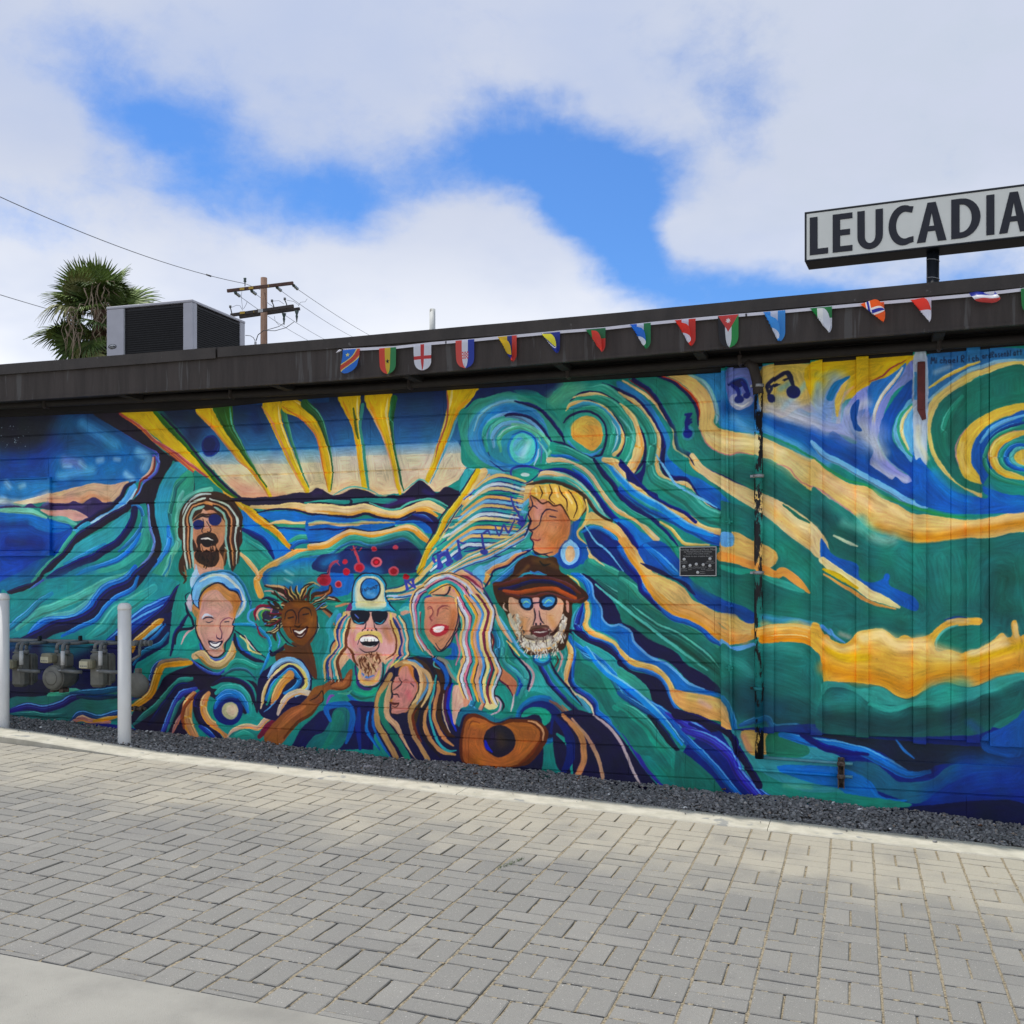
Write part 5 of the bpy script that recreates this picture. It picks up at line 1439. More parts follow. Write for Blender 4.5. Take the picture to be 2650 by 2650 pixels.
s H 4a8ad8 16 660,300 700,320 740,305 800,330
s H 5a2a18 40 300,440 450,420 600,370 760,360 900,390 1050,440 1160,520
s H 14143a 40 350,480 480,470 620,420 760,400 900,420 1040,480 1110,530
s H a05030 44 400,500,30 520,520 640,500 780,480 900,480 1000,520 1110,570
s H 5a2a18 34 420,530 560,560 700,560 820,530 960,560 1100,600 1200,570
f H c8a088 0 450,570 540,590 560,620 700,570 760,600 850,550 980,590 990,680 960,800 900,900 860,920 820,880 680,870 660,940 570,930 530,850 460,720
b H c08a58 60 600,800 590,900
b H c08a58 50 860,760 900,850
f H c89c94 0 680,580 760,580 750,700 790,820 740,850 690,830 710,700
f H 0f1430 0 545,590 620,570 680,600 690,670 640,695 580,670
f H 3a7cb8 0 560,600 620,585 670,610 675,660 640,680 590,660
f H 0f1430 0 755,590 830,545 910,560 920,620 870,685 790,690 755,660
f H 3a7cb8 0 770,600 830,560 900,575 905,620 860,670 790,675
b H 5ab890 20 590,620 640,650
b H 5ab890 24 800,600 870,630
s H 0f1430 12 690,620 760,620
s H 1a1420 16 700,680 710,760 690,840
s H 1a1420 14 750,700 770,790 800,830
e H 1a1420 0 720,835 10,14
e H 1a1420 0 765,835 10,14
s H 5a4038 26 660,900 690,860 760,860 830,860 860,910
s H c0b8b0 60 460,740,40 500,850 560,960 640,1040,100 760,1050,110 880,1020,100 960,920,60 1010,780,40
s H 8a8078 50 620,950 700,960 800,960 880,960
b H d8d4cc 60 600,1020 760,1030 900,1000
b H c8c4bc 40 480,800 540,920
s H 2a2020 8 560,1080 600,1060 640,1100
s H 5a4a40 8 640,1000 660,1060
s H 5a4a40 8 720,980 730,1060
s H 5a4a40 8 820,980 830,1050
s H 5a4a40 8 900,980 920,1040
s H 6a5a50 8 520,930 560,960
s H 4a2828 20 670,900 740,930 830,895
f H 7a4848 0 680,890 760,880 840,880 820,920 750,935 700,920
s H d8d4d0 9 700,890 760,893 820,885
s H d0b0a8 20 400,620 400,670 440,700
s H 1a1010 8 420,630 440,640 430,670
f H c89488 0 1020,600 1050,620 1045,720 1020,690
# --- guitar (tile I)
f I 16143c 0 1100,560 1240,530 1420,600 1500,640 1600,610 1760,600 1932,620 1932,1120 1700,1150 1170,1090 1100,1000
f I 246a84 0 1120,540 1200,500 1300,520 1420,580 1520,620 1640,580 1640,600 1500,650 1400,640 1280,570 1160,580 1110,700 1090,640
f I 5a2a18 0 1140,700 1180,590 1260,560 1340,590 1420,640 1520,660 1620,620 1760,620 1900,640 1990,720 2000,800 1960,900 1860,1020 1760,1090 1500,1110 1170,1080 1110,900
f I a0603a 0 1150,760 1180,650 1250,600 1340,620 1440,670 1530,680 1660,650 1800,660 1900,720 1920,800 1880,900 1780,1010 1680,1080 1500,1100 1190,1070 1140,920
b I b87040 100 1250,900 1400,1040 1600,1020 1780,880
b I 8a4a28 60 1180,980 1260,1060
b I b8783c 60 1240,660 1350,700
s I 7a4428 14 1200,720 1240,640 1320,660
s I 7a3a20 30 1700,1080 1820,980 1930,830
e I 1a1428 0 1515,840 160,160
b I 3a2a24 90 1520,800 1540,860
b I 2a1c48 60 1450,780 1430,860
s I 2a34b0 40 1375,840 1390,900 1440,950
s I c09070 24 1800,640 1880,660 1950,740 1950,840
# --- red notes and dots (tile C / G)
s G a04a5c 26 480,40,14 440,60 400,110 380,190,34
s G b04a5c 12 500,90 470,60 440,50
f G b0384a 0 270,220 320,180 380,190 410,230 390,280 330,290 280,260
s G 14143c 8 270,200 330,175 380,170 390,110
e G a02838 0 335,245 40,30
s C b04858 26 440,1670,12 460,1730 480,1780 500,1850
s C b04858 14 470,1680 430,1710 410,1700
s C b04858 12 520,1690 490,1720
e C b0485c 0 500,1890 54,50
e C a82838 0 500,1895 36,34
e C b04858 0 650,1698 28,26
e C a82838 0 650,1698 18,16
e C b04858 0 860,1686 28,22
e C c86878 0 670,1832 58,52
e C 8a1828 0 670,1832 36,32
e C c03848 0 670,1832 20,18
e C b03848 0 358,1830 28,26
e C b84858 0 373,1930 38,34
e C c86878 0 845,1925 54,48
e C b02838 0 845,1925 34,30
e G c05868 0 1037,150 52,48
e G 981828 0 1037,150 34,30
e G b02838 0 565,160 36,34
e G b02838 0 1160,205 34,30
e G c86878 0 482,277 36,36
e G a02030 0 482,277 24,26
# music staff from cap to fan
s G d0b468 40 960,350,20 1100,330 1250,250 1350,150 1440,60,40
s G 232f68 10 970,375 1150,350 1280,270 1400,150 1480,60
s G b8c8e0 26 970,400 1130,385 1260,300
s G d0b468 26 980,430 1140,420 1230,370
s G 232f68 8 980,450 1160,420 1250,350
s G 232f68 8 960,330 1100,300 1240,210 1340,100
s G 4448a8 24 1150,240 1170,330
s G 4448a8 24 1230,230 1240,310
s G 4448a8 20 1150,250 1240,230
s C 232f68 16 1230,1800 1250,1760 1340,1720 1380,1830
s C 4448a8 34 1240,1800 1290,1880
s C 4448a8 30 1300,1760 1350,1720 1390,1850
e C 4448a8 0 1295,1885 34,26
e C 4448a8 0 1385,1850 28,28
s C 4448a8 34 1470,1610 1480,1740
s C 4448a8 22 1460,1600 1500,1640 1560,1620
e C 3a54b0 0 1478,1780 44,42
s C 4448a8 30 1720,1560 1740,1650 1750,1720
s C 4448a8 20 1700,1560 1740,1530 1780,1520
e C 4448a8 0 1750,1720 44,34
s C 4448a8 24 1840,1400 1800,1500 1850,1580
s C 4448a8 24 1900,1340 1860,1460 1932,1500
s D 4448a8 24 510,1110 490,1240 440,1330 400,1400 300,1480 260,1550
s D 4448a8 26 520,1290 540,1380 500,1450 420,1540 380,1600
s D 4448a8 20 440,1310 500,1390
s D 4448a8 20 320,1420 300,1560 330,1640
s D 4448a8 22 160,1650 200,1740
e D 4448a8 0 205,1780 40,34
e D 4448a8 0 560,1490 44,44
s D 4448a8 20 540,1380 560,1450 600,1450

# ---- right hand side, second pass (crop W)
F W 22706a 0 556,600 700,640 800,620 960,760 1140,770 1320,780 1320,1050 1100,1060 960,1080 700,1040 556,960
b W 1a5c5a 90 820,640 930,720 1060,800
b W 17544f 60 1000,720 1100,790
b W 2a8880 90 1150,780 1250,800 1300,900
b W 1d6460 100 1150,860 1260,920
b W 2a8a80 70 730,720 800,800 880,900
b W 1a5c58 80 560,880 640,920 740,960
b W 1f7068 80 800,980 1000,1020 1200,1050
b W 3a9c90 40 720,690 770,700
s W 17184c 16 470,470 560,515 690,570,10
s W d0b878 44 440,425,20 480,478,30 560,530,44 680,595,64 760,635,80 850,700,96 925,760,80 950,800,60
b W e0d8a8 30 830,660 920,720
b W d8b050 26 700,600 800,680 900,770
s W 1f6a5a 14 800,620 860,665 905,690
f W 1d5cb4 0 950,750 1000,820 1090,850 1100,905 1150,925 1210,905 1225,940 1320,985 1320,1035 1230,1000 1120,950 1010,870 955,850
e W 1f62c0 0 1208,903 13,16
s W e0d4a0 36 955,835,26 1010,880 1080,925 1140,970 1180,985 1255,1020,10
s W d8b838 20 960,870 1020,900 1090,945
s W d89a48 14 960,890 1060,950 1140,1000 1240,1026
s W b8c8b0 14 1000,740 1050,765 1090,780
b W a0c8bc 34 1150,745 1190,760 1230,755
b W 6ab4a8 30 1040,690 1110,720
f W d0ac58 0 602,722 650,735 700,760 770,800 770,850 700,885 640,840 556,815 556,745 600,760
f W 6aa8dc 0 556,728 605,735 602,782 556,778
s W d89840 34 556,822,40 610,832 660,850 720,872 770,895 800,880 850,915 905,965,8
f W 22756e 0 556,648 620,660 690,690 690,760 630,730 556,715
s W 2b9080 26 556,860 620,880 690,880
s W 3a9c90 30 730,905 800,930 880,960
# lavender spray under the yellow
b W 9aaad6 110 980,250 1060,310 1140,350
b W b4bcd6 60 830,235 900,285 960,310
b W c4c8d6 34 760,240 850,275 930,300
b W 7a9cd0 70 1010,140 985,200 970,260
b W c8ccd4 40 1090,290 1130,350 1190,420
b W 8a90d8 50 1110,210 1090,280
b W c8ccd8 30 1130,220 1060,250
f W 1a50a8 0 1065,240 1100,210 1090,290 1110,330 1080,320
s W d0b048 26 1050,130,10 1020,200 1012,270,8
s W 2a74b0 28 1055,120,10 1010,150 985,200
# notes
F W 1a2050 0 590,150 632,128 648,150 620,165
s W 1d2a78 18 600,150 622,170 625,200
s W 1d2a78 16 638,140 656,165 658,190
e W 1d2a78 0 628,204 18,16
e W 1d2a78 0 656,190 13,12
s W c0c0c8 9 610,225 640,232 665,215
s W 15183c 15 748,196 742,152 790,112 824,102 846,165
s W 15183c 9 750,162 800,132 838,118
e W 161e5c 0 842,178 27,25
e W 161e5c 0 756,205 15,16
e W c0a850 0 790,138 14,8
s W 17206c 13 438,262 420,290 418,330
s W 17206c 9 424,300 440,292
e W 20308c 0 424,340 17,17
# strokes and lights over large bands
b W 14485a 120 650,1380 800,1430
b R e8d4a0 80 470,880 620,850 760,940 900,940
b R e4cc90 90 980,930 1080,960 1300,1040
b R e8d8b0 50 1420,1020 1600,980 1760,930
b R e8d4a0 50 130,900 260,980 400,960
b P e8d4a4 60 560,1400 760,1560 900,1620
b P e4cc94 50 1060,1640 1300,1670 1560,1660 1900,1600
b E e8dcb0 60 800,800 1000,860 1240,880 1500,960
s W 7ac0ec 9 300,420 340,480 380,540 470,590 540,630
s W 7ac0ec 8 20,700 60,760 110,800 170,880
s W 3a8ee0 22 120,470 200,560 300,620 420,700 520,740
s W 7ac0ec 7 130,466 210,552 310,612 430,690 525,730
s W 3a8ee0 20 20,1180 90,1270 190,1340 300,1440 400,1560
s W 7ac0ec 7 26,1174 96,1262 198,1332 310,1432 408,1550
s W 58b4b0 12 60,930 160,1010 260,1090 380,1180 500,1270
s W 3aa098 26 1140,1400 1220,1420 1310,1400
b W 3a9e98 60 980,1390 1080,1380
b W 2f948c 70 1400,1360 1500,1340

# ---- faces, second pass (crop V)
f V 74431f 0 306,340 315,312 345,303 375,312 388,340 384,375 366,400 350,408 332,395 312,370
b V 9c6434 16 322,355 328,372
b V 9c6434 18 374,350 368,372
b V 8a5228 12 340,315 360,315
s V 2e170c 3 313,347 317,331 331,326 340,340 338,358
s V 2e170c 3 346,356 346,331 358,319 371,325 376,338
s V 20100a 3 321,345 333,342
s V 20100a 3 356,336 368,333
s V 2e170c 3 336,361 344,366 353,359
s V 2e170c 2 326,366 330,378
f V 3a1010 0 332,369 348,374 366,363 363,381 350,391 338,385
s V f0ece8 5 337,374 349,378 362,369
s V e0d8d0 2 342,385 352,386 360,379
s V 17142c 3 306,345 300,372 318,398 340,412
s V 17142c 3 388,340 388,372 372,398
# capped man: mouth, nose, lenses
f V 0c1224 0 470,329 508,329 507,347 492,360 477,355
f V 0c1224 0 517,330 550,330 548,350 534,360 520,353
s V 3a9cc0 3 474,350 484,357 497,354
s V 5a70c0 3 476,336 484,344
s V 3a9cc0 3 524,354 536,357 545,349
s V c8b058 7 484,392 492,382 510,378 530,384 534,396
# woman laughing: mouth bigger, outline
f V b8404a 0 650,372 662,360 676,358 692,362 688,378 672,388 658,384
f V f0eaea 0 657,370 668,363 684,363 678,375 664,378
s V 17142c 2.5 714,300 716,340 706,380 690,405 676,418 664,404
s V 8a4a4a 2.5 644,322 652,318 658,330 652,346 656,352
s V 8a4a4a 2.5 668,340 672,322 682,316 696,318
# bearded singer: brow, mouth
s V 1a1018 3.5 100,118 120,108 134,110 165,106
f V 1c2868 0 102,122 112,118 124,122 120,136 108,138
f V 1c2868 0 137,112 152,104 166,112 160,127 144,129
f V 180c10 0 116,158 134,154 148,162 138,178 124,176
s V f0ecec 4 119,161 134,159 146,164
# old man: grin and brows
f V 14142c 0 136,398 152,402 168,396 162,410 150,413 140,408
f V f4f0f0 0 139,401 152,404 165,400 158,409 146,409
# hat man eyes
f V 10182c 0 858,298 884,296 890,312 884,326 866,322
f V 4a90c8 0 862,301 881,300 885,312 880,321 868,318
f V 10182c 0 905,300 925,290 944,295 944,312 926,325 908,320
f V 4a90c8 0 910,303 926,295 940,299 938,311 925,319 912,315
s V 8ad098 3 866,312 874,306 882,312
s V 8ad098 3 915,312 924,303 934,306
# profile under the straw hat
f V c88a68 0 882,62 905,50 960,62 976,100 973,140 956,174 936,191 908,195 889,188 891,171 884,161 889,149 880,140 885,120 878,108 885,94 880,78
b V b86c42 22 962,110 958,150 935,178
b V d09a84 18 905,80 900,110
b V c07a50 14 920,150 940,165
f V d8b048 0 884,58 890,42 915,33 950,34 985,52 1004,85 998,112 980,118 968,100 955,82 935,80 918,68 900,68
s V 3a2010 3.4 884,60 900,68 912,78 926,74 938,84 954,82 966,98 976,116
s V 3a2010 3 905,38 912,52 908,66
s V 3a2010 3 928,33 934,50 928,66 940,80
s V 3a2010 3 950,36 956,55 968,72 970,96
s V 3a2010 3 972,46 984,66 992,88 984,112
s V e8cc78 5 896,44 898,58
s V e8cc78 5 918,40 922,58
s V e8cc78 5 942,42 948,62
s V e8cc78 5 966,52 980,78
s V 1a1430 3 882,62 888,82 879,100 885,118 880,136 889,146 884,160 891,170 889,186 908,195 936,190
s V 1a1430 3 904,128 912,102 924,92 946,97
s V 1a1430 3 880,139 892,138 904,128
s V 1a1430 2.4 928,108 942,111
s V 1a1430 2.4 882,88 892,84 900,90
s V 8a3a40 3 886,161 900,164 908,160

"""
# ---- bundles of strands and dabs, generated between two guide curves (crop V of the wall)
_r = random.Random(21)
def strands(A, B, n, cols, w, wob=2., dark='17142c', T='V'):
    A = smooth(A, False, 4); B = smooth(B, False, 4); k = 14; ia = np.linspace(0, len(A)-1, k).astype(int); ib = np.linspace(0, len(B)-1, k).astype(int); A, B = A[ia], B[ib]; out = []
    ph = [_r.uniform(0, 6.28) for _ in range(3)]
    for i in range(n):
        t = (i+.5)/n; P = A*(1-t)+B*t; s = np.linspace(0, 1, k); off = wob*(np.sin(s*9+ph[0]+i*.25)+.5*np.sin(s*17+ph[1]+i*.4)); P = P+np.stack([off, off*.25], 1)
        out.append('s %s %s %g ' % (T, cols[i % len(cols)], w*_r.uniform(.8, 1.25)) + ' '.join('%.1f,%.1f' % tuple(q) for q in P))
        if dark and i % 2 == 0: out.append('s %s %s %g ' % (T, dark, w*.32) + ' '.join('%.1f,%.1f' % (q[0]+w*.5, q[1]) for q in P))
    return '\n'.join(out)+'\n'
def dabs(poly, cols, n, ln, w, T='V'):
    P = np.array(poly, float); x0, y0 = P.min(0); x1, y1 = P.max(0); out = []
    def inside(x, y):
        c = False; j = len(P)-1
        for i in range(len(P)):
            if (P[i, 1] > y) != (P[j, 1] > y) and x < (P[j, 0]-P[i, 0])*(y-P[i, 1])/(P[j, 1]-P[i, 1])+P[i, 0]: c = not c
            j = i
        return c
    while len(out) < n:
        x, y = _r.uniform(x0, x1), _r.uniform(y0, y1)
        if inside(x, y): a = 1.57+_r.uniform(-.7, .7); out.append('s %s %s %g %.1f,%.1f %.1f,%.1f' % (T, _r.choice(cols), w, x, y, x+ln*math.cos(a), y+ln*math.sin(a)))
    return '\n'.join(out)+'\n'
EXTRA = ''
# the fan of music lines between the last ray and the profile
for k in range(17):
    t = k/16; sx0, sy0 = 752-104*t, 38+190*t; ex, ey = 872-24*t, 26+150*t; bx, by = (sx0+ex)/2-14, (sy0+ey)/2-26-8*t
    EXTRA += 's V %s %g %.1f,%.1f %.1f,%.1f %.1f,%.1f %.1f,%.1f\n' % (('d8b868', '3aa0b0', 'c8d8e4', 'd8c898', '2a9890', 'd8a850', '7ab8e0')[k % 7], 8, sx0+4, sy0+6, bx-10, by+14, bx+22, by+6, ex, ey)
    EXTRA += 's V 1f2c78 2.6 %.1f,%.1f %.1f,%.1f %.1f,%.1f %.1f,%.1f\n' % (sx0+4, sy0+11, bx-10, by+19, bx+22, by+11, ex, ey+5)
EXTRA += strands([(640, 262), (700, 225), (770, 185), (850, 150), (880, 120)], [(560, 300), (620, 292), (700, 240), (790, 205), (868, 165)], 7, ['d8c088', '3a9ca0', 'd0d8e0', 'd8b060', '2a8898', 'c8a070', '7ab4dc'], 7, 1.5, '1f2c78')
MUS = """f V 3f46a0 0 668,200 690,188 696,208 690,214 686,200 674,206 680,222 670,226
s V 3f46a0 6 668,196 676,222
s V 3f46a0 6 690,186 698,210
e V 3f46a0 0 674,224 7,6
e V 3f46a0 0 697,212 7,6
s V 3f46a0 6 716,166 720,198
s V 3f46a0 4 716,166 728,172 734,168
e V 3a50a8 0 717,202 8,8
s V 3f46a0 5 770,152 776,186
s V 3f46a0 5 770,150 784,142 790,152
e V 3f46a0 0 776,190 9,7
s V 3f46a0 5 800,128 812,152 822,128 834,146 848,112
s V 3f46a0 5 838,60 846,86 856,100 862,118
e V 3f46a0 0 862,122 9,9
s V 4448a8 5 600,262 612,272
s V 4448a8 5 595,262 600,278
s V 4448a8 5 610,258 616,274
"""
EXTRA += MUS
BR = ['3a2418', 'b8c8c0', '4a2e1e', 'c08a60', '2a1810', '8ab8b0', '3a2418']
EXTRA += strands([(128, 58), (90, 75), (75, 120), (72, 170), (80, 232)], [(124, 86), (105, 96), (98, 130), (97, 172), (104, 225)], 6, BR, 5.5, 2.2, '1a100c')
EXTRA += strands([(138, 60), (188, 80), (211, 122), (208, 168), (204, 215)], [(150, 90), (168, 104), (176, 135), (174, 180), (184, 228)], 6, BR, 5.5, 2.2, '1a100c')
EXTRA += dabs([(112, 180), (150, 178), (158, 205), (140, 222), (118, 216), (106, 198)], ['2a1810', '3a2418', '160c08'], 40, 9, 2.5)
HB = ['d0b060', '2a3a80', 'c89a94', '3aa0b0', 'd8c080', '6a3828', 'd89a50']
EXTRA += strands([(452, 335), (428, 372), (432, 405), (408, 440), (404, 490)], [(470, 350), (458, 385), (452, 415), (440, 450), (448, 492)], 6, HB, 6, 2.6)
EXTRA += strands([(562, 348), (572, 385), (578, 405), (574, 425), (562, 438)], [(582, 338), (596, 370), (602, 400), (600, 425), (592, 440)], 5, HB, 6, 2.6)
EXTRA += dabs([(482, 425), (534, 424), (532, 450), (514, 478), (500, 476), (486, 455)], ['7a4a30', 'c89a70', 'd8b880', '5a3020'], 60, 10, 2.6)
BL = ['d8b060', 'c0c8d8', 'c87898', '3aa0a0', 'd8a038', 'c8a088', '5a98d8', 'd8c878', '7a2a48']
EXTRA += strands([(640, 262), (612, 285), (602, 322), (610, 372), (634, 425)], [(648, 292), (634, 304), (624, 335), (628, 372), (650, 414)], 4, BL, 5.5, 2.4)
EXTRA += strands([(632, 262), (662, 240), (702, 238), (745, 258), (775, 292)], [(650, 290), (672, 276), (700, 272), (716, 300), (722, 340)], 5, BL, 6, 2)
EXTRA += strands([(712, 300), (722, 345), (716, 390), (726, 440), (716, 490), (722, 530)], [(770, 285), (802, 335), (792, 400), (818, 460), (796, 510), (812, 548)], 11, BL, 7, 4)
for k in range(26):      # dark curling locks
    a = R(165-210*k/25+_r.uniform(-4, 4)) if k < 18 else R(150+_r.uniform(0, 55)); x0, y0 = 345+40*math.cos(a), 345-44*math.sin(a); L = _r.uniform(26, 44); c = _r.choice([-1, 1])*_r.uniform(.3, .8)
    p = [(x0, y0)]; aa = a
    for q in range(4): aa += c*(.5 if q < 2 else -.6); p.append((p[-1][0]+L/4*math.cos(aa), p[-1][1]-L/4*math.sin(aa)))
    EXTRA += 's V 2c1810 6 ' + ' '.join('%.1f,%.1f' % q for q in p) + '\n'
    EXTRA += 's V %s 2.4 ' % _r.choice(['d0b060', 'c08a60', '3aa094', '7a1838', '5a98e0', 'd8c8a0']) + ' '.join('%.1f,%.1f' % (q[0]+2.5, q[1]-2) for q in p) + '\n'
BEARD = [(846, 332), (858, 332), (870, 388), (890, 400), (925, 400), (946, 382), (954, 337), (968, 332), (963, 390), (941, 427), (905, 434), (872, 422), (852, 387)]
LATE = dabs(BEARD, ['d8d4cc', 'a8a29a', '5a4a44', 'ece8e0', 'c8c4bc', 'b8b4b0'], 190, 7, 2.6) + dabs([(885, 372), (930, 370), (938, 395), (905, 402), (882, 392)], ['8a8078', '5a4a44', 'b8b0a8'], 40, 6, 2.4)
LATE += 'f V 5a2c30 0 888,374 905,370 925,374 920,386 905,389 893,384\ns V e0dcd8 3 893,376 908,378 922,375\n'
# ---------------------------------------------------------------- the painted image (wall paint), drawn stroke by stroke in wall metres
UX0, UX1, UZ0, UZ1, PPM = -8.6, 2.3, -.35, 3.15, 300.0
def wall_xf(x, y):
    a = (x-CX)/F; Z = 7.5/(a*ST+CT); return np.stack([(Z*(a*CT-ST)-UX0)*PPM, (UZ1-(H-(y-HZ)/F*Z))*PPM], 1)
cv = Canvas(int((UX1-UX0)*PPM), int((UZ1-UZ0)*PPM), wall_xf, '24837e'); cv.run(MURAL[:MURAL.index('# ---- faces, second')]+EXTRA+MURAL[MURAL.index('# ---- faces, second'):]+LATE)
# hand lettering of the signature
GL = {'M':'0,1 .1,0 .35,.6 .6,0 .75,1','i':'.2,.4 .2,1|.2,.12 .2,.18','c':'.55,.5 .25,.4 .1,.7 .3,1 .55,.9','h':'.1,0 .1,1|.1,.55 .35,.4 .5,.6 .5,1','a':'.5,.45 .2,.4 .1,.75 .3,1 .5,.8|.5,.4 .55,1',
 'e':'.1,.7 .5,.65 .35,.4 .12,.6 .2,.95 .55,.95','l':'.15,0 .15,1','R':'.1,1 .1,0 .5,.05 .5,.4 .1,.5 .55,1','r':'.15,.4 .15,1|.15,.6 .35,.42 .55,.48','d':'.5,0 .5,1|.5,.5 .2,.45 .1,.75 .25,1 .5,.9','o':'.3,.4 .1,.65 .3,1 .52,.7 .3,.4',
 's':'.5,.45 .2,.42 .2,.62 .5,.75 .4,1 .1,.95','n':'.12,.4 .12,1|.12,.6 .35,.4 .5,.6 .5,1','b':'.12,0 .12,1|.12,.55 .4,.42 .52,.72 .35,1 .12,.95','t':'.3,.1 .3,1|.08,.4 .55,.38'}
def letter_line(txt, x, y, w, hgt, slope, wd):
    out = []
    for i, ch in enumerate(txt):
        if ch != ' ':
            for st in GL[ch].split('|'):
                out.append('S P 101830 %g ' % wd + ' '.join('%.1f,%.1f' % (x+i*w+float(q.split(',')[0])*w*1.25, y+(i*w)*slope+float(q.split(',')[1])*hgt) for q in st.split()))
    return '\n'.join(out)
cv.run(letter_line('MichaelR', 1078, 168, 39, 54, -.04, 7)); cv.run(letter_line('ich', 1412, 158, 36, 50, -.04, 7)); cv.run(letter_line('ardRosenblatt', 1545, 128, 28, 48, -.10, 6))
def smooth_noise(h, w, cell, seed):
    r = np.random.RandomState(seed); gh, gw = int(h/cell)+3, int(w/cell)+3; g = r.rand(gh, gw).astype(np.float32)-.5
    y = np.arange(h)/cell; x = np.arange(w)/cell; yi = y.astype(int); xi = x.astype(int); fy = (y-yi); fx = (x-xi); fy = fy*fy*(3-2*fy); fx = fx*fx*(3-2*fx)
    a = g[yi][:, xi]; b = g[yi][:, xi+1]; c = g[yi+1][:, xi]; d = g[yi+1][:, xi+1]
    return (a*(1-fx)+b*fx)*(1-fy[:, None])+(c*(1-fx)+d*fx)*fy[:, None]
Hh, Ww = cv.H, cv.W
dx = smooth_noise(Hh, Ww, 26, 1)*2.2+smooth_noise(Hh, Ww, 7, 2)*1.0+smooth_noise(Hh, Ww, 3, 8)*.7; dy = smooth_noise(Hh, Ww, 26, 3)*2.2+smooth_noise(Hh, Ww, 7, 4)*1.0+smooth_noise(Hh, Ww, 3, 9)*.7
yy, xx = np.mgrid[0:Hh, 0:Ww].astype(np.float32)
sx = np.clip(xx+dx, 0, Ww-2); sy = np.clip(yy+dy, 0, Hh-2); xi = sx.astype(int); yi = sy.astype(int); fx = (sx-xi)[..., None]; fy = (sy-yi)[..., None]
I = cv.im
img = (I[yi, xi]*(1-fx)+I[yi, xi+1]*fx)*(1-fy)+(I[yi+1, xi]*(1-fx)+I[yi+1, xi+1]*fx)*fy
# brush streaks: stretched noise whose direction follows the wave bands, plus uneven coats
L_ = img.mean(2)
def blur(a, k):
    for ax in (0, 1):
        c_ = np.cumsum(np.pad(a, [(k+1, k) if i == ax else (0, 0) for i in (0, 1)], 'edge'), axis=ax); a = (c_[2*k+1:] - c_[:-2*k-1])/(2*k+1) if ax == 0 else (c_[:, 2*k+1:] - c_[:, :-2*k-1])/(2*k+1)
    return a
Lb = blur(L_, 5); gy_, gx_ = np.gradient(Lb); Jxx, Jyy, Jxy = blur(gx_*gx_, 14), blur(gy_*gy_, 14), blur(gx_*gy_, 14)
an_ = .5*np.arctan2(2*Jxy, Jxx-Jyy)+math.pi/2; tx, ty = np.cos(an_), np.sin(an_)
wn = (np.random.RandomState(4).rand(Hh, Ww).astype(np.float32)-.5); wn = blur(wn, 1)*2.2; acc = np.zeros_like(wn)
for k_ in range(-14, 15):
    acc += wn[np.clip((yy+ty*k_*1.3).astype(int), 0, Hh-1), np.clip((xx+tx*k_*1.3).astype(int), 0, Ww-1)]
acc /= acc.std()
var = 1+acc*.042+smooth_noise(Hh, Ww, 60, 7)*.16+smooth_noise(Hh, Ww, 18, 11)*.12
img = np.clip(img*var[..., None]+.0, 0, 1)
hue = smooth_noise(Hh, Ww, 30, 12)*.05; img[..., 1] += hue*.6; img[..., 2] -= hue*.5
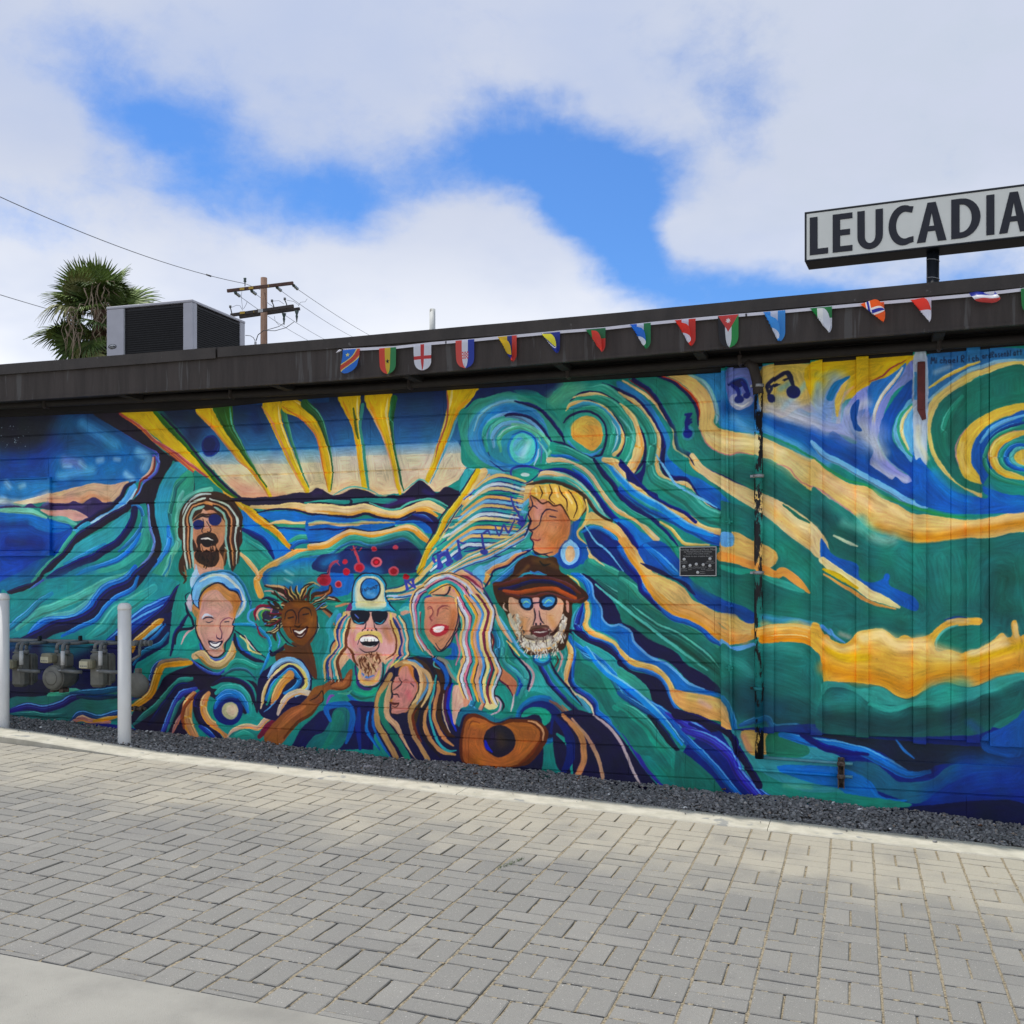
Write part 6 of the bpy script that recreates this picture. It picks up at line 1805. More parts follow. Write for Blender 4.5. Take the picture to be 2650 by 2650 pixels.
# stars in the night corner
rs = np.random.RandomState(5)
def to_px(x, y): q = wall_xf(np.array([x]), np.array([y])); return int(q[0, 0]), int(q[0, 1])
for i in range(38):
    sx_, sy_ = (rs.uniform(2, 75), rs.uniform(1092, 1160)) if i < 24 else (rs.normal(40, 5), rs.normal(1138, 5))
    px_, py_ = to_px(sx_, sy_); k = 1 if i % 3 else 2; img[py_:py_+k, px_:px_+k] = (.62, .72, .80)
img = np.clip(np.clip(img, 0.0, 1)**1.06, 0, 1)
def make_image(name, arr):
    h_, w_ = arr.shape[:2]; im = bpy.data.images.new(name, w_, h_, alpha=False)
    out = np.ones((h_, w_, 4), np.float32); out[..., :3] = arr[::-1]; im.pixels.foreach_set(out.ravel()); im.update(); im.pack(); return im
MURAL_IMG = make_image('wall_painting', img)
def mural_mat(name, peel=None, rough=.55):
    m = bpy.data.materials.new(name); m.use_nodes = True; nt = m.node_tree; b = nt.nodes['Principled BSDF']
    g = nt.nodes.new('ShaderNodeNewGeometry'); sp = nt.nodes.new('ShaderNodeSeparateXYZ'); nt.links.new(g.outputs['Position'], sp.inputs[0])
    u = mapr(nt, sp.outputs['X'], UX0, UX1, smooth=False); v = mapr(nt, sp.outputs['Z'], UZ0, UZ1, smooth=False)
    cb = nt.nodes.new('ShaderNodeCombineXYZ'); nt.links.new(u, cb.inputs[0]); nt.links.new(v, cb.inputs[1])
    ti = nt.nodes.new('ShaderNodeTexImage'); ti.image = MURAL_IMG; ti.extension = 'EXTEND'; ti.interpolation = 'Cubic'; nt.links.new(cb.outputs[0], ti.inputs[0])
    P = g.outputs['Position']
    gm = mixc(nt, 1.0, ti.outputs[0], (MG*1.04, MG, MG*.90), 'MULTIPLY')
    hs = nt.nodes.new('ShaderNodeHueSaturation'); hs.inputs['Saturation'].default_value = 1.06; nt.links.new(gm, hs.inputs['Color'])
    c = hs.outputs[0]
    # chipped specks and grime
    c = mixc(nt, mapr(nt, noise(nt, P, 45, 3, .6), .75, .77), c, (.05, .05, .055))
    if peel:
        wv_ = nt.nodes.new('ShaderNodeVectorMath'); wv_.operation = 'MULTIPLY'; nt.links.new(P, wv_.inputs[0]); wv_.inputs[1].default_value = (3, 3, 1.0)
        c = mixc(nt, mapr(nt, noise(nt, wv_.outputs[0], 4.0, 8, .7), peel, peel+.03), c, (.010, .010, .012))
    nt.links.new(c, b.inputs['Base Color']); b.inputs['Roughness'].default_value = rough; b.inputs['Specular IOR Level'].default_value = .35
    bn = nt.nodes.new('ShaderNodeBump'); bn.inputs['Strength'].default_value = .35; bn.inputs['Distance'].default_value = .004
    hgt = mth(nt, 'ADD', noise(nt, P, 90, 5, .7), mth(nt, 'MULTIPLY', noise(nt, P, 14, 3, .5), 1.2))
    nt.links.new(hgt, bn.inputs['Height']); nt.links.new(bn.outputs[0], b.inputs['Normal'])
    return m
MG = 1.62
M_WALL = mural_mat('painted_block'); M_PEEL = mural_mat('peeling_painted_pipe', peel=.47)
# ---------------------------------------------------------------- materials
M_BROWN = mat('brown_painted_timber', (.040, .031, .027), .65, .18, 5, .25, 40, col2=(.055, .044, .039), spots=((.078, .073, .070), 6, .60), stretch=(2.6, 1, .20))
M_COPING = mat('coping_metal', (.040, .033, .029), .5, .22, 7, .2, 60, spots=((.11, .105, .10), 22, .68), stretch=(1, 1, .5))
M_CONDUIT = mat('dusty_dark_pipe', (.022, .018, .016), .7, .2, 8)
M_DARK = mat('soffit_dark', (.016, .014, .014), .8, .2, 4)
M_PAVER = bpy.data.materials.new('concrete_paver'); M_PAVER.use_nodes = True
def paver_nodes(m):
    nt = m.node_tree; b = nt.nodes['Principled BSDF']; g = nt.nodes.new('ShaderNodeNewGeometry'); P = g.outputs['Position']
    at = nt.nodes.new('ShaderNodeAttribute'); at.attribute_name = 'tone'; sp = nt.nodes.new('ShaderNodeSeparateXYZ'); nt.links.new(P, sp.inputs[0])
    base = mixc(nt, at.outputs['Fac'], (.192, .187, .171), (.246, .237, .215))
    # limestone dust washed along the kerb side
    nz = noise(nt, P, 1.6, 5, .6); yv = mth(nt, 'ADD', sp.outputs['Y'], mth(nt, 'MULTIPLY', mth(nt, 'SUBTRACT', nz, .5), 1.6)); yv = mth(nt, 'ADD', yv, mth(nt, 'MULTIPLY', at.outputs['Fac'], .35))
    base = mixc(nt, mapr(nt, yv, 5.1, 6.15), base, (.405, .370, .290))
    base = mixc(nt, mapr(nt, noise(nt, P, 2.2, 4, .6), .45, .75), base, mixc(nt, .5, base, (.165, .16, .155)))
    base = mixc(nt, mapr(nt, noise(nt, P, 3.3, 5, .65), .60, .74), base, mixc(nt, .42, base, (.09, .085, .08)))
    fine = noise(nt, P, 420, 4, .7)
    base = mixc(nt, mapr(nt, fine, .38, .62), mixc(nt, .30, base, (.10, .10, .10)), mixc(nt, .18, base, (.6, .58, .54)))
    base = mixc(nt, mapr(nt, noise(nt, P, 150, 2, .5), .70, .74), base, (.62, .60, .55))
    base = mixc(nt, mapr(nt, noise(nt, P, 12, 3, .5), .72, .80), base, (.42, .36, .25))
    nt.links.new(base, b.inputs['Base Color']); b.inputs['Roughness'].default_value = .9; b.inputs['Specular IOR Level'].default_value = .25
    bn = nt.nodes.new('ShaderNodeBump'); bn.inputs['Strength'].default_value = .5; bn.inputs['Distance'].default_value = .003
    nt.links.new(fine, bn.inputs['Height']); nt.links.new(bn.outputs[0], b.inputs['Normal'])
paver_nodes(M_PAVER)
M_JOINT = mat('joint_soil', (.02, .017, .013), 1, .3, 34, .6, 300)
M_SAND = mat('joint_sand', (.25, .205, .135), 1, .3, 90, .8, 260, col2=(.46, .39, .27), spots=((.06, .05, .04), 60, .60))
M_CONC = mat('kerb_concrete', (.47, .445, .36), .85, .10, 9, .3, 200, col2=(.56, .53, .44), spots=((.30, .30, .28), 7, .62))
M_SLAB = mat('pavement_concrete', (.265, .255, .228), .88, .10, 2.2, .5, 240, col2=(.335, .322, .285), spots=((.20, .19, .175), 55, .70))
M_SOIL = mat('soil', (.10, .085, .065), 1, .3, 8, .5, 80)
M_WHITE = mat('white_pipe_paint', (.76, .76, .73), .45, .05, 8, .08, 90, spots=((.50, .49, .45), 16, .68), stretch=(1, 1, .4))
M_STEEL = mat('galvanised_steel', (.32, .33, .34), .45, .15, 20, .1, 90, metal=.6)
M_METER = mat('grey_meter_paint', (.155, .155, .135), .55, .2, 12, .3, 90, spots=((.16, .10, .06), 16, .68))
M_PIPE = mat('grey_gas_pipe', (.15, .158, .158), .5, .2, 20, .2, 90)
M_SILV = mat('bright_metal_label', (.55, .56, .56), .4, .1, 20)
M_LET = mat('engraved_letters', (.30, .30, .30), .5, .1, 20)
M_CREAM = mat('cream_dial_cover', (.46, .44, .31), .5, .1, 20)
M_TAN = mat('dusty_index_housing', (.22, .205, .14), .6, .15, 20)
M_BLACK = mat('black_plastic', (.012, .012, .014), .5, .1, 10)
M_HVAC = mat('grey_cabinet_metal', (.52, .52, .56), .5, .05, 5, .05, 50)
M_COIL = mat('condenser_coil', (.011, .011, .013), .6, .3, 40)
M_POLE = mat('weathered_wood_pole', (.20, .12, .085), .85, .25, 5, .4, 40, stretch=(4, 4, .5))
M_ARM = mat('crossarm_timber', (.13, .075, .06), .85, .3, 4, .3, 40)
M_ARM2 = mat('old_crossarm_timber', (.07, .06, .055), .85, .3, 4, .3, 40)
M_YEL = mat('yellow_tag', (.55, .36, .05), .5, .1, 10)
M_INS = mat('dark_insulator', (.05, .085, .075), .3, .2, 10)
M_WIRE = mat('cable', (.06, .065, .07), .6, .1, 10)
M_RED = mat('rust_red_paint', (.13, .022, .018), .6, .25, 12, .2, 60)
M_SIGNBK = mat('dark_sign_box', (.014, .018, .024), .5, .2, 6)
M_SIGNF = mat('cream_sign_panel', (.92, .93, .84), .35, .03, 3)
M_LETTER = mat('charcoal_letters', (.018, .020, .030), .45, .1, 8)
M_RIB = mat('white_ribbon', (.70, .69, .76), .6, .04, 10)
M_STONE = bpy.data.materials.new('dark_gravel'); M_STONE.use_nodes = True
def stone_nodes(m):
    nt = m.node_tree; b = nt.nodes['Principled BSDF']; at = nt.nodes.new('ShaderNodeAttribute'); at.attribute_name = 'tone'
    cr = nt.nodes.new('ShaderNodeValToRGB'); nt.links.new(at.outputs['Fac'], cr.inputs[0]); e = cr.color_ramp.elements
    e[0].color = (.10, .098, .095, 1); e[1].color = (.85, .84, .80, 1); e[1].position = 1.0
    for p, c in ((.45, (.19, .188, .185, 1)), (.75, (.36, .355, .345, 1)), (.88, (.28, .21, .15, 1))): q = e.new(p); q.color = c
    nt.links.new(cr.outputs[0], b.inputs['Base Color']); b.inputs['Roughness'].default_value = .75
stone_nodes(M_STONE)

# ---------------------------------------------------------------- the ground
def sheet(name, x0, x1, y0, y1, dz, m, nx=8, z_fn=None, **kw):
    b = MB(); xs = sorted(set([x0+(x1-x0)*i/nx for i in range(nx+1)]+[q for q in (-14, 14) if x0 < q < x1])); v = []
    for x in xs: v += [(x, y0, ground_z(x)+dz), (x, y1, ground_z(x)+dz)]
    f = [(2*i, 2*i+2, 2*i+3, 2*i+1) for i in range(len(xs)-1)]
    b.add(v, f); return b.build(name, m, **kw)
KY0, KY1 = 6.56, 6.84         # kerb front and back
PY0 = 3.205                   # where the paver field meets the concrete pavement
sheet('ground', -900, 900, -900, 900, -.16, M_SOIL, kind='structure')
sheet('pavement', -30, 30, -14, PY0, 0.0, M_SLAB, kind='structure')
b = MB(); b.box(-30, 30, PY0-.02, PY0-.001, -.2, 0)
# kerb: rises above the pavers towards the left, flush at the right
kb = MB(); xs = [-14 + i*.5 for i in range(57)]; rings = []
def kerb_top(x): return ground_z(x)+.006+.05*max(0, min(1, (-5.1-x)/1.1))
for x in xs:
    w = .004*math.sin(x*3.1)+.003*math.sin(x*7.7); t = kerb_top(x); z0 = ground_z(x)-.2
    rings.append([(x, KY0+w, z0), (x, KY0+w, t-.008), (x, KY0+w+.008, t), (x, KY1+w*.5-.006, t+.002), (x, KY1+w*.5, t-.006), (x, KY1+w*.5, z0)])
kerb = empty('kerb', kind='structure')
cut = [0, 9, 18, 23, 27, 31, 36, 46, 56]      # cast lengths with hairline joints
for a_, b_ in zip(cut, cut[1:]):
    rr = [list(r) for r in rings[a_:b_+1]]; rr[0] = [(p[0]+.002, p[1], p[2]) for p in rr[0]]; rr[-1] = [(p[0]-.002, p[1], p[2]) for p in rr[-1]]
    MB().prism(None, rr).build('kerb_length', M_CONC, kerb)

# pavers in basket weave: cells of two, turned alternately
CELL = .2286; X_PH = -.357+.0
pv = empty('paver_walk', kind='structure')
sheet('joint_sand', -14, 14, PY0-.001, KY0+.02, -.020, M_JOINT, nx=28, parent=pv)
def paver_mesh(L, W, tone, seed, name):
    r = random.Random(seed); b = MB(); b.box(-L/2, L/2, -W/2, W/2, -.045, 0, .0035); me = b.mesh(name)
    for v in me.vertices:
        if v.co.z > -.01: v.co.x += r.uniform(-.0012, .0012); v.co.y += r.uniform(-.0012, .0012)
        v.co.z += r.uniform(-.0008, .0008)
    at = me.attributes.new('tone', 'FLOAT', 'POINT'); at.data.foreach_set('value', [tone]*len(me.vertices)); me.materials.append(M_PAVER); return me
GA, GX = .0105, .0105       # joint widths: tight along the wall direction, wide and sandy across it
tones = [random.random() for _ in range(16)]
# brick long side along the wall ('h') or across it ('v')
MH = [paver_mesh(CELL-GX, CELL/2-GA, t, i, 'paver_along') for i, t in enumerate(tones)]
MV = [paver_mesh(CELL/2-GX*.8, CELL-GA, t, 40+i, 'paver_across') for i, t in enumerate(tones)]
bricks = []
def wobble(x, y): return .006*math.sin(x*1.7+y*.9)+.004*math.sin(x*.6-y*2.1+1)
for i in range(-60, 40):
    for j in range(0, 15):
        xc = X_PH+(i+.5)*CELL; yc = KY0-.003-(j+.5)*CELL
        along = (i+j) % 2 == 0
        for k in (-1, 1):
            bx, by = (xc, yc+k*CELL/4) if along else (xc+k*CELL/4, yc)
            half = CELL/4 if along else CELL/2
            y_lo, y_hi = by-half, by+half
            if y_hi < PY0+.03: continue
            bricks.append((bx, by, along, y_lo, max(y_lo, PY0+.003), y_hi))
def in_view(x, y):
    X = x*CT+y*ST; Z = -x*ST+y*CT
    return Z > .5 and abs(X/Z) < .53 and (H-ground_z(x))/Z*F+HZ < 2750
vis = [q for q in bricks if in_view(q[0], q[1])]
vis.sort(key=lambda q: q[0]**2+q[1]**2); near = set(id(q) for q in vis[:300]); slope_rot = Matrix.Rotation(math.atan(.0445), 4, 'Y')
fv, ff, ft = [], [], []
for q in bricks:
    bx, by, along, y_lo, y_c, y_hi = q
    if abs(bx) > 13.5: continue
    r = random.Random(int(bx*1000)*7919+int(by*1000)); me = (MH if along else MV)[r.randrange(16)]
    z = ground_z(bx)+r.uniform(-.0016, .0016)+.0005
    M = Matrix.Translation((bx+wobble(bx, by)*.5, by+wobble(by, bx)*.6, z)) @ slope_rot @ Euler((r.uniform(-.006, .006), r.uniform(-.006, .006), r.uniform(-.007, .007))).to_matrix().to_4x4()
    if y_c > y_lo+.001:      # cut brick against the pavement
        s = (y_hi-y_c)/(y_hi-y_lo); M = Matrix.Translation((0, (y_c-y_lo)/2, 0)) @ M @ Matrix.Diagonal((1, s, 1, 1))
    if id(q) in near:
        o = bpy.data.objects.new('paver', me); COL.objects.link(o); o.parent = pv; o.matrix_local = M
    else:
        n = len(fv); fv += [tuple(M @ v.co) for v in me.vertices]; ff += [tuple(n+i for i in p.vertices) for p in me.polygons]; ft += [me.attributes['tone'].data[0].value]*len(me.vertices)
me = bpy.data.meshes.new('paver_field'); me.from_pydata(fv, [], ff); at = me.attributes.new('tone', 'FLOAT', 'POINT'); at.data.foreach_set('value', ft)
link_mesh('paver_field', me, M_PAVER, pv, kind='stuff')

# sand packed nearly to the top of the joints that run away from the viewer, crumbs in the others
b = MB(); rs_ = random.Random(9)
def strip(x0, x1, y0, y1, z):
    n = max(2, int((y1-y0)/.05)); v = []
    for i in range(n+1):
        y = y0+(y1-y0)*i/n; w_ = wobble((x0+x1)/2, y)*.5; dz = z+rs_.uniform(-.004, .0015); v += [(x0+w_, y, ground_z(x0)+dz), (x1+w_, y, ground_z(x0)+dz)]
    b.add(v, [(2*i, 2*i+1, 2*i+3, 2*i+2) for i in range(n)])
for i in range(-38, 36):
    x = X_PH+i*CELL; strip(x-.0080, x+.0080, PY0+.001, KY0, -.0030)
    for j in range(15):
        if (i+j) % 2:
            yb = KY0-.003-(j+1)*CELL
            if yb > PY0-.1: strip(x+CELL/2-.0065, x+CELL/2+.0065, max(yb, PY0+.001), yb+CELL, -.0030-.003*rs_.random())
for q in bricks:
    if abs(q[0]) > 8.4: continue
    bx, by, along = q[:3]
    for y_e in ((by-(CELL/4 if along else CELL/2)),):
        if y_e < PY0+.02: continue
        L_ = CELL if along else CELL/2; n_ = rs_.choice([2, 3, 4]) if along else rs_.choice([1, 2])
        for k in range(n_):
            x0 = bx-L_/2+L_*(k+rs_.uniform(.15, .6))/n_; w_ = rs_.uniform(.010, .034); z = ground_z(x0)-rs_.uniform(.0015, .006); wy = wobble(by, bx)*.6
            b.add([(x0, y_e-.008+wy, z), (x0+w_, y_e-.008+wy, z), (x0+w_+.004, y_e+.008+wy, z), (x0-.003, y_e+.008+wy, z)], [(0, 1, 2, 3)])
b.build('sand_filling', M_SAND, pv, kind='stuff')

# gravel strip
sheet('gravel_bed', -14, 9, KY1-.01, 7.52, -.03, M_SOIL, nx=20, kind='structure')
def scatter_stones(name, n, x0, x1, y0, y1, rmin, rmax, zf, m, label=None, cat=None, seed=3, flat=.6):
    rs = np.random.RandomState(seed)
    base = np.array([(0,0,1),(.894,0,.447),(.276,.851,.447),(-.724,.526,.447),(-.724,-.526,.447),(.276,-.851,.447),(.724,.526,-.447),(-.276,.851,-.447),(-.894,0,-.447),(-.276,-.851,-.447),(.724,-.526,-.447),(0,0,-1)])
    fc = np.array([(0,1,2),(0,2,3),(0,3,4),(0,4,5),(0,5,1),(1,6,2),(2,7,3),(3,8,4),(4,9,5),(5,10,1),(1,10,6),(2,6,7),(3,7,8),(4,8,9),(5,9,10)])   # the buried underside is left off
    P = np.empty((n, 12, 3)); cx = rs.uniform(x0, x1, n); cy = y0+(y1-y0)*rs.rand(n); s = rs.uniform(rmin, rmax, n)*(1+.5*(rs.rand(n) > .93))
    for a in range(n):
        B = base*(1+rs.uniform(-.28, .28, (12, 1)))*np.array([rs.uniform(.7, 1.3), rs.uniform(.6, 1.0), flat*rs.uniform(.7, 1.2)])
        c1, s1 = math.cos(rs.uniform(0, 6.28)), math.sin(rs.uniform(0, 6.28)); t1 = rs.uniform(-.6, .6); ct, st = math.cos(t1), math.sin(t1); an = rs.uniform(0, 6.28); ca, sa = math.cos(an), math.sin(an)
        B = B @ np.array([[1,0,0],[0,ct,st],[0,-st,ct]]) @ np.array([[ca,sa,0],[-sa,ca,0],[0,0,1]])
        P[a] = B*s[a]
    P[:, :, 0] += cx[:, None]; P[:, :, 1] += cy[:, None]; P[:, :, 2] += np.array([zf(a, b) for a, b in zip(cx, cy)])[:, None]
    me = bpy.data.meshes.new(name); V = P.reshape(-1, 3); Fc = (fc[None]+12*np.arange(n)[:, None, None]).reshape(-1, 3)
    me.vertices.add(len(V)); me.vertices.foreach_set('co', V.ravel()); me.loops.add(Fc.size); me.loops.foreach_set('vertex_index', Fc.ravel().astype(np.int32))
    me.polygons.add(len(Fc)); me.polygons.foreach_set('loop_start', np.arange(0, Fc.size, 3, dtype=np.int32)); me.update(calc_edges=True)
    at = me.attributes.new('tone', 'FLOAT', 'POINT'); at.data.foreach_set('value', np.repeat(np.clip(rs.beta(2, 3, n)+.3*(rs.rand(n) > .97), 0, 1), 12).astype(np.float32))
    return link_mesh(name, me, m, label=label, cat=cat, kind='stuff')
def gz(x, y):
    t = (y-KY1)/(7.5-KY1); return ground_z(x)+.004+.012*math.sin(x*2.3+y*5)*math.sin(x*5.1)+.012*t+random.uniform(-.010, .006)
scatter_stones('gravel', 30000, -8.4, 2.6, KY1-.016, 7.505, .006, .0150, gz, M_STONE, 'dark grey crushed gravel strip between wall and kerb', 'gravel')

scatter_stones('spilled_gravel', 110, -7.5, 1.6, 6.70, 6.90, .003, .009, lambda x, y: kerb_top(x)+.008, M_STONE, 'few loose gravel stones spilled onto the kerb', 'gravel', seed=8)
# ---------------------------------------------------------------- the building
bld = empty('painted_building', (0, 7.5, 0), 'low flat-roofed block building whose whole long wall is covered by a swirling music mural', 'building')
def bpart(name, loc=(0, 0, 0), **kw): o = empty(name, (0, 0, 0), **kw); o.parent = bld; o.location = Vector(loc)-Vector((0, 7.5, 0)); return o
wall = bpart('block_wall', (0, 7.5, 0))
def wall_local(o): o.location = Vector(o.location)-Vector((0, 7.5, 0))
# concrete blocks
BH, BW = .2032, .4064
b = MB(); g = .0035; e = .0035
q=BH/2-.0046; X=BW/2-.0005; b.prism(None, [[(x_, .0028, -q), (x_, 0, -q+.0028), (x_, 0, q-.0028), (x_, .0028, q), (x_, .05, q), (x_, .05, -q)] for x_ in (-X, X)]); me_block = b.mesh('block'); me_block.materials.append(M_WALL)
JX = -6.418; XB = -.90        # phase of the upright joints, left edge of the board siding
nblk = 0; rest = MB()
for n in range(-9, 8):
    zc = H+(n+.5)*BH-BH
    for i in range(-8, 22):
        xc = JX+i*BW+(0 if n % 2 else BW/2)
        lowrow = zc+BH/2 < .50
        if xc-BW/2 > XB and not lowrow: continue
        if zc+BH/2 < ground_z(xc)-.02 or xc > 2.4: continue
        r = random.Random(n*100+i)
        if -7.55 < xc < 1.35 and nblk < 300:
            o = bpy.data.objects.new('block', me_block); COL.objects.link(o); o.parent = wall; nblk += 1
            o.location = (xc+r.uniform(-.001, .001), -.0+r.uniform(-.0012, .0012), zc+r.uniform(-.0008, .0008)); o.rotation_euler = (0, r.uniform(-.002, .002), 0)
        else: rest.box(xc-BW/2+.0016, xc+BW/2-.0016, 0, .05, zc-BH/2+.003, zc+BH/2-.003, .003)
if rest.v: rest.build('block_rest', M_WALL, wall, kind='stuff')
b = MB(); b.box(-12, 9, .011, .2, -.6, 2.99); b.build('mortar_backing', M_WALL, wall)
b = MB(); b.box(-12, -9.7, 0, .0109, -.4, 2.98); b.build('wall_end', M_WALL, wall)

# roof edge: heights read off at five stations; the old roof sags a little to the left
ST_ = [(0, 945, 968.7, 1038), (850, 878, 904, 984.5), (1450, 824.5, 857, 936), (2000, 772, 803, 889.5), (2650, 709, 744.5, 837)]
DF = 7.08
stn = []
for px, a_, b_, c_ in ST_:
    p = Pd(px, a_, DF); stn.append((p.x, p.z, Pd(px, b_, DF).z, Pd(px, c_, DF).z))
def ext(s, t, x): k = (x-s[0])/(t[0]-s[0]); return tuple([x]+[s[i]+(t[i]-s[i])*k for i in (1, 2, 3)])
stn = [ext(stn[0], stn[1], -12)] + stn + [ext(stn[3], stn[4], 9)]
def roof_at(x):
    for s, t in zip(stn, stn[1:]):
        if x <= t[0]: return ext(s, t, x)
    return stn[-1]
def loft(name, fn, m, xs_, parent, **kw):
    rr = [fn(x) for x in xs_]; o = MB().prism(None, rr).build(name, m, parent, **kw); o.location = (0, -7.5, 0) if parent is bld else o.location; return o
xs_r = [-12+i*.35 for i in range(61)]
def wig(x): return .003*math.sin(x*2.9)+.002*math.sin(x*8.3+1)
split_x = Pd(554, 870, DF).x
loft('fascia', lambda x: [(x, DF+wig(x), roof_at(x)[3]), (x, DF+wig(x), roof_at(x)[2]+.01), (x, DF+.04, roof_at(x)[2]+.01), (x, DF+.04, roof_at(x)[3])], M_BROWN, xs_r, bld)
def cop(x, dy, dz): s = roof_at(x); return [(x, DF-.016-dy+wig(x), s[2]-dz), (x, DF-.018-dy+wig(x), s[1]), (x, DF+.09, s[1]+.004), (x, DF+.09, s[1]-.02), (x, DF+.0, s[1]-.02), (x, DF-.001, s[2]-dz)]
loft('coping', lambda x: cop(x, .0, .0), M_COPING, [x for x in xs_r if x > split_x+.02]+[], bld)
loft('coping', lambda x: cop(x, .008, .008), M_COPING, [x for x in xs_r if x < split_x]+[split_x+.03], bld)
loft('roof_deck', lambda x: [(x, DF+.03, roof_at(x)[1]-.09), (x, DF+.03, roof_at(x)[1]-.01), (x, 17, roof_at(x)[1]-.01), (x, 17, roof_at(x)[1]-.09)], M_DARK, xs_r, bld)
loft('soffit', lambda x: [(x, DF+.04, roof_at(x)[3]+.035), (x, DF+.04, roof_at(x)[3]+.055), (x, 7.62, roof_at(x)[3]+.055), (x, 7.62, roof_at(x)[3]+.035)], M_DARK, xs_r, bld)
loft('drip_edge', lambda x: [(x, DF-.006, roof_at(x)[3]-.004), (x, DF-.006, roof_at(x)[3]+.012), (x, DF-.001, roof_at(x)[3]+.012), (x, DF+.03, roof_at(x)[3]-.004)], M_BROWN, xs_r, bld)
TOPL = [(0, 1081), (500, 1062), (800, 1033), (1300, 1003), (1600, 981), (2150, 944), (2650, 904)]
tl = [Pd(px, py, 7.5) for px, py in TOPL]
def top_z(x):
    if x <= tl[0].x: return tl[0].z
    for s, t in zip(tl, tl[1:]):
        if x <= t.x: return s.z+(t.z-s.z)*(x-s.x)/(t.x-s.x)
    return tl[-1].z
loft('wall_top_trim', lambda x: [(x, 7.455, top_z(x)+.02), (x, 7.455, roof_at(x)[3]+.034), (x, 7.51, roof_at(x)[3]+.034), (x, 7.51, top_z(x))], M_DARK, xs_r, bld)
for px in (330, 725, 1062, 1450, 1810, 2430):     # timber outlookers under the eave
    x = Pd(px, 980, 7.2).x; z = roof_at(x)[3]
    b = MB(); b.box(x-.035, x+.035, DF+.041, 7.5, z-.010, z+.034, .004); o = b.build('outlooker', M_DARK, bld); o.location = (0, -7.5, 0)
b = MB(); b.box(-12, 9, 16.8, 17, -1, 3.2); b.box(-12, -11.8, 7.6, 16.8, -1, 3.1); b.box(8.8, 9, 7.6, 16.8, -1, 3.1); o = b.build('rear_walls', M_BROWN, bld); o.location = (0, -7.5, 0)

# boarded window at the far left with its sill
wp = bpart('boarded_window', (0, 7.5, 0)); wp.location = (0, -7.5, 0)
q0, q1 = Pd(-60, 1240, 7.5), Pd(133, 1437, 7.5); sill = Pd(100, 1424, 7.5)
b = MB(); b.box(q0.x, q1.x-.02, 7.478, 7.4985, sill.z, Pd(100, 1240, 7.5).z-.004, .003); b.build('window_board', M_WALL, wp)
b = MB(); b.box(q1.x-.018, q1.x+.006, 7.470, 7.4985, sill.z, Pd(133, 1240, 7.5).z+.012, .003); b.box(q0.x, q1.x+.006, 7.472, 7.4985, Pd(100, 1240, 7.5).z, Pd(100, 1240, 7.5).z+.014, .003); b.build('window_frame', M_WALL, wp)
b = MB(); b.box(q0.x, q1.x+.03, 7.440, 7.4985, sill.z-.052, sill.z-.002, .004); b.build('window_sill', M_WALL, wp)

# board siding on the right: wide panels with battens over their joints
sd = bpart('board_siding', (0, 7.5, 0)); sd.location = (0, -7.5, 0)
def xw(px): return Pd(px, 1500, 7.47).x
def panel(p0, p1, y0, zb, m=None, name='panel', x0=None, x1=None):
    a_, b_ = (xw(p0) if x0 is None else x0), (xw(p1) if x1 is None else x1)
    bb = MB(); bb.box(a_+.001, b_-.001, y0, 7.498, zb, top_z((a_+b_)/2)+.03, .0025); return bb.build(name, m or M_WALL, sd)
zb = .492
for p0, p1, d in ((1866, 1976, 0), (1976, 2098, -.002), (2098, 2216, -.004), (2216, 2363, -.003), (2363, 2461, -.006), (2461, 2502, -.0065), (2502, 2560, -.002)): panel(p0, p1, 7.468+.0006*(p0 % 7), zb+d)
panel(0, 0, 7.462, zb-.035, x0=xw(2560)+.001, x1=2.2)
panel(0, 0, 7.462, zb-.03, x0=2.203, x1=3.42)
for p0, p1, d in ((1973, 2004, .0), (2097, 2129, .0), (2215, 2248, .0), (2362, 2397, -.03), (2500, 2536, -.004)): panel(p0, p1, 7.444, zb+d-.012, name='batten')
panel(1866, 1899, 7.456, zb-.002, name='batten')

# ---------------------------------------------------------------- pipes on the wall
def wl(px, py, d=7.44): return Pd(px, py, d)
c1 = empty('roof_conduit', wl(1200, 1000, 7.40), 'long dark horizontal pipe hung under the eave above the mural', 'pipe')
pts = [Pd(px, py, 7.39) for px, py in ((-300, 1072), (0, 1050), (450, 1028), (900, 1006), (1450, 968), (1935, 930), (2000, 923), (2650, 876), (3100, 842))]
b = MB(); b.tube(pts, .033, 10); o = b.build('pipe_run', M_CONDUIT, c1); o.location = -c1.location
for px, py in ((120, 1046), (600, 1020), (1062, 995), (1470, 967), (1915, 932), (2430, 893)):
    p = Pd(px, py, 7.39); z1 = roof_at(p.x)[3]+.04
    b = MB(); b.box(p.x-.014, p.x+.014, p.y-.040, p.y+.040, p.z-.040, p.z+.036, .01); b.box(p.x-.006, p.x+.006, p.y-.006, p.y+.006, p.z+.03, z1); o = b.build('pipe_strap', M_BROWN, c1); o.location = -c1.location
ds = empty('downspout', wl(1963, 1960), 'black downpipe with peeling mural paint running down the boards', 'pipe')
xd = Pd(1963, 1500, 7.415).x
b = MB(); b.tube([Pd(1935, 935, 7.39), Pd(1950, 950, 7.40), (xd-.01, 7.412, Pd(1963, 985, 7.41).z), (xd, 7.412, Pd(1963, 1020, 7.41).z)], .036, 12); o = b.build('elbow', M_BROWN, ds); o.location = -ds.location
zt, zb_ = Pd(1963, 1015, 7.412).z, Pd(1966, 1963, 7.412).z
b = MB(); b.tube([(xd, 7.412, zt), (xd, 7.412, (zt+zb_)/2), (xd+.006, 7.412, zb_)], .030, 14); o = b.build('pipe_run', M_PEEL, ds); o.location = -ds.location
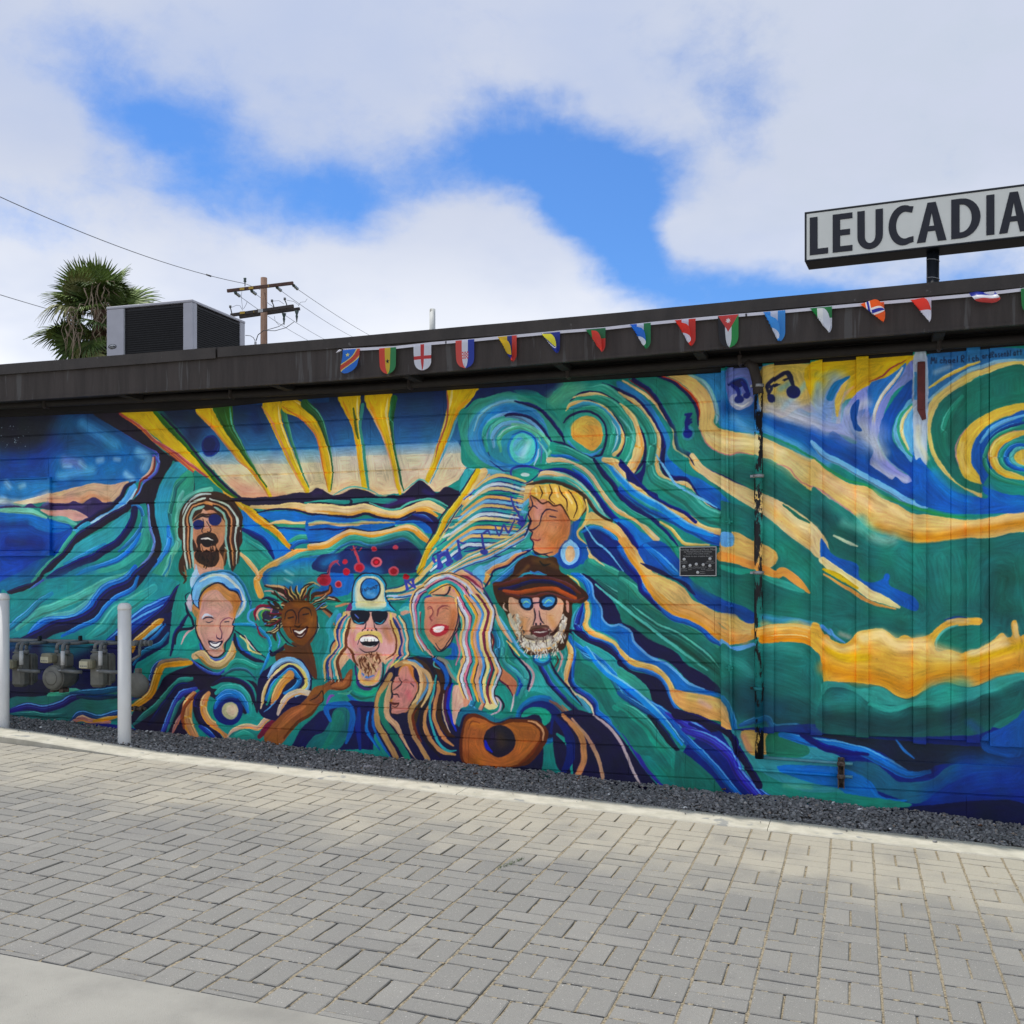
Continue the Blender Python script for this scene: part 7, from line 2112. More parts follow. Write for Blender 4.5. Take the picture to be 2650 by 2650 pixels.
for py in (998, 1232, 1482, 1782):
    z = Pd(1963, py, 7.412).z; b = MB(); b.lathe([(.0315, -.012), (.038, -.010), (.038, .010), (.0315, .012)], 16, Matrix.Translation((xd, 7.412, z)))
    b.box(xd-.055, xd-.03, 7.405, 7.44, z-.008, z+.008); o = b.build('strap', M_STEEL if py < 1600 else M_PEEL, ds); o.location = -ds.location
cd = empty('thin_conduit', wl(1885, 1980), 'thin mural-painted conduit running down the boards and turning right near the gravel', 'conduit')
b = MB()
xc_ = Pd(1886, 1500, 7.44).x; zc0 = Pd(1911, 1990, 7.47).z; xe = Pd(2172, 2000, 7.47).x
b.tube([(xc_-.015, 7.44, Pd(1880, 950, 7.44).z), (xc_-.01, 7.44, 2.3), (xc_, 7.44, 1.6), (xc_+.014, 7.44, .9), (xc_+.02, 7.44, .52), (xc_+.03, 7.475, .46), (xc_+.036, 7.478, zc0+.05), (xc_+.045, 7.478, zc0+.012), (xc_+.075, 7.478, zc0), (xc_+.3, 7.478, zc0-.004), (xe+.03, 7.478, zc0-.012)], .0105, 8)
o = b.build('pipe_run', M_WALL, cd); o.location = -cd.location
for z in (1.93, 1.35, .92):
    bb = MB(); bb.box(xc_-.022, xc_+.030, 7.428, 7.462, z-.008, z+.008, .003); bb.box(xc_-.004, xc_+.012, 7.424, 7.43, z-.02, z+.02, .002); o = bb.build('clip', M_WALL, cd); o.location = -cd.location
M_CBL = mat('light_blue_conduit_paint', (.10, .30, .50), .5, .3, 6, col2=(.12, .42, .45))
c2_ = empty('lower_conduit', wl(2080, 1975), 'short horizontal conduit from the downpipe foot to the rusty bracket', 'conduit')
z2 = Pd(2100, 1970, 7.47).z
b = MB(); b.tube([(xd+.03, 7.478, z2+.006), (xe, 7.478, z2-.004), (xe+.085, 7.478, z2-.007)], .0105, 8); o = b.build('pipe_run', M_CBL, c2_); o.location = -c2_.location
b = MB(); b.tube([(xe+.0, 7.478, zc0-.012), (xe+.085, 7.478, zc0-.014)], .0108, 8); o = b.build('pipe_stub', M_CBL, c2_); o.location = -c2_.location
M_RUST = mat('rusty_strut', (.055, .038, .03), .8, .4, 25, .4, 90, col2=(.16, .12, .10))
br = empty('strut_bracket', (xe, 7.46, .3), 'small rusty slotted steel strut holding the two conduits low on the wall', 'bracket')
b = MB(); z0_, z1_ = Pd(2176, 2040, 7.47).z, Pd(2176, 1961, 7.47).z
xs0 = Pd(2168, 2000, 7.46).x; b.box(xs0, xs0+.007, 7.455, 7.495, z0_, z1_, .001); b.box(xs0+.036, xs0+.043, 7.455, 7.495, z0_, z1_, .001); b.box(xs0+.007, xs0+.036, 7.488, 7.495, z0_, z1_, .001)
o = b.build('channel', M_RUST, br); o.location = -br.location
for z in (z2-.004, zc0-.012):
    b = MB(); b.box(xs0-.004, xs0+.047, 7.447, 7.456, z-.014, z+.014, .002); b.tube([(xs0+.02, 7.43, z), (xs0+.02, 7.45, z)], .006, 6); o = b.build('clamp', M_RUST, br); o.location = -br.location
b = MB(); p = Pd(1905, 1935, 7.49); b.tube([(p.x, 7.475, p.z-.09), (p.x+.012, 7.465, p.z-.04), (p.x+.018, 7.468, p.z+.01), (p.x+.035, 7.46, p.z+.05)], .005, 5)
tag(b.build('loose_wire', M_WALL), 'short loose wire poking out below the boards beside the thin conduit', 'wire')

# rust red wooden bracket at the top of the pale batten
pa, pb = Pd(2374, 938, 7.43), Pd(2396, 1062, 7.43)
b = MB(); b.box(pa.x, Pd(2394, 940, 7.43).x, 7.405, 7.443, pb.z, pa.z, .003)
v0 = len(b.v); x0, x1 = pa.x+.002, Pd(2394, 940, 7.43).x
b.add([(x0, 7.405, pb.z), (x1, 7.405, pb.z), (x1, 7.443, pb.z), (x0, 7.443, pb.z), (x0+.028, 7.405, pb.z-.062), (x1+.006, 7.405, pb.z-.056), (x1+.006, 7.443, pb.z-.056), (x0+.028, 7.443, pb.z-.062)], [(0,1,5,4),(1,2,6,5),(2,3,7,6),(3,0,4,7),(4,5,6,7)])
tag(b.build('wooden_bracket', M_RED), 'dark red strip of wood fixed to the pale batten under the eave', 'bracket')

# ---------------------------------------------------------------- plaque
def text_mesh(txt, size, name, m, parent, loc, bold=0., align='CENTER', extr=.0008, rot=R(90)):
    cu = bpy.data.curves.new(name, 'FONT'); cu.body = txt; cu.size = size; cu.align_x = align; cu.extrude = extr; cu.offset = bold; cu.resolution_u = 2
    o = bpy.data.objects.new('tmp', cu); COL.objects.link(o); dg = bpy.context.evaluated_depsgraph_get(); me = bpy.data.meshes.new_from_object(o.evaluated_get(dg)); bpy.data.objects.remove(o)
    me.transform(Matrix.Rotation(rot, 4, 'X')); me.name = name; me.materials.clear(); r = link_mesh(name, me, m, parent); r.location = loc; return r
p0, p1 = Pd(1759, 1415, 7.48), Pd(1854, 1490.5, 7.48); pw, ph = p1.x-p0.x, p0.z-p1.z
pq = empty('plaque', ((p0.x+p1.x)/2, 7.48, (p0.z+p1.z)/2), 'black plaque with silver rim and white lettering and dots on the mural', 'plaque')
b = MB(); b.box(-pw/2, pw/2, 0, .018, -ph/2, ph/2, .002); b.build('plate', M_BLACK, pq)
rw = pw*.018; b = MB(); b.box(-pw/2, pw/2, -.003, 0, ph/2-rw, ph/2); b.box(-pw/2, pw/2, -.003, 0, -ph/2, -ph/2+rw); b.box(-pw/2, -pw/2+rw, -.003, -.0002, -ph/2+rw, ph/2-rw); b.box(pw/2-rw, pw/2, -.003, -.0002, -ph/2+rw, ph/2-rw); b.build('rim', M_SILV, pq)
def pl(x, y): return (((x-265)/(1570-265)-.5)*pw, -.0015, (.5-(y-210)/(1250-210))*ph)   # photo crop position -> plate
k = ph/1040
for txt, x, y, s in (('Encinitas Historical Music Mural', 915, 345, 92), ('by Michael Richard Rosenblatt', 915, 415, 70), ('Founder of Rosenblatt Studios', 915, 485, 58), ('Tribute to our creative heroes', 915, 575, 72),
    ('MICHAEL', 425, 755, 50), ('SCHMITT', 425, 815, 50), ('ROBERT', 420, 1018, 50), ('COWAN', 420, 1085, 50), ('SEMISI', 640, 975, 48), ("MA'U", 640, 1040, 48), ('SCOTT', 860, 925, 50), ('CLAYTON', 865, 985, 50),
    ('CANDYE', 1105, 955, 50), ('KANE', 1105, 1025, 50), ('GERHARD', 1345, 750, 48), ('NANCARROW', 1345, 812, 46), ('JACK', 1340, 1005, 50), ('TEMPCHIN', 1340, 1068, 50), ('WALLY', 1085, 1110, 48), ('PAGETT', 1085, 1180, 48)):
    text_mesh(txt, s*k*1.15, 'lettering', M_LET, pq, pl(x, y), bold=0.)
for x, y in ((427, 655), (417, 915), (640, 878), (860, 830), (1105, 850), (1343, 640), (1342, 890), (912, 1125)):
    b = MB(); b.lathe([(54*k, 0), (54*k, .002)], 16, Matrix.Translation(pl(x, y)) @ Matrix.Rotation(R(90), 4, 'X')); b.build('dot', M_SILV, pq)
# ---------------------------------------------------------------- bollards
def bollard(pxc, py_base, py_top, w, label):
    a = (pxc-CX)/F; bb = (py_base-HZ)/F; s = a*CT-ST; Z = H/(bb-.0445*s) ; p = Wd(pxc, py_base, Z); r = w/F*Z/2; hgt = (py_base-py_top)/F*Z
    t = empty('bollard', (p.x, p.y, p.z), label, 'bollard', 'white pipe bollards guarding the gas meters')
    b = MB(); b.lathe([(r, -.25), (r, 0), (r, hgt-.055)], 28); b.build('post', M_WHITE, t)
    b = MB(); b.lathe([(r*.995, hgt-.0548), (r*1.045, hgt-.054), (r*1.05, hgt-.040), (r*.98, hgt-.022), (r*.78, hgt-.008), (r*.45, hgt-.001), (.001, hgt)], 28); b.build('cap', M_WHITE, t)
bollard(6.5, 1894, 1534.6, 33, 'white round-topped bollard cut off by the left edge of the picture')
bollard(322.2, 1926, 1560, 33.3, 'white round-topped bollard right of the gas meters, in front of the mural')

# ---------------------------------------------------------------- gas meters
def M3(px, py): return (px*.20704, 1600+py*.20704)
mf = empty('gas_manifold', Pd(200, 1660, 7.4), 'grey horizontal gas pipe with elbows and valves feeding the meters', 'gas pipe')
def mpart(mb, name, m=M_PIPE): o = mb.build(name, m, mf); o.location = -mf.location; return o
zp = lambda px: Pd(px, 1660, 7.38).z
mp = [Pd(px, py, 7.38) for px, py in ((-120, 1654), (0, 1656.5), (200, 1660.5), (385, 1664))]
b = MB(); b.tube(mp, .017, 10); mpart(b, 'header_pipe')
for px in (352, 368, 378, 388): p = Pd(px, 1664, 7.38); b = MB(); b.tube([(p.x-.011, p.y, p.z), (p.x+.011, p.y, p.z)], .025 if px != 368 else .030, 10); mpart(b, 'fitting')
p = Pd(356, 1664, 7.36); b = MB(); b.tube([(p.x, p.y-.06, p.z), (p.x, p.y+.02, p.z)], .022, 10); b.tube([(p.x+.02, p.y, p.z), (p.x+.02, p.y, p.z-.06), (p.x+.02, p.y-.0, p.z-.10), (p.x-.04, p.y-.02, p.z-.14), (p.x-.10, p.y-.02, p.z-.14)], .013, 8); mpart(b, 'drop_pipe')
def gas_meter(px, kind, label, dialpx=None):
    # px: photo column of the body front; the body stands about 0.25 m off the wall
    yf = 7.14; c = Pd(px, 1730, yf); t = empty('gas_meter', (c.x, yf, c.z), label, 'gas meter', 'gas meters under the header pipe')
    def P_(mb, name, m=M_METER, par=None): return mb.build(name, m, par or t)
    if kind == 'box':
        w, h0, h1 = .125, -.155, .125
        b = MB(); b.box(-w/2, w/2, 0, .10, h0, h1, .024); P_(b, 'body')
        b = MB(); b.box(-w/2+.006, w/2+.004, .10, .125, h0+.01, h1-.01, .004); P_(b, 'flange')
        b = MB(); b.box(-w/2+.010, w/2-.004, .125, .20, h0+.02, h1-.012, .02); P_(b, 'rear_body')
        b = MB(); b.box(-.10, .02, -.065, .0, .0, .075, .012); P_(b, 'index_housing', M_TAN)
        b = MB(); b.box(-.095, -.012, -.071, -.0655, .006, .062, .003); o = P_(b, 'dial_cover', M_CREAM)
        for k in range(4): b = MB(); b.box(-.082+k*.017, -.072+k*.017, -.0725, -.0712, .018, .028); P_(b, 'dial', M_PIPE, o)
        b = MB(); b.box(-.06, .03, .02, .07, h1, h1+.012, .004); P_(b, 'top_flange')
        ports = (-.045, .05); topz = h1
    else:
        b = MB(); b.lathe([(.10, 0), (.104, .006), (.104, .012), (.098, .016), (.082, -.004)][::-1], 28, Matrix.Translation((0, .0, -.075)) @ Matrix.Rotation(R(90), 4, 'X')); P_(b, 'front_disc')
        b = MB(); b.lathe([(.085, -.045), (.097, -.03), (.10, -.002), (.10, .0), (.096, .13), (.08, .19)], 28, Matrix.Translation((0, 0, -.075)) @ Matrix.Rotation(R(-90), 4, 'X')); P_(b, 'body')
        b = MB(); b.lathe([(.03, -.052), (.05, -.049), (.06, -.0455)], 20, Matrix.Translation((0, 0, -.075)) @ Matrix.Rotation(R(-90), 4, 'X')); P_(b, 'boss')
        b = MB(); b.box(-.06, .075, .03, .15, .0, .12, .02); P_(b, 'upper_body')
        b = MB(); b.box(-.105, .005, -.05, .03, .045, .125, .012); P_(b, 'index_housing', M_TAN)
        b = MB(); b.box(-.098, -.018, -.056, -.0505, .050, .098, .003); o = P_(b, 'dial_cover', M_CREAM)
        for k in range(4): b = MB(); b.box(-.088+k*.017, -.078+k*.017, -.0575, -.0562, .06, .07); P_(b, 'dial', M_PIPE, o)
        b = MB(); b.box(-.07, -.03, .02, .10, -.20, -.165, .003); b.box(.02, .06, .02, .10, -.20, -.165, .003); P_(b, 'foot', M_RUST)
        ports = (-.03, .075); topz = .12
    zh = Pd(px, 1660, 7.38).z-c.z
    for i, x in enumerate(ports):
        b = MB(); b.tube([(x, .06, topz-.005), (x, .06, topz+.028)], .021, 8); P_(b, 'union', M_PIPE)
        b = MB(); b.tube([(x, .06, topz+.028), (x, .06, zh-.03), (x+.004, .062, zh-.010), (x+.02, .075, zh), (x+.06, .12, zh), (x+.06, .235, zh)], .0145, 8); P_(b, 'riser', M_PIPE)
    # regulator pipe with its bright label, to the right and in front
    xr = ports[1]+.035
    b = MB(); b.tube([(xr, .04, zh), (xr, -.01, zh+.004), (xr, -.03, zh-.01), (xr, -.035, zh-.035), (xr, -.035, zh-.20)], .0145, 10); o = P_(b, 'service_pipe', M_PIPE)
    b = MB(); b.tube([(xr, -.036, zh-.055), (xr, -.036, zh-.17)], .0165, 10); P_(b, 'label_sleeve', M_SILV, o)
    b = MB(); b.tube([(xr-.012, -.035, zh-.215), (xr+.10, -.030, zh-.222), (xr+.16, .0, zh-.225)], .015, 8); P_(b, 'lower_pipe', M_PIPE)
    b = MB(); b.tube([(xr-.038, -.036, zh-.215), (xr-.01, -.036, zh-.215)], .009, 8); P_(b, 'plug', M_STEEL)
    b = MB(); b.box(xr-.05, xr-.03, .20, .235, zh+.012, zh+.055, .004); b.box(xr-.062, xr-.02, .21, .222, zh+.03, zh+.037, .002); P_(b, 'shutoff_valve', M_BLACK)
gas_meter(42, 'box', 'box-shaped grey gas meter directly beside the bollard at the left edge')
gas_meter(142, 'round', 'grey gas meter with a large round front disc, between the two box-shaped meters')
gas_meter(245, 'box', 'box-shaped grey gas meter nearest the second bollard, cream dial on its left')
t = empty('gas_meter', Pd(353, 1773, 7.30), 'dark round back of a meter half hidden behind the right bollard', 'gas meter', 'gas meters under the header pipe')
b = MB(); b.lathe([(.07, -.03), (.095, -.015), (.104, .0), (.104, .012), (.095, .03), (.07, .07)], 28, Matrix.Rotation(R(-90), 4, 'X')); b.build('body', M_METER, t)
b = MB(); b.box(-.02, .02, .0, .05, .09, .135, .006); b.build('neck', M_METER, t)
p = Pd(345, 1833, 7.42); b = MB()
for i, (dx_, r_) in enumerate(((-.02, .016), (.02, .022), (.05, .016), (.08, .024), (.11, .014))): b.tube([(p.x+dx_-.012, 7.42, p.z), (p.x+dx_+.012, 7.42, p.z)], r_, 8)
b.tube([(p.x-.05, 7.42, p.z), (p.x+.12, 7.42, p.z)], .010, 8); b.tube([(p.x+.03, 7.42, p.z), (p.x+.03, 7.50, p.z)], .012, 8)
wt = empty('water_fitting', p, 'small brown water valve fitting low on the wall right of the right bollard', 'valve'); o = b.build('valve_body', M_RUST, wt); o.location = -wt.location
b = MB(); q = (p.x+.015, 7.37, p.z-.05); b.lathe([(.001, -.008), (.008, -.003), (.008, .003), (.001, .008)], 8, Matrix.Translation(q)); o = b.build('white_cap', M_WHITE, wt); o.location = -wt.location

# ---------------------------------------------------------------- string of pennants on the fascia
YR = DF-.026
bt = empty('pennant_string', Pd(1700, 840, YR), 'white ribbon of small national flag pennants stretched along the brown fascia', 'bunting')
RIB = [(886, 906), (1025, 899), (1116, 889), (1227, 880), (1337, 869.5), (1449, 859), (1567, 850), (1684, 837), (1800, 826), (1911, 816), (2032, 806), (2153, 795), (2288, 783), (2397, 774), (2500, 765), (2580, 757), (2650, 749), (2750, 738), (3050, 706)]
rp = [Pd(px, py, YR+.004*math.sin(px*.01)) for px, py in RIB]
b = MB(); rr = [[(p.x, p.y, p.z-.010), (p.x, p.y, p.z+.010), (p.x, p.y+.0015, p.z+.010), (p.x, p.y+.0015, p.z-.010)] for p in rp]
b.prism(None, rr); o = b.build('ribbon', M_RIB, bt); o.location = -bt.location
b = MB(); p = rp[0]; b.tube([(p.x, p.y-.002, p.z), (p.x-.02, p.y-.006, p.z-.004), (p.x-.045, p.y-.01, p.z-.018)], [.002, .008, .002], 6); o = b.build('ribbon_end', M_RIB, bt); o.location = -bt.location
for px, py in ((886, 906), (1154, 886), (1931, 815)):
    p = Pd(px, py, YR-.002); b = MB(); b.box(p.x-.005, p.x+.005, p.y-.002, p.y+.001, p.z-.009, p.z+.009, .001); o = b.build('staple', M_BLACK, bt); o.location = -bt.location
def flag_canvas(cmds, base):
    c = Canvas(96, 144, lambda x, y: np.stack([np.asarray(x, float)*.96, np.asarray(y, float)*1.44], 1), base); c.run(cmds); return np.clip(c.im*1.12+.02, 0, 1)
def star(cx, cy, r, col, k=5, r2=.42):
    return 'F X %s 0 ' % col + ' '.join('%.1f,%.1f' % (cx+(r if i % 2 == 0 else r*r2)*math.sin(i*math.pi/k), cy-(r if i % 2 == 0 else r*r2)*math.cos(i*math.pi/k)*.67) for i in range(2*k))
def vbars(*cs):
    n = sum(w for c, w in cs); x = 0; out = []
    for c, w in cs: out.append('F X %s 0 %.1f,0 %.1f,0 %.1f,100 %.1f,100' % (c, x, x+w*100/n, x+w*100/n, x)); x += w*100/n
    return '\n'.join(out)
chk = '\n'.join('F X c82838 0 %d,%d %d,%d %d,%d %d,%d' % (35+i*7, 42+j*5, 42+i*7, 42+j*5, 42+i*7, 47+j*5, 35+i*7, 47+j*5) for i in range(5) for j in range(5) if (i+j) % 2 == 0)
FL = [ # x left, x right, top row, bottom row, fold, art, base, words
 (887, 931, 906, 967, 'skew', 'S X e0c850 34 105,-4 70,40 -5,78\nS X c0402c 24 105,-4 70,40 -5,78\n'+star(30, 22, 14, 'e0d060'), '1c68c8', 'blue pennant with a red diagonal band edged yellow and a yellow star'),
 (981, 1025, 902, 970, 0, vbars(('d04030', 1), ('d8c838', 1), ('2a8048', 1))+'\n'+star(50, 52, 15, '141414'), 'd04030', 'red, yellow and green pennant with a black star'),
 (1070, 1116, 893, 961, 0, 'F X c03030 0 40,0 60,0 60,100 40,100\nF X c03030 0 0,44 100,44 100,57 0,57', 'd4d6e2', 'white pennant with a red cross'),
 (1179, 1227, 882, 955, 0, vbars(('d04a40', 1), ('d4d6e2', 1), ('2038a0', 1))+'\ne X e8e0e4 0 52,54 18,13\n'+chk, 'd04a40', 'red, white and blue pennant with a small chequered shield'),
 (1288, 1337, 872, 943, 1, vbars(('d8cc30', 2), ('26307c', 1), ('c83c34', 1)), 'd8cc30', 'yellow, navy and red pennant with its left edge folded over'),
 (1400, 1449, 863, 924, 1.15, 'F X e0d840 0 0,0 60,100 0,100\nS X d8dce8 5 8,0 68,100', '1e3090', 'navy and yellow pennant folded so a yellow corner shows'),
 (1515, 1567, 853, 920, 1.1, 'F X c83c34 0 0,40 100,40 100,100 0,100\ne X c8b040 4 55,40 20,14', '1f6a40', 'green over red pennant with a round yellow emblem'),
 (1630, 1684, 840, 911, 1, vbars(('2068c8', 1), ('ccd2e0', 1), ('1f7a48', 1)), '2068c8', 'light blue, white and green pennant with a folded corner'),
 (1746, 1800, 829, 904, 1, vbars(('cc3024', 1), ('ccd0e0', 1), ('cc3024', 1)), 'cc3024', 'red, white and red pennant with a folded corner'),
 (1858, 1911, 818, 902, 0, vbars(('16161c', 1), ('d0d4da', 1), ('248c44', 1))+'\nF X c43c38 0 0,0 100,0 50,52\n'+star(50, 17, 14, 'e8e8ec', 7, .5), 'd0d4da', 'black, white and green pennant with a red triangle and a white star'),
 (1975, 2032, 808, 891, .9, vbars(('3a90d8', 1), ('ccd2e0', 1), ('3a90d8', 1))+'\ne X c8a040 0 50,48 8,6', '3a90d8', 'sky blue and white pennant with a tiny sun'),
 (2096, 2153, 798, 874, 1.2, 'F X d8dae2 0 0,38 100,38 100,66 0,66\nF X c8ccd8 0 0,66 100,66 100,100 0,100', '1c7a3c', 'green and white pennant blown into a twist'),
 (2225, 2288, 787, 853, 1.5, 'F X e0e0ea 0 26,0 56,0 56,100 26,100\nF X 26309c 0 34,0 48,0 48,100 34,100\nF X e0e0ea 0 0,26 100,26 100,46 0,46\nF X 26309c 0 0,32 100,32 100,41 0,41', 'e05a24', 'orange red pennant with a blue and white cross, flipped up by the wind'),
 (2356, 2410, 776, 848, 1.3, vbars(('d83a30', 1), ('d0d2de', 1.4)), 'd83a30', 'red and white pennant twisted by the wind'),
 (2492, 2580, 760, 798, 'blow', 'F X d8dae6 0 0,33 100,33 100,66 0,66\nF X d04a48 0 0,66 100,66 100,100 0,100', '1c2a94', 'blue, white and red pennant blown out sideways'),
 (2642, 2700, 747, 815, 0, vbars(('1c7a3c', 1), ('d8dae6', 1), ('c83c34', 1)), '1c7a3c', 'green edged pennant cut off by the right edge of the picture')]
for fi, (xl, xr, yt, yb, fold, art, base, words) in enumerate(FL):
    A, B, Cc = Pd(xl, yt, YR-.004), Pd(xr, yt-(xr-xl)*.09, YR-.004), Pd(xl, yb, YR-.004); w = B.x-A.x; hh_ = A.z-Cc.z
    nx, nz = 12, 16; v = []; fcs = []; uv = []
    def outline(t):      # half width of the rounded pennant at relative depth t
        return 1.0 if t < .66 else math.sqrt(max(0, 1-((t-.66)/.345)**2))*.93+.07
    for j in range(nz+1):
        t = j/nz; ow = outline(t)
        for i in range(nx+1):
            s = (i/nx-.5)*ow+.5; x, z = s, t; y = .006*math.sin(s*5+fi)*t
            if fold == 'skew': x = s-.30*t*t; y -= .010*t*math.sin(s*3)
            elif fold == 'blow': x = s*.75+.18+.22*t; z = t*.8; y -= .05*t*math.sin(3.1*t)+.02*math.sin(s*6)
            elif fold:
                # fold line from the top left corner down towards the bottom right; whatever lies left of it turns over to the right
                fx, fz = .80*fold, 1.0; L = math.hypot(fx, fz); nx_, nz_ = fz/L, -fx/L; d = x*nx_+(z-.02)*nz_
                if d < 0: x -= 2*d*nx_*.92; z -= 2*d*nz_*.92; y = -.006-.055*min(1, -d*2.2)+.01*math.sin(z*6)
                else: y += -.004*math.exp(-d*20)
            else: x = s+(.10*t*t if i < nx/2 else .0); y -= .006*t
            v.append((x*w+(z if fold == 'blow' else 0)*0, y, -z*hh_ + (x*w)*(B.z-A.z)/w)); uv.append((i/nx, 1-t))
    for j in range(nz):
        for i in range(nx): a_ = j*(nx+1)+i; fcs.append((a_, a_+nx+1, a_+nx+2, a_+1))
    me = bpy.data.meshes.new('pennant'); me.from_pydata(v, [], fcs); ul = me.uv_layers.new(name='UVMap')
    for lp in me.loops: ul.data[lp.index].uv = uv[lp.vertex_index]
    me.polygons.foreach_set('use_smooth', [True]*len(fcs))
    fm = bpy.data.materials.new('pennant_cloth_%d' % fi); fm.use_nodes = True; n_ = fm.node_tree; bs = n_.nodes['Principled BSDF']
    ti = n_.nodes.new('ShaderNodeTexImage'); ti.image = make_image('pennant_print_%d' % fi, flag_canvas(art, base)); ti.extension = 'EXTEND'; n_.links.new(ti.outputs[0], bs.inputs['Base Color']); bs.inputs['Roughness'].default_value = .4
    tr = n_.nodes.new('ShaderNodeBsdfTranslucent'); n_.links.new(ti.outputs[0], tr.inputs['Color']); mx = n_.nodes.new('ShaderNodeMixShader'); mx.inputs[0].default_value = .35
    n_.links.new(bs.outputs[0], mx.inputs[1]); n_.links.new(tr.outputs[0], mx.inputs[2]); n_.links.new(mx.outputs[0], n_.nodes['Material Output'].inputs['Surface'])
    o = link_mesh('pennant', me, fm, bt, label=words); o.location = A-bt.location

# ---------------------------------------------------------------- rooftop condenser
DH = 9.5; zt1 = Pd(497, 774, DH).z; x0h, x1h = Pd(276, 790, DH).x, Pd(497, 774, DH).x; aR = (634-CX)/F; yR_ = x1h*(aR*ST+CT)/(aR*CT-ST)
hw, hd = x1h-x0h, yR_-DH; z0h = roof_at(x0h)[1]-.01; hh2 = zt1-z0h
hv = empty('air_conditioner', (x0h, DH, z0h), 'grey rooftop air conditioner with dark coil grilles above the left end of the roof', 'air conditioner')
zl = Pd(276, 790, DH).z-zt1
b = MB(); pw_ = hw*.43*.5; cw = .038*hw/.9
b.box(0, hw*.205, 0, .03, 0, hh2-.03, .004); b.build('access_panel', M_HVAC, hv)
b = MB(); b.box(hw*.205+.018, hw*.895, .012, .03, .0, hh2-.045); o = b.build('front_grille', M_COIL, hv)
b = MB()
for i in range(46): b.box(hw*.205+.02, hw*.893, .004, .0118, .02+i*(hh2-.07)/46, .024+i*(hh2-.07)/46)
b.box(hw*.5, hw*.505, .002, .0038, 0, .02); b.build('louvre', mat('louvre_edge', (.010, .010, .011), .8), o, kind='stuff')
b = MB(); b.box(hw*.897, hw, .0, .03, 0, hh2-.03, .004); b.box(hw*.97, hw, .031, hd*.09, 0, hh2-.03, .004); b.build('corner_post', M_HVAC, hv)
b = MB(); b.box(hw-.028, hw-.012, hd*.095, hd*.90, 0, hh2-.045); o = b.build('side_grille', M_COIL, hv)
b = MB()
for i in range(46): b.box(hw-.0118, hw-.004, hd*.10, hd*.90, .02+i*(hh2-.07)/46, .024+i*(hh2-.07)/46)
b.build('louvre', bpy.data.materials['louvre_edge'], o, kind='stuff')
b = MB(); b.box(hw-.03, hw, hd*.905, hd, 0, hh2-.03, .004); b.build('corner_post', M_HVAC, hv)
b = MB(); b.box(-.004, hw+.004, -.004, hd+.004, hh2-.0295, hh2, .005); b.build('lid', M_HVAC, hv)
b = MB(); b.box(.001, .03, .035, hd, 0, hh2-.03); b.box(.035, hw-.035, hd-.03, hd-.001, 0, hh2-.03); b.box(.035, hw-.032, .034, .05, 0, hh2-.04); b.box(.03, hw-.03, .05, hd-.04, -.0, .05); b.build('cabinet', M_HVAC, hv)
b = MB(); b.box(hw*.212, hw*.218, -.003, .018, 0, hh2-.03, .001); b.build('trim_strip', M_STEEL, hv)
lz = Pd(292, 897, DH).z-z0h
b = MB(); b.lathe([(1, 0), (1, .003)], 28, Matrix.Translation((hw*.07, -.0005, lz)) @ Matrix.Diagonal((.052, 1, .026, 1)) @ Matrix.Rotation(R(90), 4, 'X')); o = b.build('badge', M_SIGNBK, hv)
b = MB(); b.lathe([(1, 0), (1, .002)], 28, Matrix.Translation((hw*.07, -.0036, lz)) @ Matrix.Diagonal((.046, 1, .021, 1)) @ Matrix.Rotation(R(90), 4, 'X')); b.build('badge_field', M_SILV, o)
text_mesh('Carrier', .030, 'badge_lettering', M_SIGNBK, o, (hw*.07, -.0062, lz-.009), bold=.0008)
M_VENT = mat('white_vent_paint', (.58, .59, .56), .6, .08, 12, .2, 60, spots=((.05, .055, .05), 9, .60))
p = Wd(1119, 853, 11.5); r_ = 15.5/F*11.5/2; ht_ = (853-800)/F*11.5
vp = empty('vent_pipe', (p.x, p.y, roof_at(p.x)[1]-.01), 'white plastic vent pipe standing on the roof behind the pennants', 'pipe'); ztop = p.z+ht_-vp.location.z
b = MB(); b.lathe([(r_*1.25, 0), (r_*1.2, p.z-vp.location.z+.0), (r_, p.z-vp.location.z+.01), (r_, ztop), (r_*.82, ztop), (r_*.82, ztop-.1)], 18); b.build('pipe', M_VENT, vp)

# ---------------------------------------------------------------- roof sign
ZS = 12.0; A = Wd(2082, 677, ZS); top = Wd(2078, 549, ZS).z; sh = top-A.z; dl = R(4.9); dirv = Vector((math.cos(dl), -math.sin(dl), 0))
nrm = Vector((-math.sin(dl), -math.cos(dl), 0))
def s_of(px):     # distance along the sign for a photo column
    a = (px-CX)/F; # X/Z of A + s*dir = a
    Xa, Za = A.x*CT+A.y*ST, -A.x*ST+A.y*CT; Xd, Zd = dirv.x*CT+dirv.y*ST, -dirv.x*ST+dirv.y*CT
    return (a*Za-Xa)/(Xd-a*Zd)
sp_ = s_of(2408); SL = max(2*sp_, s_of(2650)+.12); STH = .36
sg = empty('roof_sign', A, 'long cream sign box on a pole over the roof reading LEUCADIA in dark capitals', 'sign'); sg.rotation_euler = (0, 0, -dl)
fr = .022
b = MB(); b.box(0, SL, .012, STH, 0, sh, .006); b.build('box', M_SIGNBK, sg)
b = MB(); b.box(0, SL, 0, .0115, sh-fr, sh, .003); b.box(0, SL, 0, .0115, 0, fr*.8, .003); b.box(0, fr, 0, .0115, fr*.8+.001, sh-fr-.001, .003); b.box(SL-fr, SL, 0, .0115, fr*.8+.001, sh-fr-.001, .003); b.build('frame', M_SIGNBK, sg)
b = MB(); b.box(fr, SL-fr, .006, .0118, fr*.8, sh-fr); b.build('face_panel', M_SIGNF, sg)
zb_s, zt_s = sh*.115, sh*.885-.005; LH = zt_s-zb_s
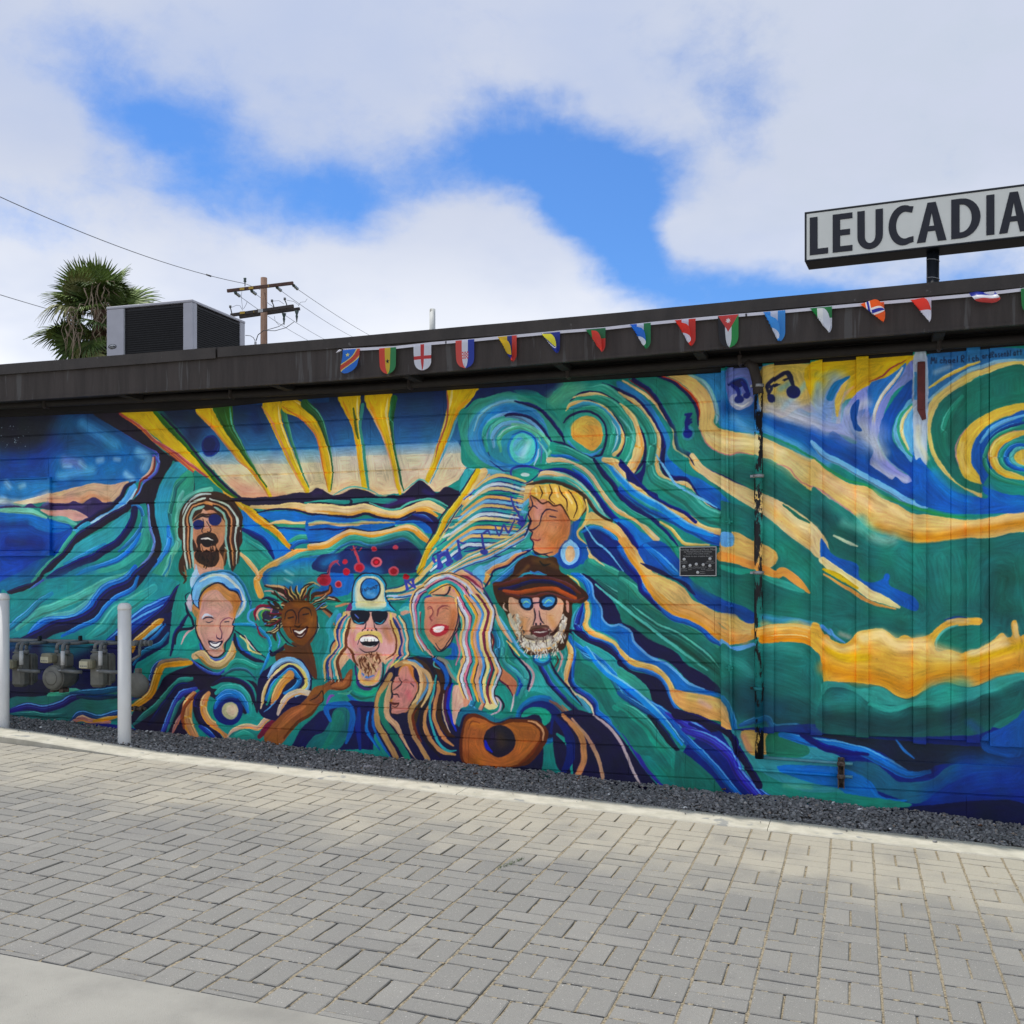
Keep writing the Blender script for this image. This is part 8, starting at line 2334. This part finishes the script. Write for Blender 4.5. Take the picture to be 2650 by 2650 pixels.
def arc(cx, cy, rx, ry, a0, a1, n=14): return [(cx+rx*math.cos(R(a0+(a1-a0)*i/n)), cy+ry*math.sin(R(a0+(a1-a0)*i/n))) for i in range(n+1)]
def glyph(ch):   # unit box, counter-clockwise outer outline then hole
    s = .26
    if ch == 'L': return [[(0,0),(.98,0),(.98,.155),(.42,.155),(.42,1),(0,1)]]
    if ch == 'E': return [[(0,0),(1,0),(1,.15),(.38,.15),(.38,.43),(.88,.43),(.88,.58),(.38,.58),(.38,.85),(1,.85),(1,1),(0,1)]]
    if ch == 'I': return [[(0,0),(1,0),(1,1),(0,1)]]
    if ch == 'A': return [[(0,0),(.29,0),(.375,.27),(.62,.27),(.71,0),(1,0),(.64,1),(.36,1)], [(.415,.40),(.50,.74),(.585,.40)]]
    if ch == 'U': return [[(0,1),(0,.33)]+arc(.5,.33,.5,.345,180,360)+[(1,1),(.71,1),(.71,.34)]+arc(.5,.32,.205,.175,0,-180)+[(.29,1)]]
    if ch == 'D': return [[(0,0),(.30,0)]+arc(.34,.5,.66,.5,-90,90)+[(0,1)], [(.29,.15),(.29,.85),(.34,.85)]+arc(.34,.5,.36,.35,90,-90)]
    if ch == 'C': return [[(.985,.955)]+arc(.60,.5,.60,.515,66,294,24)+[(.985,.045),(.985,.195)]+arc(.66,.5,.36,.345,290,70,20)+[(.93,.80)]]
for ch, a_, b_ in (('L', 2095.5, 2144), ('E', 2154.8, 2206), ('U', 2218.7, 2285), ('C', 2299.4, 2365), ('A', 2372.7, 2449.5), ('D', 2461.6, 2537.6), ('I', 2552.4, 2573.6), ('A', 2585.4, 2662)):
    cu = bpy.data.curves.new('letter', 'CURVE'); cu.dimensions = '2D'; cu.fill_mode = 'BOTH'; cu.extrude = .003
    sa, sb = s_of(a_), s_of(b_)
    for loop in glyph(ch):
        sp = cu.splines.new('POLY'); sp.points.add(len(loop)-1); sp.use_cyclic_u = True
        for q, (x, y) in zip(sp.points, loop): q.co = (sa+x*(sb-sa), zb_s+y*LH, 0, 1)
    o = bpy.data.objects.new('t', cu); COL.objects.link(o); me = bpy.data.meshes.new_from_object(o.evaluated_get(bpy.context.evaluated_depsgraph_get())); bpy.data.objects.remove(o)
    me.transform(Matrix.Rotation(R(90), 4, 'X')); me.materials.clear(); o = link_mesh('letter', me, M_LETTER, sg); o.location = (0, .0025, 0)
pr = 29.6/F*12.2/2; pz = roof_at(0)[1]-A.z-.02
b = MB(); b.tube([(sp_+.02, STH/2, pz), (sp_+.02, STH/2, 0)], pr, 20); o = b.build('pole', M_SIGNBK, sg)
for z in (-.10, -.30, -.50): b = MB(); b.lathe([(pr+.001, 0), (pr+.007, .006), (pr+.001, .012)], 20, Matrix.Translation((sp_+.02, STH/2, z)) @ Matrix.Rotation(R(12), 4, 'Y')); b.build('cable_wrap', M_STEEL, sg)

# ---------------------------------------------------------------- utility pole and wires
ZP = 45.0
def U(px, py, dz=0.): return Wd(px, py, ZP+dz)
base = U(683.5, 1480); pt = U(683, 719)
up = empty('utility_pole', (base.x, base.y, ground_z(base.x)), 'brown wooden utility pole with two crossarms behind the air conditioner', 'utility pole')
def upart(mb, name, m): o = mb.build(name, m, up); o.location = -up.location; return o
b = MB(); b.tube([(pt.x, pt.y, ground_z(base.x)), (pt.x, pt.y, pt.z)], [.19, .135], 14); upart(b, 'pole', M_POLE)
def arm(p0, p1, hgt, m, dz=-.22):
    a_, b_ = U(*p0, dz), U(*p1, dz-.3); d = (b_-a_); L = d.length; d.normalize(); ang = math.atan2(d.y, d.x); tilt = math.asin(d.z)
    M = Matrix.Translation(a_) @ Matrix.Rotation(ang, 4, 'Z') @ Matrix.Rotation(-tilt, 4, 'Y'); bb = MB(); bb.box(0, L, -.05, .05, -hgt/2, hgt/2, .006, M); return bb
upart(arm((588, 753), (759, 732.5), .13, M_ARM), 'upper_crossarm', M_ARM)
upart(arm((597, 816), (760, 792), .13, M_ARM2, -.3), 'lower_crossarm', M_ARM2)
upart(arm((620, 821), (776, 799), .12, M_ARM2, .25), 'rear_crossarm', M_ARM2)
for px, py in ((626, 747.5), (649, 745), (689, 740), (627, 809), (651, 807), (696, 800.5)):
    p = U(px, py, -.42); b = MB(); b.box(p.x-.10 if py < 760 else p.x-.12, p.x+.12, p.y-.01, p.y, p.z-.05, p.z+.05); upart(b, 'tag_plate', M_YEL)
p = U(673, 804, -.5); b = MB(); b.box(p.x-.14, p.x+.14, p.y-.01, p.y, p.z-.07, p.z+.07); upart(b, 'number_plate', M_SILV)
for (a_, b_) in (((608, 757), (621, 767)), ((650, 752), (663, 762)), ((715.5, 742.5), (728, 753)), ((758, 737), (771, 749))):
    p, q = U(*a_, -.3), U(*b_, .8); b = MB()
    n = 6; pts = [p+(q-p)*i/n for i in range(n+1)]; b.tube(pts, [.05, .075, .05, .075, .05, .075, .03], 8); upart(b, 'strain_insulator', M_INS)
p = U(634, 741, -.25); b = MB(); b.tube([p, p+Vector((0, 0, .15)), p+Vector((0, 0, .20)), p+Vector((0, 0, .26)), p+Vector((0, 0, .33)), p+Vector((0, 0, .36))], [.02, .02, .07, .05, .07, .04], 8); upart(b, 'pin_insulator', M_INS)
for (px, py), (qx, qy) in (((596, 793), (600, 812)), ((704, 778), (710, 798)), ((737, 773), (744, 795))):
    p, q = U(px, py, -.5), U(qx, qy, -.5); b = MB(); b.tube([p+Vector((0, 0, .04)), p+Vector((0, 0, -.05)), p+Vector((0, 0, -.06)), (p+q)/2, q], [.05, .055, .025, .025, .025], 8); upart(b, 'lightning_arrester', M_PIPE)
for px, py in ((735, 810), (768, 803)):
    p = U(px, py, -.1); b = MB(); b.tube([p+Vector((0, 0, -.02)), p+Vector((0, 0, -.2)), p+Vector((0, 0, -.24)), p+Vector((0, 0, -.40)), p+Vector((0, 0, -.5))], [.10, .04, .06, .03, .02], 8); upart(b, 'cable_terminator', M_INS)
b = MB(); p = U(661, 895); b.tube([(p.x, p.y, 0), p, U(661, 884)], .05, 8); upart(b, 'riser_conduit', M_SILV)
def wire(name, pts, r, label, **kw):
    b = MB(); b.tube(pts, r, 5, cap=False); return tag(b.build(name, M_WIRE), label, 'wire', **kw)
b = MB()
for pts in ([(662, 882), (667, 868), (680, 857), (705, 850), (722, 845), (735, 836)], [(663, 882), (668, 866), (682, 855), (712, 856), (740, 848), (762, 832)], [(635, 868), (648, 869), (656, 874), (660, 882)]):
    b.tube([U(x, y, -.4) for x, y in pts], .014, 5)
for pts in ([(627, 745), (625, 762), (625, 775), (628, 800)], [(600, 795), (612, 790), (621, 791), (628, 803)], [(708, 779), (722, 778), (735, 787)], [(742, 777), (760, 780), (774, 790)], [(772, 792), (778, 782), (790, 781), (795, 773)], [(640, 780), (636, 790), (630, 800)], [(710, 818), (712, 830), (722, 842)]):
    b.tube([U(x, y, -.4) for x, y in pts], .008, 4)
upart(b, 'jumper_cable', M_WIRE)
def sag(p, q, s, n=14): return [p+(q-p)*i/n - Vector((0, 0, s*4*(i/n)*(1-i/n))) for i in range(n+1)]
wire('overhead_wire', sag(Wd(-160, 434, 26), U(634, 734, -.25), .35, 20)[:], .012, 'thin dark overhead wire rising from the upper crossarm to the upper left')
wire('overhead_wire', sag(U(634, 734, -.25), Wd(690, 756, 60), .0, 4), .012, 'short wire continuing behind the upper crossarm beside the pole top')
wire('overhead_wire', sag(Wd(-160, 712, 24), Wd(330, 850, 50), .1, 12), .010, 'faint overhead wire passing behind the palm tree at the left')
for i, (p0, p1, lb) in enumerate((((771, 749), (1010, 895), 'rightmost thin wire slanting down from the end of the upper crossarm'), ((728, 753), (930, 880), 'thin wire from the right half of the upper crossarm down to the roof line'),
    ((621, 767), (820, 892), 'thin wire from the left end of the upper crossarm running behind the pole'), ((663, 762), (860, 888), 'thin wire from the upper crossarm just left of the pole'))):
    wire('overhead_wire', sag(U(*p0, .8), Wd(*p1, 78), .15, 10), .011, lb)
M_PB = M_INS
q0_, q1_ = Wd(-160, 434, 26), U(634, 734, -.25); t_ = min((i/400 for i in range(401)), key=lambda t: abs(CX+F*((q0_+(q1_-q0_)*t).x*CT+(q0_+(q1_-q0_)*t).y*ST)/(-(q0_+(q1_-q0_)*t).x*ST+(q0_+(q1_-q0_)*t).y*CT)-540)); p = q0_+(q1_-q0_)*t_-Vector((0, 0, .35*4*t_*(1-t_))); b = MB(); b.tube([p-Vector((.1, 0, -.04)), p+Vector((.1, 0, -.04))], .035, 6); tag(b.build('wire_splice', M_WIRE), 'small dark splice on the overhead wire in the sky', 'splice')

# ---------------------------------------------------------------- fan palm
M_FR = [mat('palm_green', (.11, .18, .03), .5, .35, 3, col2=(.22, .31, .07)), mat('palm_dark_green', (.06, .11, .025), .5, .35, 3, col2=(.13, .20, .045)), mat('palm_yellow_green', (.19, .21, .06), .55, .3, 3, col2=(.28, .27, .10))]
M_DEAD = mat('dead_frond', (.19, .13, .085), .9, .3, 4, col2=(.34, .26, .19)); M_TRUNK = mat('palm_trunk', (.13, .075, .05), .95, .3, 6, .5, 30)
M_STALK = mat('seed_stalk', (.32, .25, .18), .9, .2, 6)
ZT = 30.0; pc = Wd(258, 800, ZT)
palm = empty('fan_palm', (pc.x, pc.y, ground_z(pc.x)), 'shaggy fan palm with green fronds and hanging dead ones behind the roof at left', 'palm tree')
def ppart(mb, name, m): o = mb.build(name, m, palm); o.location = -palm.location; return o
b = MB(); b.tube([(pc.x+.05, pc.y, ground_z(pc.x)), (pc.x+.02, pc.y, pc.z-3), (pc.x, pc.y, pc.z-.9), (pc.x+.04, pc.y, pc.z+.1)], [.28, .22, .24, .16], 14); ppart(b, 'trunk', M_TRUNK)
def frond_mesh(name, n, span, ln, droop, seed, m, tear=.0, pet=.9):
    r = random.Random(seed); b = MB(); b.tube([(0, 0, 0), (pet*.5, 0, .03), (pet, 0, 0)], [.018, .014, .011], 4)
    for i in range(n):
        a_ = -span/2+span*i/(n-1)+r.uniform(-.02, .02); L = ln*(.80+.28*math.cos(a_*.9))*r.uniform(.86, 1.06); wdt = .062+.030*L
        dr = droop*(1+r.uniform(-.3, .6)); c_, s_ = math.cos(a_), math.sin(a_); px_, py_ = -s_, c_; fold_ = .02*(1 if i % 2 else -1)
        prof = [(.0, .25), (.35, 1.0), (.62, .9), (.84, .42), (1.0, .03)]; v = []; n0 = len(b.v)
        for t, w in prof:
            rr_ = L*t; z = -dr*L*max(0, t-.45)**2*2.2 + fold_*w; sway = r.uniform(-.012, .012)*t
            v += [(pet+rr_*c_+px_*wdt*w*.5, rr_*s_+py_*wdt*w*.5+sway, z-.008), (pet+rr_*c_, rr_*s_+sway, z+.012*w), (pet+rr_*c_-px_*wdt*w*.5, rr_*s_-py_*wdt*w*.5+sway, z-.008)]
        f = []
        for k_ in range(len(prof)-1): q = k_*3; f += [(q, q+1, q+4, q+3), (q+1, q+2, q+5, q+4)]
        b.add(v, f)
    me = b.mesh(name); me.materials.append(m); return me
FR = [frond_mesh('frond', 30, 3.3, 1.02, .30, 1, M_FR[0]), frond_mesh('frond', 32, 3.9, .98, .45, 2, M_FR[1]), frond_mesh('frond', 28, 3.2, .92, .8, 3, M_FR[2]), frond_mesh('frond', 30, 3.0, 1.05, .22, 4, M_FR[0]), frond_mesh('frond', 26, 3.2, .9, 1.1, 5, M_FR[1])]
DF_ = [frond_mesh('dead_frond', 18, 1.5, .62, 1.6, 6, M_DEAD, pet=.7), frond_mesh('dead_frond', 14, 1.1, .66, 1.0, 7, M_DEAD, pet=.6)]
def put_frond(me, dirv_, roll, scale, name='frond', org=None):
    d = Vector(dirv_).normalized(); up_ = Vector((0, 0, 1)); y = up_.cross(d)
    y = Vector((0, 1, 0)) if y.length < .05 else y.normalized(); z = d.cross(y); Mr = Matrix((d, y, z)).transposed().to_4x4()
    o = bpy.data.objects.new(name, me); COL.objects.link(o); o.parent = palm
    o.matrix_local = Matrix.Translation((org or (pc+Vector((0, 0, 0))))-palm.location) @ Mr @ Matrix.Rotation(roll, 4, 'X') @ Matrix.Scale(scale*.88, 4)
rp_ = random.Random(23); tocam = Vector((-pc.x, -pc.y, 0)).normalized(); side = Vector((tocam.y, -tocam.x, 0))   # side points to the picture's left
def pdir(a_, f_): return -side*math.cos(R(a_))*(1-abs(f_)) + Vector((0, 0, 1))*math.sin(R(a_))*(1-abs(f_)*.6) + tocam*f_
for a_, f_, s_, k_ in ((88, .1, 1.0, 3), (112, .05, 1.02, 0), (132, .1, 1.0, 0), (70, .1, .95, 0), (58, -.1, .9, 3), (150, .3, .9, 2), (20, .15, 1.05, 0), (8, -.1, 1.1, 3), (35, -.2, .9, 1), (165, .1, 1.0, 0), (178, .25, 1.05, 2), (192, .1, 1.12, 3), (205, .3, 1.0, 1),
    (150, -.2, .95, 1), (100, -.4, .9, 1), (45, .5, .7, 1), (120, .6, .7, 0), (80, .6, .65, 1), (215, .1, 1.0, 4), (228, .3, .95, 2), (-12, .2, 1.0, 2), (-25, .0, .95, 4), (240, .5, .9, 1), (-40, .3, .9, 4)):
    put_frond(FR[k_], pdir(a_+rp_.uniform(-5, 5), f_), rp_.uniform(-.35, .35) + (R(75) if f_ < .35 and rp_.random() < .6 else 0), s_*rp_.uniform(.86, 1.0), org=pc+Vector((0, 0, rp_.uniform(-.25, .1) - (.45 if a_ > 190 or a_ < 0 else 0))))
for i in range(34):
    az = rp_.uniform(0, 2*math.pi); el = R(rp_.uniform(-35, 75)); d = (math.cos(el)*math.cos(az), math.cos(el)*math.sin(az), math.sin(el))
    put_frond(FR[rp_.choice([1, 1, 4, 0])], d, rp_.uniform(-.8, .8), rp_.uniform(.6, .85), org=pc+Vector((0, 0, rp_.uniform(-.5, .1))))
for i in range(56):
    az = rp_.uniform(0, 2*math.pi); el = R(rp_.uniform(-85, -45)); d = (math.cos(el)*math.cos(az), math.cos(el)*math.sin(az), math.sin(el))
    put_frond((FR[2], FR[4], DF_[0], DF_[1], FR[1])[i % 5], d, rp_.uniform(-1, 1), rp_.uniform(.6, .85), 'dead_frond' if i % 5 in (2, 3) else 'frond', org=pc+Vector((rp_.uniform(-.45, .45), rp_.uniform(-.3, .3), -.55-rp_.random()*.9)))
b = MB()
for i in range(46):
    sx0 = rp_.gauss(.0 if i % 3 else .75, .17 if i % 3 else .15); o_ = pc+side*sx0+tocam*rp_.uniform(.65, .95); z0 = pc.z+(rp_.uniform(-.5, .75) if i % 3 else rp_.uniform(-.9, -.1)); L = rp_.uniform(.25, 1.2)**1.0
    q_ = [Vector((o_.x*.7+pc.x*.3, o_.y*.7+pc.y*.3, z0+.02)), Vector((o_.x, o_.y, z0-.02))]+[Vector((o_.x+rp_.gauss(0, .09), o_.y+rp_.gauss(0, .05), z0-L*t)) for t in (.3, .65, 1)]
    k_ = rp_.uniform(.6, 1.3); b.tube(q_, [.012*k_, .016*k_, .012*k_, .017*k_, .004], 4)
ppart(b, 'seed_stalks', M_STALK)

# ---------------------------------------------------------------- small litter and weeds
M_WEED = mat('weed_green', (.06, .10, .025), .7, .3, 30)
def ground_pt(px, py):
    a, bb = (px-CX)/F, (py-HZ)/F; s = a*CT-ST; Z = H/(bb-.0445*s); return Wd(px, py, Z)
p = ground_pt(1322, 2236); b = MB(); rw_ = random.Random(4)
for i in range(90):
    t = rw_.uniform(-1, 1); x0 = p.x+.09*t*.35; y0 = p.y+.11*t; r_ = .012+.02*(1-abs(t)); an = rw_.uniform(0, 6.28); hx = rw_.uniform(.006, .022)
    b.add([(x0, y0, p.z-.004), (x0+.004*math.sin(an), y0+.004*math.cos(an), p.z-.004), (x0+r_*math.cos(an), y0+r_*math.sin(an), p.z+hx)], [(0, 1, 2)])
tag(b.build('weed', M_WEED), 'small green weed growing in a joint of the pavers', 'weed', kind='thing')
M_LEAF = mat('dry_leaf', (.12, .06, .03), .9, .3, 30)
for px, py, lb in ((1230, 2012, 'brown dry leaf lying on the gravel below the guitar'), (2536, 2148, 'dry brown leaf on the gravel near the right edge'), (1872, 2053, 'brown leaf on the gravel at the wall foot left of the conduits'), (745, 1948, 'brown leaf on the gravel below the painted raised arm')):
    p = ground_pt(px, py+3); b = MB(); r_ = random.Random(px); s_ = .028
    b.add([(p.x+s_*math.cos(k*1.05)*r_.uniform(.5, 1), p.y+s_*math.sin(k*1.05)*r_.uniform(.5, 1), p.z+.035+.008*(k % 2)) for k in range(6)]+[(p.x, p.y, p.z+.03)], [(k, (k+1) % 6, 6) for k in range(6)]); tag(b.build('dry_leaf', M_LEAF), lb, 'leaf')
for px, py, lb in ((960, 1995, 'crumpled white scrap of paper on the gravel below the long-haired figures'), (560, 1906, 'small white scrap on the gravel left of the painted arm')):
    p = ground_pt(px, py+3); b = MB(); r_ = random.Random(px)
    for k in range(5): x0 = p.x-.06+k*.025; b.add([(x0, p.y+r_.uniform(-.01, .01), p.z+.030), (x0+.028, p.y+.012, p.z+.036+r_.uniform(0, .01)), (x0+.012, p.y-.012, p.z+.045+r_.uniform(0, .012))], [(0, 1, 2)])
    tag(b.build('paper_scrap', M_RIB), lb, 'litter')
